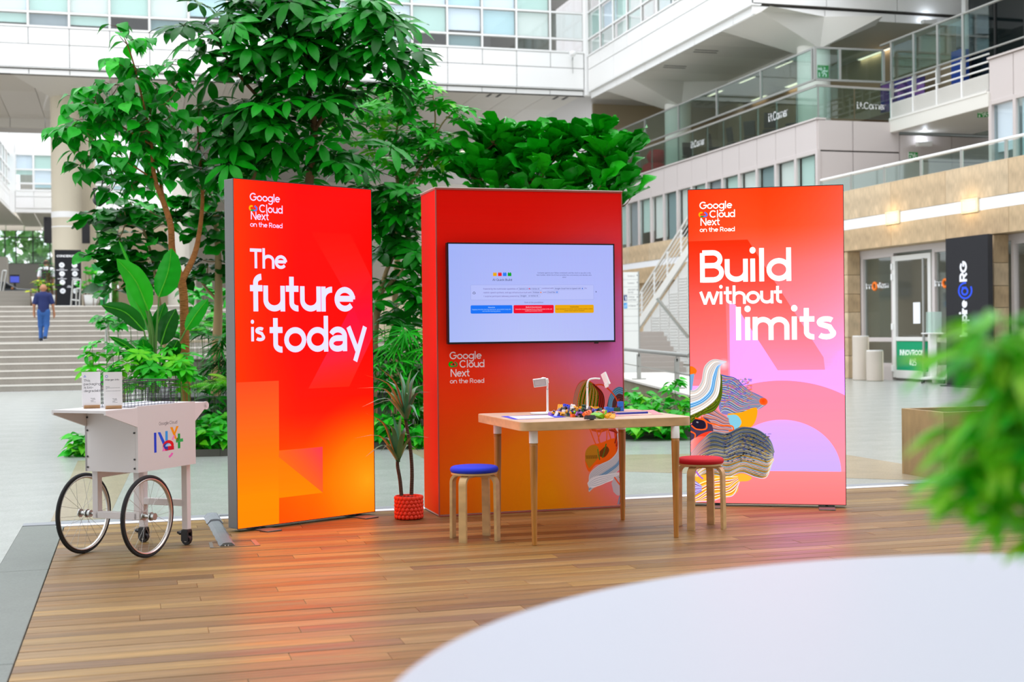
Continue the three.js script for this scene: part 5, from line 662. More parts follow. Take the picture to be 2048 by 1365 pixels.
// the table, its lamps, tape and toy bricks
const maple = tex(512, 128, (u, w) => { const n = noise(u * 5, w * 26, 5, 26), m = noise(u * 30, w * 60, 30, 60); const g = 0.88 + 0.1 * (n - 0.5) + 0.06 * (m - 0.5); return [g, g * 0.99, g * 0.97]; });
const TT = 0.78, TABLE = thing('work_table', 'light wooden table with tapered legs and white leg collars before the printed wall', 'table', [2.874, 0, -8.462], R(2.4));
{
  const w = 1.165, d = 0.985, r = 0.06, s = new THREE.Shape(); s.moveTo(-w / 2 + r, -d / 2); s.lineTo(w / 2 - r, -d / 2); s.absarc(w / 2 - r, -d / 2 + r, r, -PI / 2, 0); s.lineTo(w / 2, d / 2 - r); s.absarc(w / 2 - r, d / 2 - r, r, 0, PI / 2); s.lineTo(-w / 2 + r, d / 2); s.absarc(-w / 2 + r, d / 2 - r, r, PI / 2, PI); s.lineTo(-w / 2, -d / 2 + r); s.absarc(-w / 2 + r, -d / 2 + r, r, PI, 1.5 * PI);
  const top = boxUV(T(new THREE.ExtrudeGeometry(s, { depth: 0.05, bevelEnabled: true, bevelSize: 0.003, bevelThickness: 0.003, bevelSegments: 2, curveSegments: 10 }), 0, 0, 0, PI / 2).translate(0, TT - 0.003, 0));
  M('table_top', [top], phy('#ecc391', 0.42, { map: maple }), TABLE); M('top_veneer', [boxUV(T(new THREE.ExtrudeGeometry(s, { depth: 0.0006, bevelEnabled: false, curveSegments: 10 }), 0, 0, 0, PI / 2)).translate(0, TT + 0.0007, 0)], phy('#f0d8bd', 0.36, { map: maple }), TABLE);
  const oak = phy('#c98a3a', 0.45, { map: woodGrain });
  for (const [x, z] of [[-0.488, 0.43], [0.47, 0.47], [-0.455, -0.42], [0.46, -0.39]]) {
    const leg = M('leg', [lathe([[0, 0], [0.014, 0], [0.0155, 0.004], [0.026, 0.62], [0.026, 0.645], [0, 0.645]], 20).translate(x, 0, z)], oak, TABLE); M('collar', [lathe([[0, 0], [0.0275, 0], [0.028, 0.002], [0.028, 0.08], [0, 0.08]], 20).translate(x, 0.643, z)], MAT.white, leg);
  }
}
const onTable = (px, py) => onY(px, py, TT + 0.001);
{
  const tape = (label, name, mat, q) => { const P = q.map(([x, y]) => onTable(x, y)), c = P.reduce((a, p) => a.add(p), v(0, 0, 0)).divideScalar(8), o = thing(name, label, 'tape', v(c.x, TT + 0.001, c.z)); const up = (p, y) => v(p.x, TT + y, p.z); for (let i = 0; i < 4; i++) { const j = (i + 1) % 4; MW('tape_strip', [hexa([P[i], P[j], P[4 + j], P[4 + i]].map((p) => up(p, 0.0015)), [P[i], P[j], P[4 + j], P[4 + i]].map((p) => up(p, 0.0022)))], mat, o); } return [o, P]; };
  const [, P] = tape('blue tape frame stuck on the left half of the wooden table', 'tape_frame', std('#3a4ad6', 0.5), [[1002, 833.3], [1029, 839.8], [1133, 835], [1111, 830.2], [1016, 833.2], [1036, 838.9], [1110, 836.2], [1096, 831.2]]);
  const pg = thing('paper_sheet', 'pale paper sheet inside the blue tape frame', 'paper', v(P[4].x, TT, P[4].z)); MW('sheet', [hexa(P.slice(4).map((p) => v(p.x, TT + 0.0012, p.z)), P.slice(4).map((p) => v(p.x, TT + 0.0016, p.z)))], std('#ecdccb', 0.7), pg);
  tape('rose tape frame stuck on the right half of the wooden table', 'tape_frame', std('#d98a92', 0.5), [[1222, 823.5], [1228, 833.2], [1326, 829.4], [1306, 820.4], [1232, 824], [1238, 831.8], [1308, 829.4], [1292, 822.4]]);
  const a = onTable(1233, 829.6), b = onTable(1295, 827.2), pc = thing('ruler_bar', 'long thin dark blue bar lying on the right half of the table', 'ruler', v((a.x + b.x) / 2, TT, (a.z + b.z) / 2)); MW('bar_body', [beam(v(a.x, TT + 0.006, a.z), v(b.x, TT + 0.006, b.z), 0.016, 0.011)], std('#2a2fa8', 0.4), pc); MW('edge_strip', [beam(v(a.x, TT + 0.012, a.z), v(b.x, TT + 0.012, b.z), 0.006, 0.002)], std('#5560e0', 0.4), pc);
  // gooseneck lamps
  const lamp = (label, base, polePx, poleTop, neck, headC, headDir, tilt) => {
    const B = onTable(...base), o = thing('desk_lamp', label, 'desk lamp', v(B.x, TT + 0.001, B.z)), Dp = ray(polePx, 800), t = (B.z - EYE.z) / Dp.z, px_ = EYE.x + Dp.x * t, at2 = (x, y) => { const d = ray(x, y); return EYE.clone().addScaledVector(d, (B.z - EYE.z) / d.z); };
    MW('base', [lathe([[0, 0], [0.076, 0], [0.078, 0.003], [0.076, 0.008], [0.02, 0.011], [0, 0.011]], 36).translate(B.x, TT + 0.001, B.z)], MAT.white, o); MW('base_rim', [lathe([[0.07, 0], [0.077, 0], [0.0785, 0.003], [0.07, 0.004]], 36).translate(B.x, TT + 0.0008, B.z)], MAT.dark, o);
    const top = at2(polePx, poleTop), foot = v(top.x, TT + 0.01, B.z); MW('pole', [bar(foot, top, 0.0075, 14), bar(foot, foot.clone().setY(TT + 0.02), 0.011, 14)], MAT.white, o); MW('collar', [bar(top.clone().setY(top.y - 0.002), top.clone().setY(top.y + 0.002), 0.0082, 14)], MAT.steel, o);
    const N = neck.map(([x, y]) => at2(x, y)); MW('neck', [tubeV([top, ...N], 0.0062, 24, 10)], MAT.white, o);
    const hc = at2(...headC), hg = new THREE.Group(); hg.position.copy(hc); hg.rotation.set(...tilt); hg.updateMatrixWorld(true);
    const head = [rb(0.088, 0.056, 0.006, 0.003, 0, 0, 0), bx(0.088, 0.004, 0.012, 0, 0.027, 0.006), bx(0.088, 0.004, 0.012, 0, -0.027, 0.006), bx(0.004, 0.056, 0.012, -0.043, 0, 0.006), bx(0.004, 0.056, 0.012, 0.043, 0, 0.006), rb(0.03, 0.036, 0.016, 0.006, 0.044 * headDir, 0, -0.008)].map((g) => g.applyMatrix4(hg.matrixWorld));
    MW('head', head, MAT.white, o); MW('diffuser', [rb(0.078, 0.048, 0.004, 0.002, 0, 0, 0.006).applyMatrix4(hg.matrixWorld)], std('#c9c2c4', 0.4), o);
  };
  lamp('white gooseneck desk lamp on the left part of the table, head turned left', [1083, 828], 1094.7, 779, [[1094.8, 768], [1092, 758.5], [1084, 757], [1087, 764]], [1080, 765], 1, [0.35, -0.35, 0.25]);
  lamp('white gooseneck desk lamp behind the toy bricks, its neck arching to the right', [1186, 824.5], 1174.5, 775.5, [[1174.8, 768], [1178, 760.5], [1188, 757.5], [1200, 758]], [1210, 759], -1, [0.75, 1.9, 0.5]);
}
{ // toy bricks
  const r = rng(42), stud = (x, z, y) => cy(0.0024, 0.0024, 0.0018, x, y + 0.0009, z, 8), U = 0.008;
  const block = (nx, nz, h = 0.0096) => { const g = [rb(nx * U - 0.0002, h, nz * U - 0.0002, 0.0004, 0, h / 2, 0)]; for (let i = 0; i < nx; i++) for (let j = 0; j < nz; j++) g.push(stud((i - (nx - 1) / 2) * U, (j - (nz - 1) / 2) * U, h)); const m = norm(g); m.userData.shared = true; return m; };
  const slope = (n) => { const g = norm([prism([[-U, 0], [U, 0], [U, 0.0096], [0.2 * U, 0.0096], [-U, 0.0025]], n * U).translate(0, 0, -n * U / 2), stud(0.6 * U, -U * 0.5, 0.0096), stud(0.6 * U, U * 0.5, 0.0096)]); g.userData.shared = true; return g; };
  const wheel = (() => { const g = norm([T(new THREE.TorusGeometry(0.009, 0.0045, 10, 20), 0, 0.0045, 0, PI / 2)]); g.userData.shared = true; return g; })();
  const kinds = [['two-by-four', block(4, 2)], ['square', block(2, 2)], ['flat plate', block(4, 2, 0.0032)], ['sloped', slope(2)], ['narrow', block(4, 1)], ['wide sloped', slope(3)], ['tall', block(2, 1, 0.0192)]];
  const cols = [['yellow', '#f2a810'], ['blue', '#2438c8'], ['red', '#e0301c'], ['white', '#ece6e6'], ['black', '#17181c'], ['dark green', '#1d4a35'], ['violet', '#9a6ac4'], ['lime', '#7ac21a'], ['orange', '#f5661a'], ['grey', '#8d8590'], ['green', '#1a7a4a']].map(([n, c]) => [n, std(c, 0.28)]);
  const pick = [0, 0, 0, 4, 1, 6, 3, 5, 2, 9, 0, 8, 1, 4, 7, 0, 10, 3, 6, 0]; const protos = {};
  const L0 = onTable(1106, 829), R0 = onTable(1228, 835), F0 = onTable(1165, 841), mid = onTable(1165, 832); const ax = R0.clone().sub(L0), spread = ax.length() / 2; ax.normalize(); const bz = v(-ax.z, 0, ax.x); const put = [];
  const add = (k, c, p, rot, sc = 1.9) => {
    const [kn, g] = kinds[k] ?? ['wheel', wheel], [cn, m] = cols[c], key = k + '_' + c, label = (kn === 'wheel' ? 'small black toy wheel lying in the loose pile on the table' : cn + ' ' + kn + ' toy brick in the loose pile on the table');
    if (!protos[key]) { const o = M('toy_brick', g, m); tag(o, label, 'toy brick', cn + ' ' + kn + ' toy bricks in the pile'); protos[key] = o; o.position.copy(p); o.rotation.set(...rot); o.scale.setScalar(sc); } else { const o = copyOf(protos[key]); o.position.copy(p); o.rotation.set(...rot); o.scale.setScalar(sc); }
  };
  for (let i = 0; i < 190; i++) {
    const a = r() * 2 * PI, q = Math.pow(r(), 0.6), x = Math.cos(a) * q * spread * 0.98, z = Math.sin(a) * q * 0.15 + x * 0.02, hgt = Math.max(0, 0.034 * (1 - q * q * 1.1)) * r(), sc = 1.15 + r() * 0.6;
    const flat = r() < 0.45, p = mid.clone().addScaledVector(ax, x).addScaledVector(bz, z); p.y = TT + 0.0015 + hgt + (flat ? 0 : 0.007 * sc);
    add(Math.floor(r() * 7), pick[Math.floor(r() * pick.length)], p, flat ? [0, r() * 6, 0] : [(r() - 0.5) * 1.6, r() * 6, (r() - 0.5) * 1.6], sc);
  }
  const spot = (px, py, h, k, c, rot, sc) => { const p = onTable(px, py); p.y = TT + h; add(k, c, p, rot, sc); };
  spot(1194, 838, 0.012, 5, 7, [0.1, 0.5, -0.5], 3.2); spot(1174, 837, 0.016, 5, 8, [0.3, 2.2, 0.6], 2.8); spot(1183, 840, 0.012, 7, 4, [1.3, 0.3, 0], 1.4); spot(1180, 840.5, 0.006, 0, 4, [0, 0.4, 0], 2.2); spot(1145, 825, 0.03, 3, 3, [0.4, 1, 0.3], 2); spot(1132, 825, 0.026, 5, 1, [0.2, 0.6, 0.4], 2.4); spot(1120, 826, 0.022, 0, 0, [0.2, 1.2, 0.3], 2.2); spot(1162, 834, 0.02, 6, 4, [0.4, 0.2, 0.8], 1.8); spot(1224, 838, 0.006, 3, 0, [0.2, 1, 0], 2.4); spot(1216, 838, 0.008, 1, 0, [0.1, 0.4, 0.3], 2);
  // the little built boat at the back and the yellow beam beside it
  const bp = onTable(1231, 823.5), o = thing('toy_boat', 'small boat-shaped model of blue and green toy bricks at the back of the table', 'toy model', v(bp.x, TT + 0.001, bp.z), R(4)), bl = std('#1d6fd6', 0.35), gn = std('#125a36', 0.4);
  M('bow', [prism([[-0.082, 0.03], [-0.066, 0.005], [-0.056, 0], [-0.02, 0], [-0.02, 0.026], [-0.05, 0.026], [-0.06, 0.034]], 0.03, 0.001).translate(0, 0, -0.015)], bl, o); M('hull', [rb(0.045, 0.026, 0.034, 0.001, 0.003, 0.013, 0), ...[0, 1, 2].map((k) => stud(-0.008 + k * 0.011, 0, 0.026))], gn, o);
  M('stern', [prism([[0.026, 0], [0.056, 0.002], [0.056, 0.02], [0.05, 0.03], [0.03, 0.026], [0.034, 0.014]], 0.034, 0.001).translate(0, 0, -0.017)], bl, o); M('mast_block', [rb(0.036, 0.036, 0.03, 0.001, 0.038, 0.05, 0), ...[0, 1].map((k) => stud(0.028 + k * 0.018, 0, 0.068))], bl, o);
  const yp = onTable(1189, 822.2), y = M('toy_beam', [rb(0.075, 0.014, 0.02, 0.001, 0, 0.007, 0), ...Array.from({ length: 6 }, (_, k) => cy(0.0036, 0.0036, 0.003, -0.031 + k * 0.0125, 0.0155, 0, 10))], cols[0][1]); y.position.set(yp.x + 0.005, TT + 0.012, yp.z - 0.03); tag(y, 'long yellow studded toy beam on the base of the lamp behind the bricks', 'toy brick');
}
{ // stools
  const birch = phy('#e6bf82', 0.42, { map: maple }), stool = (label, p, turn, c) => {
    const o = thing('stool', label, 'stool', p, turn), pts = [], t = 0.017, ri = 0.045; const R0 = 0.168, H = 0.425; pts.push([0.02, H], [R0 - t - ri, H]); for (let i = 1; i <= 8; i++) { const a = PI / 2 - i / 8 * PI / 2; pts.push([R0 - t - ri + Math.cos(a) * (ri + t), H - ri - t + Math.sin(a) * (ri + t)]); } pts.push([R0 + 0.004, 0], [R0 + 0.004 - t, 0]); for (let i = 8; i >= 0; i--) { const a = PI / 2 - i / 8 * PI / 2; pts.push([R0 - t - ri + Math.cos(a) * ri, H - ri - t + Math.sin(a) * ri]); } pts.push([0.02, H - t]);
    for (let k = 0; k < 4; k++) M('leg', [T(prism(pts, 0.05, 0.0015).translate(0, 0, -0.025), 0, 0, 0, 0, k * PI / 2 + 0.0001, 0)], birch, o);
    M('seat_board', [cy(0.15, 0.15, 0.012, 0, 0.432, 0, 40)], birch, o); M('cushion', [lathe([[0, 0.437], [0.145, 0.437], [0.152, 0.441], [0.157, 0.452], [0.157, 0.459], [0.152, 0.47], [0.14, 0.476], [0.08, 0.479], [0, 0.48]], 48)], std(c, 0.85, { bumpMap: tex(64, 64, (u, w, i, j) => hash(i, j), false, [6, 4]), bumpScale: 0.0006 }), o); return o;
  };
  const b = onY(950, 1079), r = onY(1402.5, 1055);
  stool('round wooden stool with four bent legs and a blue cushion', [b.x, 0, b.z], R(-42), '#1f35d0'); stool('round wooden stool with four bent legs and a red cushion', [r.x, 0, r.z], R(-48), '#c4121e');
}
// strap leaves: a folded blade that follows a curve
function strap(pts, w, tipW = 0.12, fold = 0.35, n = 9) {
  const c = new THREE.CatmullRomCurve3(pts, false, 'centripetal'), P = [], I = [], U = []; 
  for (let i = 0; i <= n; i++) { const t = i / n, p = c.getPoint(t), tg = c.getTangent(t), sd = tg.clone().cross(v(0, 1, 0)); if (sd.lengthSq() < 1e-4) sd.set(1, 0, 0); sd.normalize(); const up = sd.clone().cross(tg).normalize(), ww = w * Math.max(0.02, Math.sin(PI * Math.min(1, 0.2 + 0.8 * t) ** 0.9) * (1 - tipW * t)) * (t > 0.97 ? 0.2 : 1); for (const s of [-1, 0, 1]) { const q = p.clone().addScaledVector(sd, s * ww / 2).addScaledVector(up, Math.abs(s) * ww * fold / 2); P.push(q.x, q.y, q.z); U.push((s + 1) / 2, t); } }
  for (let i = 0; i < n; i++) for (const s of [0, 1]) { const a = i * 3 + s, b = a + 3; I.push(a, b, a + 1, a + 1, b, b + 1); }
  const g = new THREE.BufferGeometry(); g.setAttribute('position', new THREE.Float32BufferAttribute(P, 3)); g.setAttribute('uv', new THREE.Float32BufferAttribute(U, 2)); g.setIndex(I); g.computeVertexNormals(); return g;
}
{ // dracaena in the bubbled orange pot
  const p = onY(818, 1038), D = 9.64, pot = thing('potted_dracaena', 'twin-stemmed dracaena in a bubbled orange pot before the planting', 'potted plant', [p.x, 0, p.z]), or = std('#e8330c', 0.55), g = [lathe([[0, 0], [0.085, 0], [0.094, 0.006], [0.098, 0.02], [0.1, 0.15], [0.1, 0.165], [0.096, 0.168], [0.091, 0.165], [0.088, 0.14], [0, 0.138]], 40)];
  for (let j = 0; j < 6; j++) for (let i = 0; i < 20; i++) { const a = (i + (j % 2) / 2) / 20 * 2 * PI, y = 0.02 + j * 0.0265; g.push(T(new THREE.SphereGeometry(0.0165, 8, 6).scale(1, 1, 0.6), 0, 0, 0).translate(0, 0, 0).applyMatrix4(new Matrix4().makeRotationY(a)).translate(Math.sin(a) * 0.097, y, Math.cos(a) * 0.097)); }
  M('pot', g, or, pot); M('soil', [cy(0.088, 0.088, 0.01, 0, 0.145, 0, 24)], MAT.soil, pot);
  const bark = std('#4a3a2c', 0.85, { bumpMap: tex(32, 64, (u, w) => Math.sin(w * 60) * 0.5 + 0.5, false), bumpScale: 0.002 }), lf = ['#4a9068', '#5c9c62', '#3e7858'].map((c) => phy(c, 0.35, { transmission: 0.08, thickness: 0 })), r = rng(8);
  const A = [[823, 990, 0], [824, 940, 0], [820, 890, 0], [812, 845, 0], [811, 834, 0]].map(([x, y]) => at(x, y, D)), B = [[803, 992], [800, 960], [795, 930], [795.5, 917]].map(([x, y]) => at(x, y, D - 0.05));
  MW('stem', [limb(A, [0.0145, 0.013, 0.012, 0.011], 9, 4)], bark, pot); MW('stem', [limb(B, [0.0145, 0.013, 0.011], 9, 4)], bark, pot);
  const crown = (c, d, tips) => tips.forEach(([x, y, dd, w]) => { const a = at(c[0], c[1], d), e = at(x, y, d + dd), m = a.clone().lerp(e, 0.45); m.y += 0.06 + a.distanceTo(e) * 0.12; MW('leaf', [strap([a, a.clone().lerp(m, 0.5).add(v(0, 0.02, 0)), m, e], w ?? 0.042)], lf[Math.floor(r() * 3)], pot); });
  crown([812, 842], D, [[729, 750, -0.2], [714, 777, -0.3], [723, 815, -0.35], [756, 734, -0.1], [787, 724, 0], [823, 738, 0.05], [861, 785, -0.2], [838, 842, -0.4], [747, 784, 0.1], [770, 760, 0.2], [850, 770, 0.3], [800, 745, 0.25], [740, 815, 0.2], [835, 800, 0.35], [815, 790, -0.35, 0.03], [838, 741, 0.2]]);
  crown([796, 925], D - 0.05, [[730, 826, -0.25], [709, 877, -0.25], [730, 915, -0.3], [784, 825, 0.05], [803, 828, 0.15], [859, 876, -0.15], [826, 847, 0.25], [755, 880, 0.2], [775, 850, -0.3], [818, 870, -0.3], [760, 905, 0.25], [840, 905, 0.2]]);
}
{ // the white cart with two wire-spoked wheels
  const C = thing('serving_cart', 'white serving cart with two spoked bicycle-style wheels and a colourful printed front', 'cart', [0.0395, 0, -8.673], R(52)), wp = phy('#ddd6d5', 0.42), y0 = 0.52, y1 = 0.92, X = 0.29, z0 = -0.2, z1 = 0.195;
  M('front_panel', [T(new THREE.BoxGeometry(2 * X, y1 - y0, 0.018), 0, (y0 + y1) / 2, z1 - 0.009)], [wp, wp, wp, wp, printed(PRINT.cart, 0.45), wp], C);
  M('side_panel', [bx(0.018, y1 - y0 - 0.02, z1 - z0 - 0.02, -X + 0.009, (y0 + y1) / 2 - 0.01, (z0 + z1) / 2 - 0.009)], wp, C); M('side_panel', [bx(0.018, y1 - y0 - 0.02, z1 - z0 - 0.02, X - 0.009, (y0 + y1) / 2 - 0.01, (z0 + z1) / 2 - 0.009)], wp, C); M('back_panel', [bx(2 * X, y1 - y0, 0.018, 0, (y0 + y1) / 2, z0 + 0.009)], wp, C); M('bottom_panel', [bx(2 * X - 0.04, 0.018, z1 - z0 - 0.04, 0, y0 + 0.02, 0)], wp, C); M('top_panel', [bx(2 * X - 0.03, 0.016, z1 - z0 - 0.04, 0, 0.9, 0)], wp, C);
  const wing = (s, L) => { M('shelf', [bx(L, 0.016, z1 - z0, s * (X + L / 2), 0.903, (z0 + z1) / 2)], wp, C); for (const z of [z0, z1 - 0.014]) M('bracket', [prism([[s * X, 0.896], [s * (X + L), 0.896], [s * (X + L), 0.885], [s * X, 0.795]].sort((a, b) => 0), 0.014).translate(0, 0, z)], wp, C); };
  wing(-1, 0.29); wing(1, 0.13);
  M('handle_lug', [cy(0.026, 0.026, 0.014, X + 0.125, 0.887, z1 - 0.007, 20, PI / 2), cy(0.008, 0.008, 0.018, X + 0.125, 0.887, z1 - 0.007, 12, PI / 2)], wp, C);
  for (const [y, z] of [[0.545, -0.18], [0.61, -0.18], [0.545, 0.17], [0.6, 0.17], [0.76, 0.17], [0.77, -0.18], [0.85, -0.18]]) M('bolt', [cy(0.006, 0.006, 0.006, -X - 0.002, y, z, 10, 0, 0, PI / 2)], MAT.dark, C);
  const lg = 0.042; for (const [x, z, yb] of [[-0.22, -0.17, 0.225], [-0.22, 0.14, 0.225], [0.265, -0.2, 0.1], [0.265, 0.135, 0.1]]) M('leg', [rb(lg, y0 - yb, lg, 0.003, x, (y0 + yb) / 2, z)], wp, C);
  M('crossbar', [rb(lg, lg, 0.31, 0.003, -0.22, 0.247, -0.015)], wp, C); M('crossbar', [rb(lg, lg, 0.335, 0.003, 0.265, 0.27, -0.033)], wp, C); M('crossbar', [rb(0.46, lg, lg, 0.003, 0.02, 0.49, -0.19)], wp, C);
  M('axle', [bar(v(-0.22, 0.25, -0.31), v(-0.22, 0.25, 0.245), 0.008, 12)], MAT.steel, C);
  for (const z of [-0.275, 0.205]) {
    const w = new THREE.Group(); w.name = 'wheel'; w.position.set(-0.22, 0.25, z); C.add(w); w.updateMatrixWorld(true);
    M('tyre', [new THREE.TorusGeometry(0.2385, 0.0115, 12, 72)], std('#1d1e20', 0.75), w); M('rim', [lathe([[0.229, -0.012], [0.229, 0.012], [0.224, 0.012], [0.217, 0.006], [0.217, -0.006], [0.224, -0.012], [0.229, -0.012]], 72).applyMatrix4(new Matrix4().makeRotationX(PI / 2))], std('#cfcac4', 0.28, { metalness: 0.85 }), w);
    M('hub', [cy(0.013, 0.013, 0.07, 0, 0, 0, 16, PI / 2), cy(0.026, 0.026, 0.007, 0, 0, 0.026, 24, PI / 2), cy(0.026, 0.026, 0.007, 0, 0, -0.026, 24, PI / 2), cy(0.02, 0.022, 0.02, 0, 0, 0.045, 20, PI / 2)], MAT.steel, w);
    for (let k = 0; k < 20; k++) { const a = k / 20 * 2 * PI, s = k % 2 ? 1 : -1, t = (k >> 1) % 2 ? 1 : -1; M('spoke', [bar(v(Math.cos(a + t * 0.9) * 0.023, Math.sin(a + t * 0.9) * 0.023, s * 0.026), v(Math.cos(a) * 0.219, Math.sin(a) * 0.219, 0), 0.0011, 5)], MAT.steel, w); }
  }
  for (const [x, z] of [[0.265, -0.2], [0.265, 0.135]]) { const c = M('castor', [rb(0.05, 0.02, 0.05, 0.004, x, 0.088, z), bx(0.012, 0.06, 0.05, x - 0.02, 0.055, z), bx(0.012, 0.06, 0.05, x + 0.02, 0.055, z), rb(0.05, 0.014, 0.03, 0.004, x, 0.075, z - 0.045, 0.5)], MAT.black, C); M('castor_wheel', [cy(0.032, 0.032, 0.024, x, 0.032, z, 24, 0, 0, PI / 2)], std('#141416', 0.5), c); M('castor_hub', [cy(0.014, 0.014, 0.03, x, 0.032, z, 16, 0, 0, PI / 2)], MAT.white, c); M('stem', [cy(0.009, 0.009, 0.03, x, 0.1, z, 12)], MAT.steel, c); }
  // wire basket
  const B = thing('wire_basket', 'black wire basket standing on top of the white cart', 'basket', C.localToWorld(v(-0.02, 0.908, -0.04)), R(52)), wr = 0.0017, bxx = 0.27, bz = 0.14, bh = 0.155, wires = [];
  for (let i = 0; i <= 16; i++) { const x = -bxx + i / 16 * 2 * bxx; for (const z of [-bz, bz]) wires.push(bar(v(x * 0.96, 0, z * 0.94), v(x, bh, z), wr, 4)); wires.push(bar(v(x * 0.96, 0, -bz * 0.94), v(x * 0.96, 0, bz * 0.94), wr, 4)); } for (let i = 0; i <= 8; i++) { const z = -bz + i / 8 * 2 * bz; for (const x of [-bxx, bxx]) wires.push(bar(v(x * 0.96, 0, z * 0.94), v(x, bh, z), wr, 4)); wires.push(bar(v(-bxx * 0.96, 0, z * 0.94), v(bxx * 0.96, 0, z * 0.94), wr, 4)); }
  for (let k = 1; k < 6; k++) { const y = bh * k / 6, f = 0.96 + 0.04 * k / 6; for (const s of [-1, 1]) { wires.push(bar(v(-bxx * f, y, s * bz * f), v(bxx * f, y, s * bz * f), wr, 4), bar(v(s * bxx * f, y, -bz * f), v(s * bxx * f, y, bz * f), wr, 4)); } }
  M('wire_mesh', wires, std('#1c1d20', 0.4, { metalness: 0.4 }), B); const rim = []; for (const s of [-1, 1]) rim.push(bar(v(-bxx, bh, s * bz), v(bxx, bh, s * bz), 0.0035, 8), bar(v(s * bxx, bh, -bz), v(s * bxx, bh, bz), 0.0035, 8)); M('rim', rim, std('#26282c', 0.35, { metalness: 0.5 }), B); M('liner', [bx(bxx * 1.8, 0.012, bz * 1.75, 0, 0.008, 0)], std('#d7d9e2', 0.7), B);
  for (const [px, py, map, label] of [[183, 817, PRINT.cardA, 'tall white card about packaging in a small wooden block on the cart shelf'], [226.5, 818, PRINT.cardB, 'tall white allergen card in a small wooden block on the cart shelf']]) {
    const p = onY(px, py, 0.912), o = thing('sign_card', label, 'sign', v(p.x, 0.911, p.z), R(10)), cw = 0.108, ch = 0.212; M('card', [T(new THREE.BoxGeometry(cw, ch, 0.003), 0, ch / 2 + 0.008, 0, -0.03)], [MAT.white, MAT.white, MAT.white, MAT.white, printed(map, 0.5), MAT.white], o); M('wooden_block', [rb(0.092, 0.02, 0.012, 0.002, 0.002, 0.01, 0.009), rb(0.092, 0.02, 0.012, 0.002, 0.002, 0.01, -0.009), bx(0.092, 0.006, 0.03, 0.002, 0.003, 0)], phy('#d9a878', 0.5, { map: maple }), o);
  }
}
{ // cable cover and floor hatch, beige planter box, the round table and its plant in the foreground
  const a = onY(424, 1037), b = onY(430, 1049), c = onY(442, 1070), d = onY(455, 1093), o = thing('cable_cover', 'grey rubber cable cover running over the deck edge to a floor hatch', 'cable cover', v(c.x, 0, c.z)), gm = std('#6f7476', 0.55);
  const prof = (pts, w, h) => { const cv = new THREE.CatmullRomCurve3(pts), n = 14, loops = []; for (let i = 0; i <= n; i++) { const p = cv.getPoint(i / n), t = cv.getTangent(i / n), s = v(t.z, 0, -t.x).normalize(), wob = 1 + 0.05 * Math.sin(i * 2.1); loops.push([[-1, 0], [-0.55, 0.9], [-0.2, 1], [0.25, 1], [0.6, 0.9], [1, 0]].map(([u, y]) => p.clone().addScaledVector(s, u * w / 2 * wob).add(v(0, y * h * wob + 0.001, 0)))); } return loops.slice(1).map((l, i) => hexa(loops[i], l)); };
  MW('sleeve', prof([b.clone(), c, d], 0.1, 0.022), gm, o); MW('sleeve_top', prof([a.clone().add(v(0, 0, -0.04)), a, b.clone().add(v(0, 0.003, 0))], 0.115, 0.034), std('#7f8489', 0.5), o); MW('ramp_strip', prof([onY(440, 1034), onY(500, 1030)], 0.05, 0.012), gm, o); MW('cable', [bar(v(d.x - 0.01, 0.008, d.z - 0.03), v(d.x - 0.016, 0.004, d.z + 0.012), 0.003, 6), bar(v(d.x + 0.008, 0.008, d.z - 0.03), v(d.x + 0.004, 0.004, d.z + 0.01), 0.003, 6)], MAT.white, o);
  const H = [[421, 1086], [424, 1097], [516, 1092], [506, 1081]].map(([x, y]) => onY(x, y)), h = thing('floor_hatch', 'flush metal framed cable hatch in the wooden deck by the red panel', 'floor hatch', v((H[0].x + H[2].x) / 2, 0, (H[0].z + H[2].z) / 2)), st = (p, q, w) => beam(v(p.x, 0.0005, p.z), v(q.x, 0.0005, q.z), w, 0.005); MW('frame', [st(H[0], H[1], 0.022), st(H[1], H[2], 0.012), st(H[2], H[3], 0.03), st(H[3], H[0], 0.006)], std('#8d8680', 0.4, { metalness: 0.6 }), h);
  const k = onY(1888, 963), pb = thing('stone_planter', 'low brown stone planter box behind the foreground plant', 'planter', [k.x, 0, k.z]), stone = std('#b5976a', 0.55, { map: sandTex }); const pw = 1.3, ph = 0.6; M('front_slab', [rb(pw, ph, 0.04, 0.004, pw / 2, ph / 2, -0.02)], stone, pb); M('side_slab', [rb(0.04, ph, 0.6, 0.004, 0.02, ph / 2, -0.33)], stone, pb); M('side_slab', [rb(0.04, ph, 0.6, 0.004, pw - 0.02, ph / 2, -0.33)], stone, pb); M('rear_slab', [rb(pw, ph, 0.04, 0.004, pw / 2, ph / 2, -0.64)], stone, pb); M('soil', [bx(pw - 0.06, 0.04, 0.58, pw / 2, ph - 0.06, -0.33)], MAT.soil, pb);
}
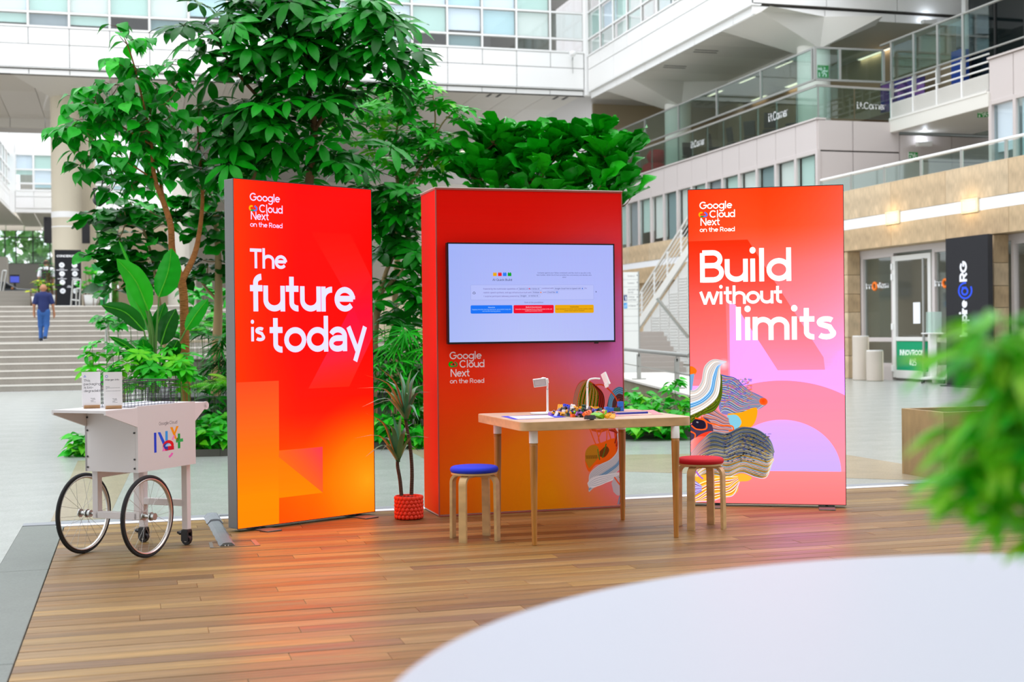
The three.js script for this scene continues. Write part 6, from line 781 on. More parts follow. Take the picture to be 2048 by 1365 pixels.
// ---------------------------------------------------------------- planting: leaf shapes, trees and shrubs
const prof = (pts) => (t) => { for (let i = 1; i < pts.length; i++) if (t <= pts[i][0]) { const [a, x] = pts[i - 1], [b, y] = pts[i], f = (t - a) / (b - a), s = f * f * (3 - 2 * f) * 0.5 + f * 0.5; return x + (y - x) * s; } return pts.at(-1)[1]; };
const WP = {
  heart: prof([[0, 0.25], [0.06, 0.62], [0.2, 0.95], [0.34, 1], [0.55, 0.78], [0.75, 0.36], [0.86, 0.1], [0.94, 0.05], [1, 0.01]]), fiddle: prof([[0, 0.12], [0.12, 0.42], [0.3, 0.58], [0.45, 0.62], [0.65, 0.92], [0.82, 1], [0.94, 0.7], [1, 0.12]]),
  oblong: prof([[0, 0.08], [0.2, 0.6], [0.45, 1], [0.72, 0.92], [0.9, 0.5], [1, 0.03]]), pothos: prof([[0, 0.4], [0.1, 0.86], [0.25, 1], [0.5, 0.82], [0.75, 0.42], [1, 0.02]]), banana: prof([[0, 0.1], [0.1, 0.66], [0.3, 1], [0.6, 0.94], [0.85, 0.6], [1, 0.03]]), lance: prof([[0, 0.2], [0.3, 1], [0.7, 0.7], [1, 0.02]]),
};
function bladeTo(P, I, U, wf, L, W, { droop = 0.2, fold = 0.25, wave = 0, n = 7, az = 0, pitch = 0, off = 0, seed = 1 }) {
  const b = P.length / 3, ca = Math.cos(az), sa = Math.sin(az), cp = Math.cos(pitch), sp = Math.sin(pitch);
  for (let i = 0; i <= n; i++) { const t = i / n, z = off + t * L, w = wf(t) * W / 2; for (const s of [-1, 0, 1]) {
    let x = s * w, y = -droop * L * t * t + Math.abs(s) * w * fold + (s ? wave * L * Math.sin(t * 13 + s * 2 + seed) : 0), zz = z - (s ? 0 : 0) + (i === 0 && s && wf === WP.heart ? -0.06 * L : 0);
    const y2 = y * cp + zz * sp, z2 = zz * cp - y * sp; P.push(x * ca + z2 * sa, y2, -x * sa + z2 * ca); U.push((s + 1) / 2, t);
  } }
  for (let i = 0; i < n; i++) for (const s of [0, 1]) { const a = b + i * 3 + s, c = a + 3; I.push(a, c, a + 1, a + 1, c, c + 1); }
}
function leafGeo(parts) { const P = [], I = [], U = []; parts.forEach((p) => bladeTo(P, I, U, ...p)); const g = new THREE.BufferGeometry(); g.setAttribute('position', new THREE.Float32BufferAttribute(P, 3)); g.setAttribute('uv', new THREE.Float32BufferAttribute(U, 2)); g.setIndex(I); g.computeVertexNormals(); const q = norm(g); q.userData.shared = true; return q; }
const lr = rng(2024), vary = (a, b) => a + (b - a) * lr();
const LEAF = {
  heart: [0, 1, 2].map((k) => leafGeo([[WP.heart, 1, 0.86, { droop: vary(0.1, 0.4), fold: vary(0.05, 0.3), n: 8, wave: 0.012, seed: k }]])),
  fiddle: [0, 1, 2].map((k) => leafGeo([[WP.fiddle, 1, 0.66, { droop: vary(-0.1, 0.3), fold: vary(0.2, 0.45), n: 9, wave: 0.05, seed: k * 2 }]])),
  palm8: [0, 1, 2].map((k) => leafGeo(Array.from({ length: 8 }, (_, i) => [WP.oblong, vary(0.85, 1), vary(0.32, 0.4), { droop: vary(0.25, 0.5), fold: 0.22, n: 6, wave: 0.014, az: (i + vary(-0.2, 0.2)) / 8 * 2 * PI, pitch: vary(-0.1, 0.18), off: 0.1, seed: i }]))),
  palm7: [0, 1, 2].map((k) => leafGeo(Array.from({ length: 7 }, (_, i) => [WP.oblong, vary(0.8, 1), vary(0.38, 0.46), { droop: vary(0.2, 0.45), fold: 0.25, n: 5, az: (i + vary(-0.15, 0.15)) / 7 * 2 * PI, pitch: vary(-0.05, 0.3), off: 0.08, seed: i }]))),
  pothos: [0, 1, 2].map((k) => leafGeo([[WP.pothos, 1, 0.8, { droop: vary(0.15, 0.45), fold: vary(0.1, 0.35), n: 6 }]])),
  fan: [0, 1].map((k) => leafGeo(Array.from({ length: 11 }, (_, i) => [WP.lance, vary(0.8, 1), 0.085, { droop: vary(0.1, 0.35), fold: 0.3, n: 5, az: (i - 5) / 5 * 1.7, pitch: vary(-0.1, 0.15), off: 0.03 }]))),
  lance: [0, 1, 2].map((k) => leafGeo([[WP.lance, 1, 0.3, { droop: vary(0.1, 0.6), fold: 0.3, n: 6 }]])),
  fern: [0, 1].map((k) => leafGeo([[WP.lance, 1, 0.04, { droop: 0.4, n: 6 }], ...Array.from({ length: 22 }, (_, i) => [WP.lance, 0.3 * Math.sin(PI * (0.15 + 0.8 * (i >> 1) / 11)), 0.075, { droop: 0.3, n: 3, az: (i % 2 ? 1 : -1) * 1.25, off: 0.02, pitch: -0.05 }])])),
};
{ const g = LEAF.fern; for (const q of g) { const p = q.attributes.position; const per = 3 * 4 * 3; for (let k = 0; k < 22; k++) { const t = 0.08 + 0.85 * (k >> 1) / 11, b = 6 * 4 * 3 + k * per; for (let i = b; i < Math.min(p.count, b + per); i++) p.setXYZ(i, p.getX(i), p.getY(i) - 0.4 * t * t, p.getZ(i) + t); } q.computeVertexNormals(); } }
const veins = tex(64, 128, (u, w) => { const e = Math.abs(u - 0.5) * 2, q = (w * 9 - e * 1.6) % 1, side = Math.abs(q - Math.round(q)) < 0.07 ? 0.1 : 0; const g = 0.95 + (e < 0.06 ? 0.05 : 0) + side * 0.5 - 0.08 * noise(u * 5, w * 9); return [Math.min(1, g * (e < 0.06 ? 1 : 0.93)), Math.min(1, g), Math.min(1, g * 0.95)]; });
const green = (c, r = 0.42, tr = 0.3) => phy(c, r, { map: veins, transmission: tr, thickness: 0, ior: 1.45, specularIntensity: 0.5 });
const GREEN = { deep: ['#0c700c', '#0e8610', '#0a600c', '#109816'].map((c) => green(c, 0.36, 0.25)), mid: ['#0eb012', '#14c216', '#0c9a10', '#2ace1a'].map((c) => green(c)), bright: ['#2ccc10', '#4adc16', '#1ebc10', '#80e81e'].map((c) => green(c, 0.45, 0.4)), lime: ['#98ec20', '#b8f02a', '#6cdc18'].map((c) => green(c, 0.5, 0.45)), ficus: ['#0ca018', '#12b61c', '#0a8816', '#1ec61e', '#34d622'].map((c) => green(c, 0.38, 0.32)) };
const BARK = { orange: std('#9a5f2a', 0.85, { bumpMap: tex(64, 128, (u, w) => noise(u * 8, w * 20, 8, 20), false), bumpScale: 0.01 }), pale: std('#a88c64', 0.85), brown: std('#6d4d30', 0.88), green: std('#4d7a2c', 0.7), dark: std('#3b3226', 0.9) };
const seen = (p) => { const d = p.clone().sub(EYE), w = d.dot(FWD); const x = CX + FOCAL * d.dot(SIDE) / w, y = CY - FOCAL * d.dot(UPV) / w; return w > 0 && x > -60 && x < 2110 && y > -60 && y < 1420 ? w : w + 100; };
// leaves: [{ p, q (quaternion), s, k (kind), m (material list) }]
function addLeaves(o, leaves, r) {
  leaves.forEach((l) => { l.g = LEAF[l.k][Math.floor(r() * LEAF[l.k].length)]; l.mat = l.m[Math.floor(r() * l.m.length)]; l.d = seen(l.p) / l.s; });
  leaves.sort((a, b) => a.d - b.d); const rest = [], tint = {};
  leaves.forEach((l, i) => { const lp = l.p.clone().sub(o.position); if (i < 300) { const q = new THREE.Mesh(l.g, l.mat); q.name = 'leaf'; q.castShadow = q.receiveShadow = true; q.position.copy(lp); q.quaternion.copy(l.q); q.scale.setScalar(l.s); o.add(q); } else { rest.push(l.g.clone().applyMatrix4(new Matrix4().compose(lp, l.q, v(l.s, l.s, l.s)))); } });
  if (rest.length) { const f = M('foliage', rest, leaves[0].m[0], o); f.userData.kind = 'stuff'; }
}
function orient(dir, up) { const z = dir.clone().normalize(), x = up.clone().cross(z); if (x.lengthSq() < 1e-4) x.set(1, 0, 0); x.normalize(); return new THREE.Quaternion().setFromRotationMatrix(new Matrix4().makeBasis(x, z.clone().cross(x), z)); }
// a plant from stems (pixel + depth curves) and leafy blobs [px, py, rx, ry, depth, spread, nodes]
function plant({ name, label, category = 'plant', group, base, stems = [], bark, blobs, kind, mats, size = [0.2, 0.3], per = 4, hang = 0.3, seed = 1, twig = 0.006, petiole = 0.08, upright = 0, twigMat, clip }) {
  const r = rng(seed), o = thing(name, label, category, base, 0, group), nodes = [], S = [], leaves = [], tw = [];
  for (const [pts, rad] of stems) { const P = pts.map(([x, y, d]) => d === undefined ? v(x, y, d) : at(x, y, d)); MW(rad[0] > 0.02 ? 'trunk' : 'branch', [limb(P, rad, rad[0] > 0.03 ? 10 : 7, 6)], bark, o); const c = new THREE.CatmullRomCurve3(P, false, 'centripetal'); for (let i = 2; i <= 14; i++) S.push(c.getPoint(i / 14)); }
  for (const [bx_, by, rx, ry, d, sp, n] of blobs) { const C = at(bx_, by, d), k = d / FOCAL; for (let i = 0; i < n; i++) { const a = r() * 2 * PI, q = Math.sqrt(r()), e = (r() - 0.5) * 2; const p = C.clone().addScaledVector(SIDE, Math.cos(a) * q * rx * k).addScaledVector(UPV, Math.sin(a) * q * ry * k).addScaledVector(FWD, e * sp * Math.sqrt(1 - q * q * 0.7)); if (clip && clip(p)) continue; nodes.push({ p, C }); } }
  nodes.sort((a, b) => { const f = (n) => Math.min(...S.map((s) => s.distanceToSquared(n.p)), 1e9); return S.length ? f(a) - f(b) : a.p.y - b.p.y; });
  for (const { p, C } of nodes) {
    if (S.length) { let best = S[0], bd = 1e9; for (const s of S) { const dd = s.distanceToSquared(p) + Math.max(0, s.y - p.y) * 0.3; if (dd < bd) { bd = dd; best = s; } } const m = best.clone().lerp(p, 0.55); m.y -= Math.sqrt(bd) * 0.06; tw.push(limb([best, m, p], [twig, twig * 0.75, twig * 0.5], 4, 3)); S.push(m, p); }
    else tw.push(limb([v(p.x + (r() - 0.5) * 0.1, base.y ?? 0, p.z + (r() - 0.5) * 0.1), p.clone().lerp(v(p.x, base.y ?? 0, p.z), 0.4).add(v(0.02, 0, 0.02)), p], [twig, twig * 0.8, twig * 0.5], 4, 3));
    const out = p.clone().sub(C).setY(0); if (out.lengthSq() < 1e-6) out.set(r() - 0.5, 0, r() - 0.5); out.normalize(); const k = Math.max(1, Math.round(per * (0.7 + r() * 0.6)));
    for (let i = 0; i < k; i++) {
      const az = r() * 2 * PI, d = v(Math.cos(az), 0, Math.sin(az)).addScaledVector(out, 0.5).normalize(); d.y = upright - hang * (0.3 + r()) + (r() - 0.5) * 0.4; d.normalize();
      const s = size[0] + r() * (size[1] - size[0]), up = v((r() - 0.5) * 0.9, 1, (r() - 0.5) * 0.9).addScaledVector(FWD, -0.35).normalize(), a = p.clone().addScaledVector(v(d.x, Math.max(-0.1, d.y + 0.5), d.z), petiole * (0.6 + r() * 0.8));
      if (petiole > 0.02) tw.push(limb([p, a], [twig * 0.45, twig * 0.35], 3, 1));
      if (kind.startsWith('palm')) { const nrm = v((r() - 0.5) * 0.8, 1, (r() - 0.5) * 0.8).addScaledVector(out, 0.35).addScaledVector(FWD, -0.3).normalize(), z = v(r() - 0.5, 0, r() - 0.5).projectOnPlane(nrm).normalize(); leaves.push({ p: a, q: orient(z, nrm), s, k: kind, m: mats }); } else leaves.push({ p: a, q: orient(d, up), s, k: kind, m: mats });
    }
  }
  if (tw.length) { const t = MW('twigs', tw, twigMat ?? bark ?? BARK.green, o); t.userData.kind = 'stuff'; }
  addLeaves(o, leaves, r); return o;
}
const G0 = (x, y, d) => { const p = at(x, y, d); p.y = 0.1; return p; };
{ // beds
  const bed = SG('planting_bed'), ring = [[-0.5, -15.25], [0.9, -15.05], [3.3, -15.3], [7.2, -15.45], [8.2, -17], [8, -24], [5.5, -32.5], [0.9, -32.5], [0.35, -26], [-0.3, -18]];
  M('soil', [hexa(ring.map(([x, z]) => v(x, 0.001, z)), ring.map(([x, z]) => v(x, 0.06, z)))], MAT.soil, bed);
  M('kerb', ring.slice(0, 5).map((p, i) => beam(v(ring[i][0], 0.04, ring[i][1]), v(ring[i + 1][0], 0.04, ring[i + 1][1]), 0.03, 0.08)), std('#4b4942', 0.7), bed);
  const tier = (x0, x1, z0, z1, h, m) => { M('tier_wall', [rb(x1 - x0, h, 0.06, 0.006, (x0 + x1) / 2, h / 2, z1), rb(x1 - x0 + 0.02, 0.025, 0.12, 0.006, (x0 + x1) / 2, h, z1), bb(x0, x1, 0, h - 0.04, z0, z1 - 0.04)], m, bed); };
  tier(0.2, 3.6, -24, -18.5, 0.5, std('#4a4c4c', 0.6)); tier(0.9, 6.2, -32, -24.5, 0.9, std('#6b665c', 0.7));
  const c = onY(238, 757, 0.1), d = onY(238, 690, 0.1); M('post', [rb(0.16, 0.72, 0.16, 0.01, at(238, 700, 18).x, 0.45, at(238, 700, 18).z)], MAT.beigewall, bed); M('shelf_slab', [rb(1.6, 0.05, 0.6, 0.01, at(400, 680, 24).x, at(400, 683, 24).y, at(400, 683, 24).z)], MAT.beigewall, bed);
}
plant({ name: 'sacred_fig', category: 'tree', label: 'slender fig tree with heart-shaped drip-tip leaves and an orange-brown trunk', base: G0(370, 800, 15.6), seed: 21, bark: BARK.orange, twigMat: BARK.brown, kind: 'heart', mats: GREEN.ficus, size: [0.14, 0.21], per: 4, hang: 0.9, petiole: 0.1, twig: 0.006,
  stems: [[[[374, 870, 15.6], [371, 760, 15.6], [369, 660, 15.6], [367, 590, 15.6], [362, 555, 15.6]], [0.062, 0.056, 0.052, 0.05]], [[[362, 558, 15.6], [345, 505, 15.6], [341, 450, 15.5], [327, 405, 15.5], [310, 360, 15.4], [305, 318, 15.3], [302, 280, 15.3], [285, 200, 15.2], [262, 110, 15.1], [240, 55, 15.1]], [0.045, 0.036, 0.026, 0.012, 0.005]], [[[365, 560, 15.6], [388, 512, 15.7], [398, 470, 15.8], [405, 400, 15.8], [400, 320, 15.9], [395, 250, 15.9]], [0.042, 0.03, 0.02, 0.01]], [[[328, 405, 15.5], [318, 350, 15.5], [312, 325, 15.6], [330, 250, 15.7]], [0.02, 0.014, 0.008]], [[[302, 290, 15.3], [240, 250, 15.1], [190, 205, 15]], [0.012, 0.008, 0.004]], [[[310, 360, 15.4], [230, 310, 15.2], [150, 270, 15.1]], [0.012, 0.007, 0.003]]],
  blobs: [[185, 205, 45, 35, 15, 0.3, 12], [250, 190, 60, 45, 15.2, 0.4, 17], [320, 190, 55, 55, 15.4, 0.4, 15], [240, 260, 85, 40, 15.2, 0.4, 20], [330, 260, 70, 50, 15.5, 0.4, 17], [165, 275, 40, 35, 15, 0.25, 9], [235, 325, 80, 35, 15.3, 0.4, 16], [310, 330, 60, 50, 15.6, 0.4, 13], [228, 120, 12, 8, 15.1, 0.1, 2], [258, 80, 14, 14, 15.1, 0.1, 3], [232, 62, 12, 12, 15.1, 0.1, 2], [290, 85, 8, 6, 15.1, 0.1, 1], [265, 130, 30, 18, 15.1, 0.2, 6], [345, 130, 30, 20, 15.3, 0.2, 5], [120, 250, 12, 20, 15, 0.1, 2], [400, 250, 50, 70, 15.8, 0.4, 11], [390, 350, 60, 50, 15.9, 0.4, 10], [255, 375, 60, 25, 15.6, 0.3, 8]] });
plant({ name: 'umbrella_tree', category: 'tree', label: 'tall dark umbrella tree with big fingered leaves reaching out of the frame', base: G0(618, 900, 16.2), seed: 33, bark: BARK.brown, kind: 'palm8', mats: [...GREEN.deep, GREEN.mid[0], GREEN.mid[2]], size: [0.27, 0.38], per: 1.6, petiole: 0.26, twig: 0.009, twigMat: BARK.green,
  stems: [[[[618, 900, 16.2], [620, 600, 16.2], [616, 400, 16.2], [622, 330, 16.2], [628, 250, 16.1], [612, 150, 16], [620, 60, 16], [640, -40, 16]], [0.075, 0.06, 0.05, 0.035, 0.02]], [[[628, 260, 16.1], [690, 170, 16], [730, 90, 15.8], [760, 20, 15.7]], [0.03, 0.02, 0.012]], [[[622, 300, 16.1], [540, 220, 15.9], [470, 140, 15.7], [420, 60, 15.6]], [0.03, 0.02, 0.012]], [[[470, 470, 16.4], [500, 380, 16.2], [520, 280, 16], [500, 210, 15.9]], [0.03, 0.025, 0.015]]],
  blobs: [[425, 45, 45, 45, 15.6, 0.3, 6], [500, 30, 60, 40, 15.7, 0.4, 8], [590, 20, 60, 40, 15.8, 0.4, 8], [690, 30, 60, 40, 15.8, 0.4, 8], [765, 40, 45, 45, 15.6, 0.3, 7], [470, 110, 60, 40, 15.7, 0.4, 9], [560, 100, 70, 45, 15.8, 0.4, 10], [660, 100, 70, 45, 15.8, 0.4, 10], [745, 110, 50, 40, 15.6, 0.3, 8], [500, 185, 70, 40, 15.8, 0.4, 9], [600, 180, 70, 45, 15.9, 0.4, 10], [700, 170, 60, 40, 15.7, 0.35, 8], [450, 250, 50, 45, 15.7, 0.4, 7], [540, 260, 70, 40, 15.8, 0.4, 9], [640, 255, 60, 35, 15.8, 0.4, 8], [500, 320, 70, 35, 15.8, 0.4, 8], [590, 330, 70, 35, 15.8, 0.4, 8], [690, 320, 50, 35, 15.9, 0.3, 6], [430, 320, 40, 40, 15.8, 0.3, 5], [780, 130, 25, 30, 15.6, 0.2, 3]] });
plant({ name: 'umbrella_tree', category: 'tree', label: 'light green small-leaved umbrella tree to the right of the tall dark one', base: G0(800, 900, 17.6), seed: 44, bark: BARK.pale, kind: 'palm7', mats: [...GREEN.mid, ...GREEN.bright], size: [0.15, 0.21], per: 2, petiole: 0.12, twig: 0.006, twigMat: BARK.green,
  stems: [[[[790, 900, 17.6], [790, 600, 17.6], [800, 420, 17.5], [790, 300, 17.4], [800, 220, 17.3]], [0.05, 0.04, 0.025, 0.01]], [[[798, 400, 17.5], [850, 320, 17.3], [870, 250, 17.2], [865, 180, 17.2]], [0.025, 0.015, 0.006]], [[[850, 320, 17.3], [890, 240, 17.1], [925, 215, 17.1]], [0.012, 0.006]]],
  blobs: [[835, 175, 25, 25, 17.2, 0.2, 6], [845, 215, 30, 20, 17.2, 0.2, 6], [900, 225, 40, 22, 17.1, 0.2, 6], [770, 210, 50, 35, 17.3, 0.4, 14], [730, 260, 50, 35, 17.4, 0.4, 12], [800, 270, 55, 35, 17.3, 0.4, 14], [860, 290, 55, 30, 17.3, 0.4, 14], [900, 310, 40, 25, 17.2, 0.3, 8], [780, 330, 60, 30, 17.4, 0.4, 12], [850, 350, 50, 25, 17.4, 0.3, 9], [690, 210, 30, 25, 17.4, 0.3, 5]] });
plant({ name: 'umbrella_tree', category: 'tree', label: 'forked umbrella tree with a pale trunk seen between the red panels', base: G0(752, 900, 16.8), seed: 55, bark: BARK.pale, kind: 'palm7', mats: [...GREEN.deep, GREEN.mid[0], GREEN.mid[3]], size: [0.2, 0.3], per: 1.8, petiole: 0.14, twig: 0.007, twigMat: BARK.brown,
  stems: [[[[746, 900, 16.8], [747, 760, 16.8], [750, 660, 16.8], [758, 600, 16.8], [764, 578, 16.8]], [0.055, 0.05, 0.045, 0.04]], [[[762, 584, 16.8], [772, 545, 16.8], [786, 512, 16.8], [792, 470, 16.8], [800, 400, 16.8]], [0.034, 0.026, 0.02, 0.012]], [[[764, 582, 16.8], [785, 562, 16.8], [800, 548, 16.7], [822, 500, 16.7]], [0.032, 0.026, 0.018, 0.01]]],
  blobs: [[790, 400, 50, 30, 16.8, 0.4, 12], [820, 450, 40, 40, 16.7, 0.4, 12], [770, 470, 30, 40, 16.8, 0.3, 8], [830, 520, 35, 35, 16.7, 0.3, 8], [790, 500, 40, 30, 16.7, 0.3, 7], [820, 590, 45, 35, 16.7, 0.3, 9], [770, 640, 30, 30, 16.8, 0.3, 5], [740, 420, 30, 40, 16.9, 0.3, 6], [700, 360, 40, 30, 17, 0.3, 6]] });
plant({ name: 'fiddle_leaf_fig', category: 'tree', label: 'fiddle-leaf fig with large wavy leaves rising above the middle panel', base: G0(1080, 900, 17), seed: 66, bark: BARK.brown, kind: 'fiddle', mats: [...GREEN.mid, GREEN.deep[3], GREEN.bright[0], GREEN.bright[2]], size: [0.28, 0.44], per: 4, hang: 0.0, upright: 0.75, petiole: 0.03, twig: 0.01,
  stems: [[[[1080, 900, 17], [1085, 600, 17], [1090, 430, 17], [1080, 360, 17], [1060, 310, 17]], [0.05, 0.04, 0.025, 0.012]], [[[1090, 420, 17], [1150, 370, 16.9], [1190, 330, 16.8], [1210, 300, 16.8]], [0.03, 0.02, 0.012]], [[[1088, 430, 17], [1020, 370, 17], [985, 320, 17], [980, 290, 17]], [0.03, 0.02, 0.012]]],
  blobs: [[985, 295, 40, 35, 17, 0.35, 11], [1050, 300, 50, 35, 17, 0.35, 12], [1085, 330, 60, 40, 16.9, 0.4, 13], [1160, 305, 50, 30, 16.9, 0.35, 11], [1210, 310, 40, 35, 16.8, 0.3, 10], [1222, 350, 26, 30, 16.8, 0.25, 7], [935, 350, 30, 28, 17, 0.25, 8], [1010, 370, 60, 28, 17, 0.35, 11], [1100, 380, 60, 28, 16.8, 0.35, 11], [1180, 375, 50, 28, 16.8, 0.3, 9], [1245, 395, 16, 20, 16.8, 0.15, 4], [1030, 410, 90, 20, 16.9, 0.3, 9], [1170, 410, 70, 20, 16.9, 0.3, 7]] });
plant({ name: 'fiddle_leaf_fig', category: 'tree', label: 'shaded fiddle-leaf fig behind the orange-brown trunk, left of the red panel', base: G0(430, 900, 18.2), seed: 77, bark: BARK.pale, kind: 'fiddle', mats: [...GREEN.deep, GREEN.mid[2], GREEN.mid[0]], size: [0.26, 0.42], per: 4, hang: 0.4, upright: 0.1, petiole: 0.03, twig: 0.01,
  stems: [[[[432, 800, 18.2], [434, 690, 18.2], [437, 600, 18.2], [436, 510, 18.2], [430, 420, 18.2]], [0.075, 0.065, 0.05, 0.03]], [[[434, 600, 18.2], [415, 580, 18.2], [400, 560, 18.2]], [0.025, 0.012]], [[[330, 700, 18], [318, 600, 18], [300, 500, 18], [280, 440, 18]], [0.03, 0.02, 0.012]]],
  blobs: [[235, 430, 40, 35, 18, 0.3, 8], [290, 440, 60, 40, 18, 0.4, 10], [270, 490, 55, 35, 18, 0.4, 9], [215, 510, 25, 12, 17.8, 0.2, 3], [360, 420, 50, 40, 18.2, 0.4, 7], [430, 400, 40, 40, 18.2, 0.4, 8], [440, 470, 35, 45, 18.1, 0.3, 8], [415, 540, 40, 30, 18.2, 0.3, 6], [300, 540, 50, 35, 18.2, 0.3, 7], [250, 560, 30, 40, 18.2, 0.3, 6], [200, 420, 20, 20, 18, 0.2, 2]] });
{ // bird-of-paradise: long paddle leaves on stalks
  const D = 15.1, o = thing('bird_of_paradise', 'bird-of-paradise plant with long paddle leaves beside the orange-brown trunk', 'plant', G0(308, 780, D)), lv = [
    [[300, 690], [297, 622], [270, 560], [233, 518], 46, 'bright', 0], [[312, 690], [318, 594], [336, 545], [343, 497], 50, 'mid', 0.1], [[300, 720], [288, 662], [250, 625], [203, 611], 34, 'deep', -0.2], [[318, 740], [322, 690], [335, 650], [352, 618], 40, 'deep', 0.15], [[330, 740], [372, 660], [395, 625], [416, 598], 30, 'mid', 0.2], [[300, 740], [282, 715], [250, 690], [218, 673], 14, 'deep', -0.25], [[305, 690], [290, 640], [270, 600], [252, 560], 30, 'bright', 0.3], [[308, 700], [296, 660], [285, 630], [272, 596], 34, 'mid', 0.35], [[312, 720], [310, 680], [318, 640], [330, 605], 34, 'deep', 0.35], [[300, 650], [265, 545], [250, 510], [237, 480], 7, 'mid', 0.05], [[318, 745], [330, 720], [345, 700], [356, 680], 32, 'deep', -0.25], [[310, 740], [300, 715], [290, 700], [285, 678], 30, 'mid', -0.2], [[306, 660], [285, 590], [268, 560], [262, 530], 26, 'mid', 0.5]];
  const r = rng(6); lv.forEach(([b, s, m, t, w, k, dz]) => { const g0 = at(308 + (r() - 0.5) * 14, 785, D), p = [b, s, m, t].map(([x, y], i) => at(x, y, D + dz * (0.4 + i * 0.25))); MW('stalk', [limb([g0, p[0], p[1]], [0.02, 0.014, 0.009], 7, 5)], BARK.green, o); const c = new THREE.CatmullRomCurve3([p[1], p[2], p[3]]), W = w * D / FOCAL, P = [], I = [], n = 14; for (let i = 0; i <= n; i++) { const u = i / n, q = c.getPoint(u), tg = c.getTangent(u), sd = tg.clone().cross(FWD).normalize(), nn = sd.clone().cross(tg), ww = WP.banana(u) * W / 2; for (const e of [-1, -0.5, 0, 0.5, 1]) { const z = q.clone().addScaledVector(sd, e * ww).addScaledVector(nn, (Math.abs(e) * 0.35 + Math.sin(i * 2.3 + e) * 0.03) * ww); P.push(z.x, z.y, z.z); } } for (let i = 0; i < n; i++) for (let e = 0; e < 4; e++) { const a = i * 5 + e, d = a + 5; I.push(a, d, a + 1, a + 1, d, d + 1); } const g = new THREE.BufferGeometry(); g.setAttribute('position', new THREE.Float32BufferAttribute(P, 3)); g.setIndex(I); g.computeVertexNormals(); const lf = MW('leaf', [g], GREEN[k][Math.floor(r() * 3)], o); MW('midrib', [limb([p[1], p[2], p[3]], [0.008, 0.006, 0.002], 5, 5)], GREEN.lime[2], lf); });
}
const shrub = (o) => plant({ name: 'shrub', category: 'shrub', twig: 0.004, petiole: 0.05, bark: BARK.green, ...o, base: o.base });
shrub({ name: 'dwarf_umbrella_plant', label: 'bright green dwarf umbrella plant behind the serving cart', base: G0(290, 860, 14.9), seed: 101, kind: 'palm7', mats: [...GREEN.bright, GREEN.mid[3]], size: [0.12, 0.18], per: 1.3, petiole: 0.06, blobs: [[205, 705, 28, 18, 14.9, 0.15, 5], [250, 715, 28, 14, 14.9, 0.15, 5], [280, 715, 35, 20, 14.9, 0.2, 8], [330, 730, 50, 25, 14.8, 0.25, 12], [265, 745, 60, 22, 14.8, 0.25, 12], [345, 712, 30, 16, 14.9, 0.2, 5], [380, 735, 25, 25, 14.9, 0.2, 7], [190, 740, 12, 6, 14.9, 0.1, 2], [330, 765, 70, 18, 14.8, 0.25, 10]] });
shrub({ name: 'lady_palm', label: 'dark fan-leaved lady palm left of the red panel', base: G0(440, 860, 16.2), seed: 102, kind: 'fan', mats: [GREEN.deep[0], GREEN.deep[1], GREEN.deep[3]], size: [0.28, 0.4], per: 1.5, hang: 0.5, upright: 0.2, petiole: 0.1, blobs: [[430, 720, 30, 25, 16.2, 0.2, 7], [455, 690, 20, 30, 16.2, 0.2, 6], [445, 760, 30, 20, 16.1, 0.2, 6], [470, 740, 20, 40, 16.2, 0.2, 5]] });
shrub({ name: 'lady_palm', label: 'lady palm with narrow fan leaves behind the potted dracaena', base: G0(815, 880, 16.2), seed: 103, kind: 'fan', mats: [GREEN.deep[3], GREEN.mid[0], GREEN.mid[3], GREEN.bright[0]], size: [0.26, 0.38], per: 1.6, hang: 0.5, upright: 0.2, petiole: 0.1, blobs: [[800, 690, 35, 25, 16.2, 0.25, 7], [835, 675, 25, 30, 16.2, 0.25, 6], [850, 720, 20, 30, 16.2, 0.2, 5], [785, 735, 30, 25, 16.1, 0.25, 6], [820, 750, 35, 20, 16.1, 0.2, 6], [770, 690, 20, 30, 16.3, 0.2, 4]] });
shrub({ name: 'leafy_shrub', label: 'low dark leafy shrub at the foot of the lady palm by the red panel', base: G0(420, 880, 15.8), seed: 104, kind: 'lance', mats: [...GREEN.deep, GREEN.mid[2]], size: [0.12, 0.22], per: 7, hang: 0.2, upright: 0.4, blobs: [[430, 835, 45, 25, 15.8, 0.3, 12], [300, 830, 120, 25, 15.8, 0.3, 18], [450, 800, 30, 20, 15.9, 0.3, 6], [390, 790, 30, 15, 16, 0.2, 5]] });
shrub({ name: 'leafy_shrub', label: 'mixed green shrub growing on the upper tier behind the trunks', base: at(400, 690, 20.5).setY(0.46), seed: 105, kind: 'heart', mats: [...GREEN.mid, GREEN.bright[0], GREEN.deep[0]], size: [0.13, 0.22], per: 6, hang: 0.4, upright: 0.2, blobs: [[400, 650, 55, 30, 20.5, 0.4, 14], [450, 620, 25, 45, 20.5, 0.4, 12], [245, 650, 35, 40, 20, 0.4, 12], [395, 600, 30, 30, 20.5, 0.4, 7], [340, 690, 60, 20, 20, 0.3, 8], [455, 660, 20, 25, 20, 0.3, 7]] });
shrub({ name: 'fern', label: 'pale green fern on the upper tier right of the orange-brown trunk', base: at(405, 680, 19.8).setY(0.46), seed: 106, kind: 'fern', mats: GREEN.bright, size: [0.28, 0.4], per: 4, hang: 0.3, upright: 0.5, blobs: [[400, 650, 18, 10, 19.8, 0.15, 4], [425, 660, 14, 8, 19.6, 0.1, 2]] });
shrub({ name: 'fern', label: 'lime green fern drooping beside the edge of the red panel', base: G0(455, 800, 15.7), seed: 107, kind: 'fern', mats: GREEN.lime, size: [0.2, 0.3], per: 4, hang: 0.4, upright: 0.5, blobs: [[450, 775, 14, 10, 15.6, 0.1, 3], [425, 768, 12, 8, 15.7, 0.1, 2]] });
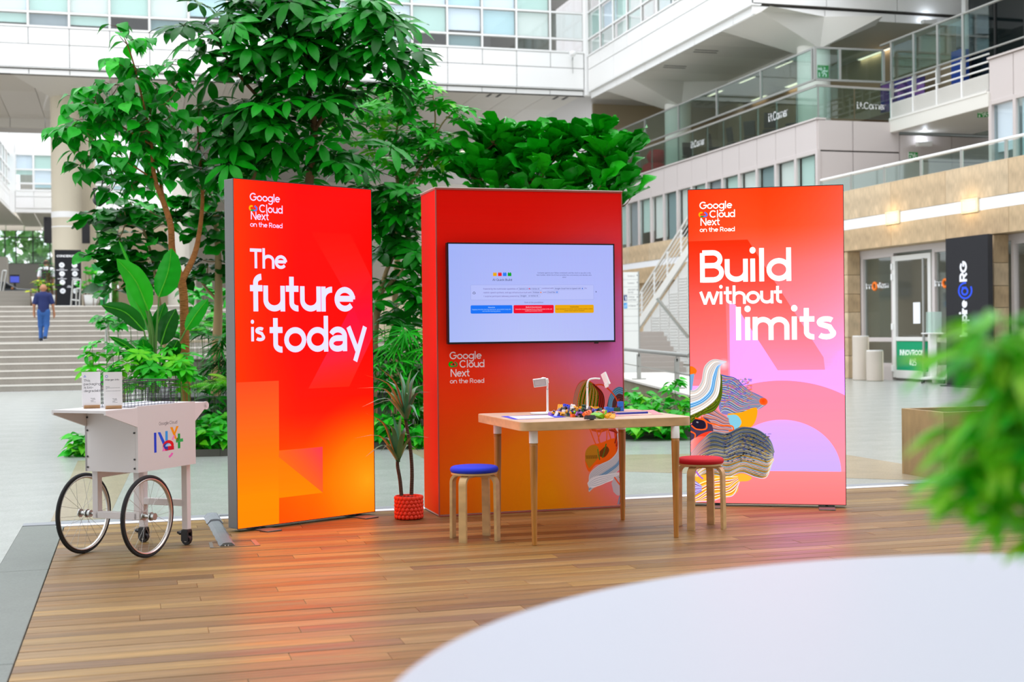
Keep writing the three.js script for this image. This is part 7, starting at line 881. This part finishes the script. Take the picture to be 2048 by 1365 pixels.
shrub({ name: 'leafy_shrub', label: 'dense dark shrub filling the gap between the two red panels', base: G0(810, 880, 16), seed: 108, kind: 'lance', mats: [...GREEN.deep, ...GREEN.mid], size: [0.14, 0.24], per: 7, hang: 0.3, upright: 0.3, blobs: [[790, 790, 40, 35, 16, 0.35, 16], [840, 780, 25, 50, 16, 0.3, 14], [765, 740, 20, 50, 16.4, 0.3, 8], [840, 620, 25, 40, 17.2, 0.3, 8], [780, 600, 30, 50, 17.4, 0.3, 8], [835, 850, 28, 25, 15.9, 0.2, 8]] });
{ const o = shrub({ name: 'peace_lily', label: 'peace lily with white flowers beside the edge of the printed wall', base: G0(850, 870, 15.9), seed: 109, kind: 'lance', mats: GREEN.mid, size: [0.16, 0.24], per: 6, hang: 0.2, upright: 0.5, blobs: [[848, 820, 16, 20, 15.9, 0.15, 6]] }); const f = std('#f2f2e4', 0.6); for (const [x, y] of [[852, 800], [843, 822], [858, 838], [850, 812]]) { const g = leafGeo([[WP.pothos, 0.1, 0.07, { droop: -0.3, fold: 0.5, n: 5 }]]).clone(); g.userData = {}; MW('flower', [g.applyMatrix4(new Matrix4().compose(at(x, y, 15.7), orient(v(0.3, 0.7, 0.6), v(0, 0.3, 1)), v(1, 1, 1)))], f, o); } }
const wallA = onY(1252, 757, 0.5), wallB = onY(1382, 790, 0.5), wallD = wallB.clone().sub(wallA).setY(0).normalize(), wallN = v(wallD.z, 0, -wallD.x); if (wallN.x < 0) wallN.negate();
const pothos = (label, seed, base, blobs, mats) => shrub({ name: 'pothos', category: 'ground cover', label, base, seed, kind: 'pothos', mats, size: [0.1, 0.16], per: 5, hang: 0.5, upright: 0.25, petiole: 0.07, twig: 0.003, blobs, clip: (p) => p.clone().sub(wallA).dot(wallN) > -0.16 && p.x > 4 });
pothos('bright pothos spilling over the bed edge left of the red panel', 111, G0(425, 900, 15), [[425, 880, 40, 28, 15, 0.25, 34], [425, 850, 40, 15, 15.2, 0.25, 14], [400, 895, 20, 14, 14.9, 0.15, 8]], [...GREEN.bright, GREEN.mid[1], GREEN.mid[3], GREEN.lime[2]]);
pothos('small clump of pothos peeking out left of the serving cart', 112, G0(165, 900, 15), [[168, 895, 14, 22, 15, 0.15, 14], [215, 890, 40, 25, 15.1, 0.2, 16], [300, 885, 60, 25, 15.1, 0.2, 18]], [...GREEN.bright, GREEN.mid[3]]);
pothos('pothos carpet at the foot of the gap between the red panels', 113, G0(800, 890, 15.6), [[800, 870, 40, 20, 15.6, 0.25, 26], [840, 875, 24, 16, 15.6, 0.2, 12], [770, 850, 20, 20, 15.7, 0.2, 10]], [...GREEN.bright, ...GREEN.mid]);
pothos('pothos climbing the low concrete planter wall behind the table', 114, G0(1315, 870, 16.4), [[1315, 855, 65, 22, 16.4, 0.3, 44], [1280, 810, 30, 22, 16.8, 0.15, 14], [1340, 815, 35, 22, 16.7, 0.15, 14], [1345, 775, 6, 10, 16.8, 0.05, 3], [1262, 835, 20, 30, 16.5, 0.2, 10], [1365, 840, 18, 25, 16.4, 0.2, 8]], [...GREEN.bright, GREEN.mid[1], GREEN.mid[3], GREEN.lime[0]]);
pothos('pothos carpet hidden behind the printed panels along the bed edge', 115, G0(1050, 890, 16), [[600, 890, 110, 25, 15.5, 0.3, 30], [1050, 880, 170, 25, 16, 0.3, 40], [1480, 880, 90, 25, 16.8, 0.3, 16]], [...GREEN.bright, ...GREEN.mid]);
// ---------------------------------------------------------------- far left: columns, signs, pots, rails, people, car
{
  const cream = std('#d9cfb8', 0.6, { map: tex(64, 128, (u, w) => { const n = noise(u * 6, w * 10, 6, 10); return 0.93 + 0.07 * n; }) });
  const col = (px, z, r, y0) => { const p = onZ(px, 560, z), c = SG('column', [p.x, 0, z]); const H = HY(9.5); M('shaft', [cy(r, r, H - y0, 0, (H + y0) / 2, 0, 36)], cream, c); return c; };
  const D0 = -61; const c1 = col(135, D0, 0.62, 2.3), y1 = onZ(135, 437, D0).y, y2 = onZ(135, 425, D0).y; M('collar_band', [cy(0.632, 0.632, y2 - y1, 0, (y1 + y2) / 2, 0, 36), cy(0.626, 0.626, 0.05, 0, onZ(135, 455, D0).y, 0, 36)], MAT.white, c1); 0 && M('drop_panel', [rb(4.2, 0.5, 3.4, 0.02, 0.1, HY(9.5) - 0.2, 0), hexa([v(-2.6, HY(9.5) + 0.1, -3), v(2.8, HY(9.5) + 0.1, -3), v(2.8, HY(9.5) + 0.1, 2), v(-2.6, HY(9.5) + 0.1, 2)].reverse(), [v(-1.2, HY(9.5) - 0.45, -1), v(1.3, HY(9.5) - 0.45, -1), v(1.3, HY(9.5) - 0.45, 1), v(-1.2, HY(9.5) - 0.45, 1)].reverse())], MAT.soffit, c1);
  col(165, -73, 0.72, 2.3);
  const sc = onZ(134, 461, -64), s = thing('hanging_screen', 'wide dark screen seen from behind, hung behind the cream column', 'screen', sc), wS = onZ(180, 461, -64).x - onZ(88, 461, -64).x, hS = onZ(134, 435, -64).y - onZ(134, 487, -64).y; M('case', [rb(wS, hS, 0.25, 0.03)], MAT.charcoal, s); for (const [x, y] of [[-0.46, 0.4], [-0.46, -0.38], [0.46, 0.4], [0.46, -0.38]]) M('bracket', [rb(0.05, 0.12, 0.06, 0.01, x * wS, y * hS, 0.14)], MAT.black, s); M('hanger', [bar(v(-wS * 0.3, hS / 2, 0), v(-wS * 0.3, hS / 2 + 5.5, 0), 0.03, 8), bar(v(wS * 0.3, hS / 2, 0), v(wS * 0.3, hS / 2 + 5.5, 0), 0.03, 8)], MAT.dark, s);
  const zS = -48.6, cg = onZ(137, 613, zS), g = thing('reception_sign', 'tall black board with white round symbols in front of the cream column', 'sign', [cg.x, 2.366, zS], R(4)); M('board', [T(new THREE.BoxGeometry(0.87, 1.95, 0.08), 0, 0.985, 0)], [MAT.charcoal, MAT.charcoal, MAT.white, MAT.charcoal, printed(PRINT.concierge, 0.5), MAT.charcoal], g); M('base', [rb(0.95, 0.03, 0.35, 0.01, 0, 0.015, 0)], MAT.white, g);
  // planters
  const pot = (px, py, z, y0, r, h, label, name, kind, mats, size, hp) => { const p = onZ(px, py, z), o = plant({ name, label, category: 'potted plant', base: v(p.x, y0, z), kind, mats, size, per: 5, seed: px, hang: 0.2, upright: 0.5, petiole: 0.05, twig: 0.012, bark: BARK.brown, stems: [], blobs: hp }); M('pot', [lathe([[0, 0], [r * 0.72, 0], [r * 0.9, h * 0.4], [r, h], [r * 0.92, h], [r * 0.86, h * 0.85], [0, h * 0.85]], 28)], MAT.white, o); M('soil', [cy(r * 0.85, r * 0.85, 0.03, 0, h * 0.86, 0, 20)], MAT.soil, o); };
  pot(183, 613, -48.5, 2.366, 0.28, 0.4, 'white potted fiddle-leaf plant right of the black board', 'potted_fig', 'fiddle', [...GREEN.bright, GREEN.mid[1]], [0.18, 0.26], [[180, 568, 16, 16, 46.2, 0.2, 8], [186, 585, 18, 8, 46.2, 0.2, 6], [178, 548, 10, 10, 46.2, 0.1, 4]]);
  pot(98, 613, -48.7, 2.366, 0.28, 0.4, 'white potted dark bushy plant left of the black board', 'potted_shrub', 'lance', [...GREEN.deep, GREEN.mid[2]], [0.16, 0.24], [[95, 550, 9, 20, 46.2, 0.15, 14], [96, 575, 12, 12, 46.2, 0.15, 8]]);
  pot(78, 613, -48.6, 2.366, 0.25, 0.35, 'white pot of yellow-leaved foliage behind the walking man', 'potted_shrub', 'lance', [GREEN.lime[1], std('#e2d81c', 0.6), GREEN.bright[1]], [0.14, 0.22], [[86, 570, 14, 6, 45.9, 0.15, 9], [72, 578, 6, 4, 45.9, 0.1, 3], [62, 588, 6, 4, 45.9, 0.1, 3], [104, 576, 10, 6, 45.9, 0.1, 4]]);
  // handrails
  const hr = (pts, label, posts, d) => { const P = pts.map(([x, y]) => at(x, y, d)), o = thing('stair_handrail', label, 'handrail', P[0].clone().setY(1.183)); const segs = []; for (let i = 0; i < P.length; i++) segs.push(bar(P[i], P[(i + 1) % P.length], 0.032, 8)); MW('loop', segs, MAT.steel, o); for (const [a, b] of posts) MW('post', [bar(at(...a, d), at(...b, d), 0.03, 8)], MAT.steel, o); };
  hr([[141, 625], [146, 560], [162, 560], [158, 625]], 'tall steel loop handrail in front of the black board', [[[151, 621], [151, 671]], [[153, 578], [152, 621]], [[143.5, 600], [160, 602]], [[153, 578], [162, 577]]], 45.5);
  hr([[0, 588], [6, 542], [14, 542], [5, 588]], 'steel loop handrail at the left edge on the upper stairs', [[[3, 588], [4, 605]]], 48);
  { const o = thing('stair_handrail', 'single steel handrail post standing on the right side of the lower stairs', 'handrail', at(212.5, 760, 34.6).setY(0)); MW('post', [bar(at(213, 760, 34.6), at(213, 612, 34.6), 0.035, 8)], MAT.steel, o); MW('rail', [bar(at(213, 612, 34.6), at(218, 600, 38), 0.035, 8)], MAT.steel, o); }
  // information banner, lectern and direction board behind the plants
  const gb = onZ(200, 608, -50.5), b = thing('green_banner', 'green information banner behind the potted plants', 'banner', [gb.x, 2.366, -50.5]); M('panel_board', [rb(0.56, 1.55, 0.06, 0.01, 0, 0.8, 0)], std('#158a3c', 0.6), b); M('text_block', [bx(0.4, 0.24, 0.01, -0.02, 1.2, 0.034), bx(0.3, 0.05, 0.01, -0.05, 0.98, 0.034), bx(0.34, 0.12, 0.01, 0, 0.35, 0.034)], std('#e8f2ea', 0.6), b); M('foot', [rb(0.6, 0.03, 0.3, 0.01, 0, 0.015, 0)], MAT.white, b);
  const lp = onZ(208, 610, -49.8), l = thing('info_stand', 'slim black stand with a tilted display beside the green banner', 'stand', [lp.x, 2.366, -49.8]); M('post', [cy(0.025, 0.025, 0.85, 0, 0.45, 0, 10)], MAT.black, l); M('display', [rb(0.32, 0.3, 0.03, 0.01, 0, 0.95, 0.02, -0.6)], MAT.dark, l); M('base', [cy(0.18, 0.16, 0.03, 0, 0.015, 0, 20)], MAT.black, l);
  const dp = onZ(220, 505, -52), db = thing('direction_board', 'white direction board with small arrows behind the fig leaves', 'sign', dp); M('panel_board', [rb(0.75, 0.4, 0.06, 0.01), bar(v(0, -0.2, 0), v(0, dp.y * -1 + 2.366, 0), 0.04, 8)], MAT.white, db); M('arrow', [bx(0.04, 0.05, 0.01, 0.28, 0.12, 0.034), bx(0.04, 0.05, 0.01, 0.28, -0.06, 0.034)], MAT.dark, db);
  // car on the upper level, screen on a counter
  const cz = -70, cp = onZ(18, 585, cz), car = thing('car', 'dark grey estate car half hidden by the upper steps', 'car', [cp.x - 0.3, 2.966, cz], 0), paint = phy('#4a525a', 0.25, { metalness: 0.4, clearcoat: 1 }), top = onZ(30, 565, cz).y - 2.966, ks = top / 1.55;
  const body = prism([[-2.2, 0.3], [2.2, 0.3], [2.25, 0.75], [2.0, 0.92], [1.0, 1.0], [-2.1, 1.02], [-2.25, 0.7]].map(([x, y]) => [x * ks, y * ks]), 1.7 * ks, 0.05).translate(0, 0, -0.85 * ks); M('body', [body], paint, car);
  M('cabin', [hexa([[-2.05, 1.0], [1.1, 1.0], [0.25, 1.48], [-1.6, 1.52]].map(([x, y]) => v(x * ks, y * ks, -0.78 * ks)).reverse(), [[-2.05, 1.0], [1.1, 1.0], [0.25, 1.48], [-1.6, 1.52]].map(([x, y]) => v(x * ks, y * ks, 0.78 * ks)).reverse())], phy('#1b2226', 0.1, {}), car); M('roof', [rb(1.9 * ks, 0.06, 1.4 * ks, 0.03, -0.68 * ks, 1.53 * ks, 0), bar(v(0.25 * ks, 1.5 * ks, 0.78 * ks), v(1.1 * ks, 1.0 * ks, 0.8 * ks), 0.04, 8), bar(v(-0.7 * ks, 1.5 * ks, 0.79 * ks), v(-0.6 * ks, 1.0 * ks, 0.81 * ks), 0.04, 8)], paint, car); for (const x of [-1.4, 1.4]) for (const z of [-0.8, 0.8]) M('wheel', [cy(0.33 * ks, 0.33 * ks, 0.2 * ks, x * ks, 0.33 * ks, z * ks, 24, PI / 2)], MAT.black, car); M('mirror', [rb(0.1, 0.12, 0.2, 0.03, 0.75 * ks, 1.08 * ks, 0.95 * ks)], std('#b77a4a', 0.4), car);
  const tz = -74, tp = onZ(29.5, 558, tz), tv = thing('counter_screen', 'small blue lit screen above the dark car', 'screen', [tp.x, tp.y, tz]), sw = onZ(39, 558, tz).x - onZ(20, 558, tz).x, sh = onZ(30, 550, tz).y - onZ(30, 567, tz).y; M('case', [rb(sw, sh, 0.08, 0.02)], MAT.black, tv); M('screen', [bx(sw * 0.94, sh * 0.72, 0.01, 0, -sh * 0.07, 0.045)], glow('#5a6ae0', 0.9), tv); M('stand', [bb(-0.05, 0.05, -(tp.y - 2.966), -sh / 2, -0.1, -0.02), rb(0.5, 0.03, 0.3, 0.01, 0, -(tp.y - 2.966) + 0.015, -0.06)], MAT.dark, tv);
  const kz = -78; S('partition', [bb(-40, onZ(112, 540, kz).x, 2.966, onZ(60, 529, kz).y, kz - 0.3, kz)], std('#75746f', 0.6)); S('partition', [bb(-40, onZ(15, 540, -72).x, 2.966, onZ(10, 514, -72).y, -72.5, -72)], std('#b7b2a8', 0.6));
  S('wall_rear', [bb(onZ(236, 500, -122).x, 60, 2, HY(9.1), -122.3, -122)], MAT.beigewall);
  // park trees beyond the lobby glass
  const r = rng(70); [[20, -140, 4.2], [75, -136, 5], [130, -142, 5.5], [185, -138, 5], [230, -146, 5]].forEach(([px, z, rad], i) => { const p = onZ(px, 520, z), o = thing('park_tree', ['pale willow-like park tree beyond the lobby glass, at the frame edge', 'round park tree beyond the lobby glass left of the hanging screen', 'tall park tree beyond the lobby glass behind the hanging screen', 'park tree beyond the lobby glass behind the green banner', 'park tree beyond the lobby glass, farthest from the frame edge'][i], 'tree', [p.x, 2, z]); M('trunk', [cy(0.3, 0.2, 6, 0, 3, 0, 10)], BARK.brown, o); const gs = []; for (let k = 0; k < 420; k++) { const a = r() * 2 * PI, b = Math.acos(2 * r() - 1), q = rad * Math.cbrt(0.3 + 0.7 * r()), s = 0.5 + r() * 0.5; gs.push(LEAF.heart[k % 3].clone().applyMatrix4(new Matrix4().compose(v(Math.sin(b) * Math.cos(a) * q, 6.5 + Math.cos(b) * q * 1.1, Math.sin(b) * Math.sin(a) * q), orient(v(r() - 0.5, r() - 0.8, r() - 0.5), v(r() - 0.5, 1, r() - 0.5)), v(s, s, s)))); } const f = M('foliage', gs, green(['#5f9a3a', '#4c8a34', '#78ac48'][i % 3], 0.6, 0.4), o); f.userData.kind = 'stuff'; });
  // dome camera and spotlight
  const sp = at(203, 396, 17.5), st = thing('spotlight', 'black theatre spotlight hanging among the fig leaves', 'spotlight', sp); M('lamp_body', [cy(0.07, 0.09, 0.2, 0, 0, 0, 18, 0.9, 0, -0.6)], MAT.black, st); M('yoke', [bar(v(-0.1, 0.12, 0), v(-0.08, -0.02, 0.02), 0.012, 6), bar(v(0.1, 0.12, 0), v(0.08, -0.02, 0.02), 0.012, 6), bar(v(-0.1, 0.12, 0), v(0.1, 0.12, 0), 0.012, 6), bar(v(0, 0.12, 0), v(0.05, 0.4, 0.05), 0.012, 6)], MAT.dark, st);
  const cc = onX(1174, 111, XU - 0.1), cm = thing('security_camera', 'small white security camera on the white corner post', 'camera', [cc.x - 0.75, cc.y, ZB + 0.52]); M('dome', [lathe([[0, -0.16], [0.11, -0.1], [0.16, 0], [0.14, 0.1], [0, 0.12]], 20)], MAT.white, cm); M('arm', [bar(v(0, 0, 0), v(0.12, -0.2, -0.43), 0.03, 8), bar(v(0.12, -0.2, -0.43), v(0.12, -0.8, -0.4), 0.015, 6)], MAT.satin, cm);
}
// ---------------------------------------------------------------- people: one continuous body from joined capsules, clothes as its children
function fieldMesh(bones, lo, hi, cell, blend) {
  const n = Math.ceil(Math.max(hi.x - lo.x, hi.y - lo.y, hi.z - lo.z) / cell) + 2, mc = new MarchingCubes(n, new THREE.MeshBasicMaterial(), false, false, 200000), span = (n - 1) * cell; mc.isolation = 0;
  for (let k = 0; k < n; k++) for (let j = 0; j < n; j++) for (let i = 0; i < n; i++) { const x = lo.x + i * cell, y = lo.y + j * cell, z = lo.z + k * cell; let acc = 0; for (const [a, b, ra, rb_, sq = 1] of bones) { const dx = b[0] - a[0], dy = b[1] - a[1], dz = b[2] - a[2], l2 = dx * dx + dy * dy + dz * dz || 1e-9, t = Math.max(0, Math.min(1, ((x - a[0]) * dx + (y - a[1]) * dy + (z - a[2]) * dz) / l2)); const d = Math.hypot(x - a[0] - dx * t, y - a[1] - dy * t, (z - a[2] - dz * t) * sq) - (ra + (rb_ - ra) * t); acc += Math.exp(-d / blend); } mc.field[k * n * n + j * n + i] = blend * Math.log(acc + 1e-30); }
  mc.update(); const c = mc.count, g = new THREE.BufferGeometry(), P = new Float32Array(c * 3), N = new Float32Array(c * 3); const h = n / 2;
  for (let i = 0; i < c; i++) { for (let a = 0; a < 3; a++) { P[i * 3 + a] = [lo.x, lo.y, lo.z][a] + (mc.positionArray[i * 3 + a] * h + h) * cell; N[i * 3 + a] = mc.normalArray[i * 3 + a]; } }
  g.setAttribute('position', new THREE.BufferAttribute(P, 3)); g.setAttribute('normal', new THREE.BufferAttribute(N, 3)); const q = g.clone(); q.deleteAttribute('normal'); q.computeVertexNormals(); return g.userData = {}, g;
}
{
  const p = onY(88, 683.5, 1.183), o = thing('person', 'bald man in a navy T-shirt and blue jeans walking up the stairs, seen from behind', 'person', [p.x, 1.183, p.z], R(174)), skin = std('#b07a58', 0.55);
  // local: faces +z, y up, x to his left; height 1.78 m, mid-stride
  const arms = [[[0.2, 1.42, 0], [0.27, 1.14, -0.03], 0.055, 0.045], [[0.27, 1.14, -0.03], [0.29, 0.9, 0.05], 0.042, 0.03], [[-0.2, 1.42, 0], [-0.27, 1.15, 0.02], 0.055, 0.045], [[-0.27, 1.15, 0.02], [-0.29, 0.88, 0.12], 0.042, 0.03]];
  const hand = (x, y, z, s) => [[[x, y, z], [x + s * 0.004, y - 0.07, z + 0.015], 0.03, 0.034, 1.2], ...[0, 1, 2, 3].map((k) => [[x - 0.004 * s, y - 0.085, z + 0.02 + (k - 1.5) * 0.02], [x - s * 0.012, y - 0.085 - [0.06, 0.075, 0.07, 0.05][k], z + 0.03 + (k - 1.5) * 0.021], 0.0105, 0.008]), [[x, y - 0.03, z + 0.035], [x - s * 0.015, y - 0.085, z + 0.065], 0.013, 0.009]];
  const head = [[[0, 1.66, 0.0], [0, 1.69, 0.02], 0.092, 0.09, 0.9], [[0, 1.6, 0.055], [0, 1.58, 0.07], 0.055, 0.045], [[0, 1.44, -0.01], [0, 1.58, 0.005], 0.062, 0.056], [[0, 1.64, 0.1], [0, 1.62, 0.118], 0.012, 0.014], [[0.094, 1.65, -0.005], [0.098, 1.62, 0.0], 0.018, 0.012, 0.7], [[-0.094, 1.65, -0.005], [-0.098, 1.62, 0.0], 0.018, 0.012, 0.7]];
  const torso = [[[0, 1.38, 0], [0, 1.1, 0], 0.155, 0.14, 1.35], [[-0.15, 1.42, 0], [0.15, 1.42, 0], 0.07, 0.07], [[0, 1.12, 0], [0, 0.95, 0], 0.145, 0.15, 1.3]];
  const legs = [[[0.095, 0.93, 0], [0.1, 0.5, 0.06], 0.09, 0.06], [[0.1, 0.5, 0.06], [0.095, 0.09, 0.02], 0.055, 0.04], [[-0.095, 0.93, 0], [-0.085, 0.52, 0.02], 0.09, 0.06], [[-0.085, 0.52, 0.02], [-0.06, 0.13, -0.17], 0.055, 0.04]];
  const body = M('body', [fieldMesh([...arms, ...hand(0.29, 0.9, 0.05, 1), ...hand(-0.29, 0.88, 0.12, -1), ...head, ...torso.map(([a, b, c, d, e]) => [a, b, c - 0.02, d - 0.02, e]), ...legs.map(([a, b, c, d]) => [a, b, c - 0.015, d - 0.012])], v(-0.5, 0.02, -0.4), v(0.5, 1.84, 0.4), 0.0145, 0.012)], skin, o);
  M('t_shirt', [fieldMesh([...torso.map(([a, b, c, d, e]) => [a, b, c + 0.012, d + 0.016, e]), [[0.19, 1.42, 0], [0.255, 1.2, -0.02], 0.078, 0.074], [[-0.19, 1.42, 0], [-0.255, 1.21, 0.015], 0.078, 0.074], [[0, 1.46, -0.01], [0, 1.5, 0], 0.07, 0.066]], v(-0.4, 0.86, -0.3), v(0.4, 1.56, 0.3), 0.013, 0.02)], std('#1d2a5e', 0.85), o);
  M('jeans', [fieldMesh([[[0.0, 0.96, 0], [0, 0.9, 0], 0.15, 0.15, 1.25], ...legs.map(([a, b, c, d]) => [a, b, c + 0.012, d + 0.022])], v(-0.3, 0.02, -0.35), v(0.3, 1.05, 0.3), 0.013, 0.018)], std('#2c5a9a', 0.85), o);
  for (const [x, y, z, t] of [[0.095, 0, 0.04, 0], [-0.06, 0.05, -0.14, 0.45]]) { const sh = M('shoe', [fieldMesh([[[x, y + 0.045, z - 0.09], [x, y + 0.035, z + 0.13], 0.042, 0.036, 1], [[x, y + 0.08, z - 0.07], [x, y + 0.05, z + 0.03], 0.038, 0.035]], v(x - 0.1, y - 0.02, z - 0.2), v(x + 0.1, y + 0.15, z + 0.24), 0.012, 0.02)], std('#20242c', 0.7), o); M('sole', [rb(0.085, 0.025, 0.28, 0.012, x, y + 0.0125, z + 0.02)], MAT.white, sh); }
}
{
  const p = onZ(92, 600, -50.5), o = thing('person', 'man in a white shirt with a dark backpack, seen from behind the bushy plant', 'person', [p.x, 2.966, -50.9], R(180)), k = 0.97;
  const sk = [[[0, 1.66, 0], [0, 1.69, 0.02], 0.09, 0.09, 0.9], [[0, 1.6, 0.05], [0, 1.58, 0.065], 0.052, 0.045], [[0, 1.42, 0], [0, 1.58, 0], 0.06, 0.055], [[0.2, 1.4, 0], [0.26, 1.14, 0], 0.05, 0.042], [[0.26, 1.14, 0], [0.22, 0.95, 0.14], 0.04, 0.03], [[-0.2, 1.4, 0], [-0.26, 1.14, 0], 0.05, 0.042], [[-0.26, 1.14, 0], [-0.22, 0.95, 0.14], 0.04, 0.03], [[0.22, 0.95, 0.14], [0.19, 0.92, 0.22], 0.034, 0.028], [[-0.22, 0.95, 0.14], [-0.19, 0.92, 0.22], 0.034, 0.028], [[0, 1.38, 0], [0, 1, 0], 0.13, 0.13, 1.3], [[0.09, 0.95, 0], [0.1, 0.1, 0], 0.075, 0.035], [[-0.09, 0.95, 0], [-0.1, 0.1, 0], 0.075, 0.035]].map(([a, b, c, d, e]) => [a.map((q) => q * k), b.map((q) => q * k), c, d, e]);
  const dz = 0.42, place = o.position; place.y = 2.37; M('body', [fieldMesh(sk, v(-0.45, 0, -0.35), v(0.45, 1.8, 0.4), 0.017, 0.012)], std('#b98a6c', 0.6), o); M('hair', [lathe([[0.0, 0.03], [0.06, 0.045], [0.098, -0.01], [0.098, -0.08], [0.09, -0.09], [0.0, -0.02]], 20).translate(0, 1.71 * k, -0.005)], std('#3d2c20', 0.8), o);
  M('shirt', [fieldMesh([[[0, 1.36, 0], [0, 0.95, 0], 0.15, 0.15, 1.25], [[-0.17, 1.38, 0], [0.17, 1.38, 0], 0.075, 0.075], [[0.2, 1.38, 0], [0.25, 1.16, 0], 0.072, 0.066], [[-0.2, 1.38, 0], [-0.25, 1.16, 0], 0.072, 0.066]], v(-0.4, 0.78, -0.25), v(0.4, 1.5, 0.25), 0.015, 0.02)], std('#e9e9ee', 0.8), o); M('trousers', [fieldMesh([[[0, 0.93, 0], [0, 0.86, 0], 0.14, 0.14, 1.2], [[0.09, 0.86, 0], [0.1, 0.1, 0], 0.095, 0.06], [[-0.09, 0.86, 0], [-0.1, 0.1, 0], 0.095, 0.06]], v(-0.3, 0.03, -0.25), v(0.3, 1.05, 0.25), 0.015, 0.02)], std('#2a2d38', 0.85), o); for (const s of [-1, 1]) M('shoe', [rb(0.09, 0.08, 0.27, 0.03, s * 0.1, 0.04, 0.04)], MAT.black, o);
  M('backpack', [rb(0.3, 0.42, 0.14, 0.05, 0, 1.16, -0.24)], std('#25272c', 0.8), o); for (const s of [-1, 1]) M('strap', [tubeV([v(s * 0.1, 1.36, -0.2), v(s * 0.12, 1.49, -0.04), v(s * 0.13, 1.4, 0.14), v(s * 0.15, 1.05, 0.14), v(s * 0.13, 0.98, -0.18)], 0.018, 20, 6)], std('#25272c', 0.8), o);
}
// ---------------------------------------------------------------- foreground: the round white table and the plant on it
{
  const h = 0.88, pts = [[800, 1338], [1000, 1246], [1300, 1157], [1500, 1131], [1700, 1116], [1850, 1110], [2040, 1106]].map(([x, y]) => onY(x, y, h));
  let cx = 1.2, cz = -1.4, rad = 1; for (let it = 0; it < 3000; it++) { let gx = 0, gz = 0, gr = 0; for (const p of pts) { const d = Math.hypot(p.x - cx, p.z - cz), e = d - rad; gx -= e * (p.x - cx) / d; gz -= e * (p.z - cz) / d; gr -= e; } cx -= gx * 0.08; cz -= gz * 0.08; rad -= gr * 0.08; }
  const o = thing('round_table', 'large round white table top close to the camera, blurred', 'table', [cx, 0, cz]);
  M('table_top', [lathe([[0, h - 0.03], [rad - 0.02, h - 0.03], [rad - 0.004, h - 0.022], [rad, h - 0.008], [rad - 0.005, h - 0.001], [rad - 0.012, h], [0, h]], 128)], phy('#b3b6c0', 0.45), o); M('post', [cy(0.06, 0.05, h - 0.05, 0, (h - 0.03) / 2, 0, 24)], MAT.satin, o); M('base', [lathe([[0, 0], [0.45, 0], [0.45, 0.012], [0.1, 0.03], [0, 0.03]], 48)], MAT.satin, o);
  const D = 1.45, b = at(2210, 1250, D), r = rng(15), f = plant({ name: 'potted_shrub', label: 'blurred bright green leafy plant on the round white table', category: 'potted plant', base: v(b.x, h, b.z), seed: 15, kind: 'lance', mats: [...GREEN.lime, ...GREEN.lime, ...GREEN.bright], size: [0.035, 0.066], per: 7, hang: 0.5, upright: 0.35, petiole: 0.012, twig: 0.0016, stems: [[[[2210, 1250, D], [2130, 1060, D], [2050, 920, D], [2010, 760, D], [1990, 690, D]], [0.005, 0.004, 0.003, 0.002]], [[[2210, 1250, D], [2130, 1100, D], [2040, 1010, D], [1960, 980, D]], [0.004, 0.003, 0.002]], [[[2210, 1250, D], [2160, 1000, D], [2090, 820, D]], [0.004, 0.003, 0.002]]], bark: BARK.green, blobs: [[1985, 740, 60, 75, D, 0.05, 10], [2060, 780, 70, 90, D, 0.06, 14], [1995, 890, 50, 60, D, 0.05, 7], [2040, 920, 70, 70, D, 0.06, 12], [1965, 1000, 70, 45, D - 0.02, 0.04, 7], [2050, 1040, 50, 50, D, 0.05, 8], [1925, 970, 20, 10, D - 0.02, 0.02, 2], [2000, 660, 25, 18, D, 0.03, 2], [1935, 720, 30, 30, D, 0.03, 3], [2040, 690, 40, 40, D, 0.05, 5], [1990, 830, 60, 60, D, 0.05, 8]] });
  M('pot', [lathe([[0, 0], [0.05, 0], [0.066, 0.09], [0.06, 0.092], [0.055, 0.08], [0, 0.08]], 32)], std('#c9c4bc', 0.6), f); M('soil', [cy(0.055, 0.055, 0.006, 0, 0.082, 0, 20)], MAT.soil, f);
}
renderer.render(scene, camera);
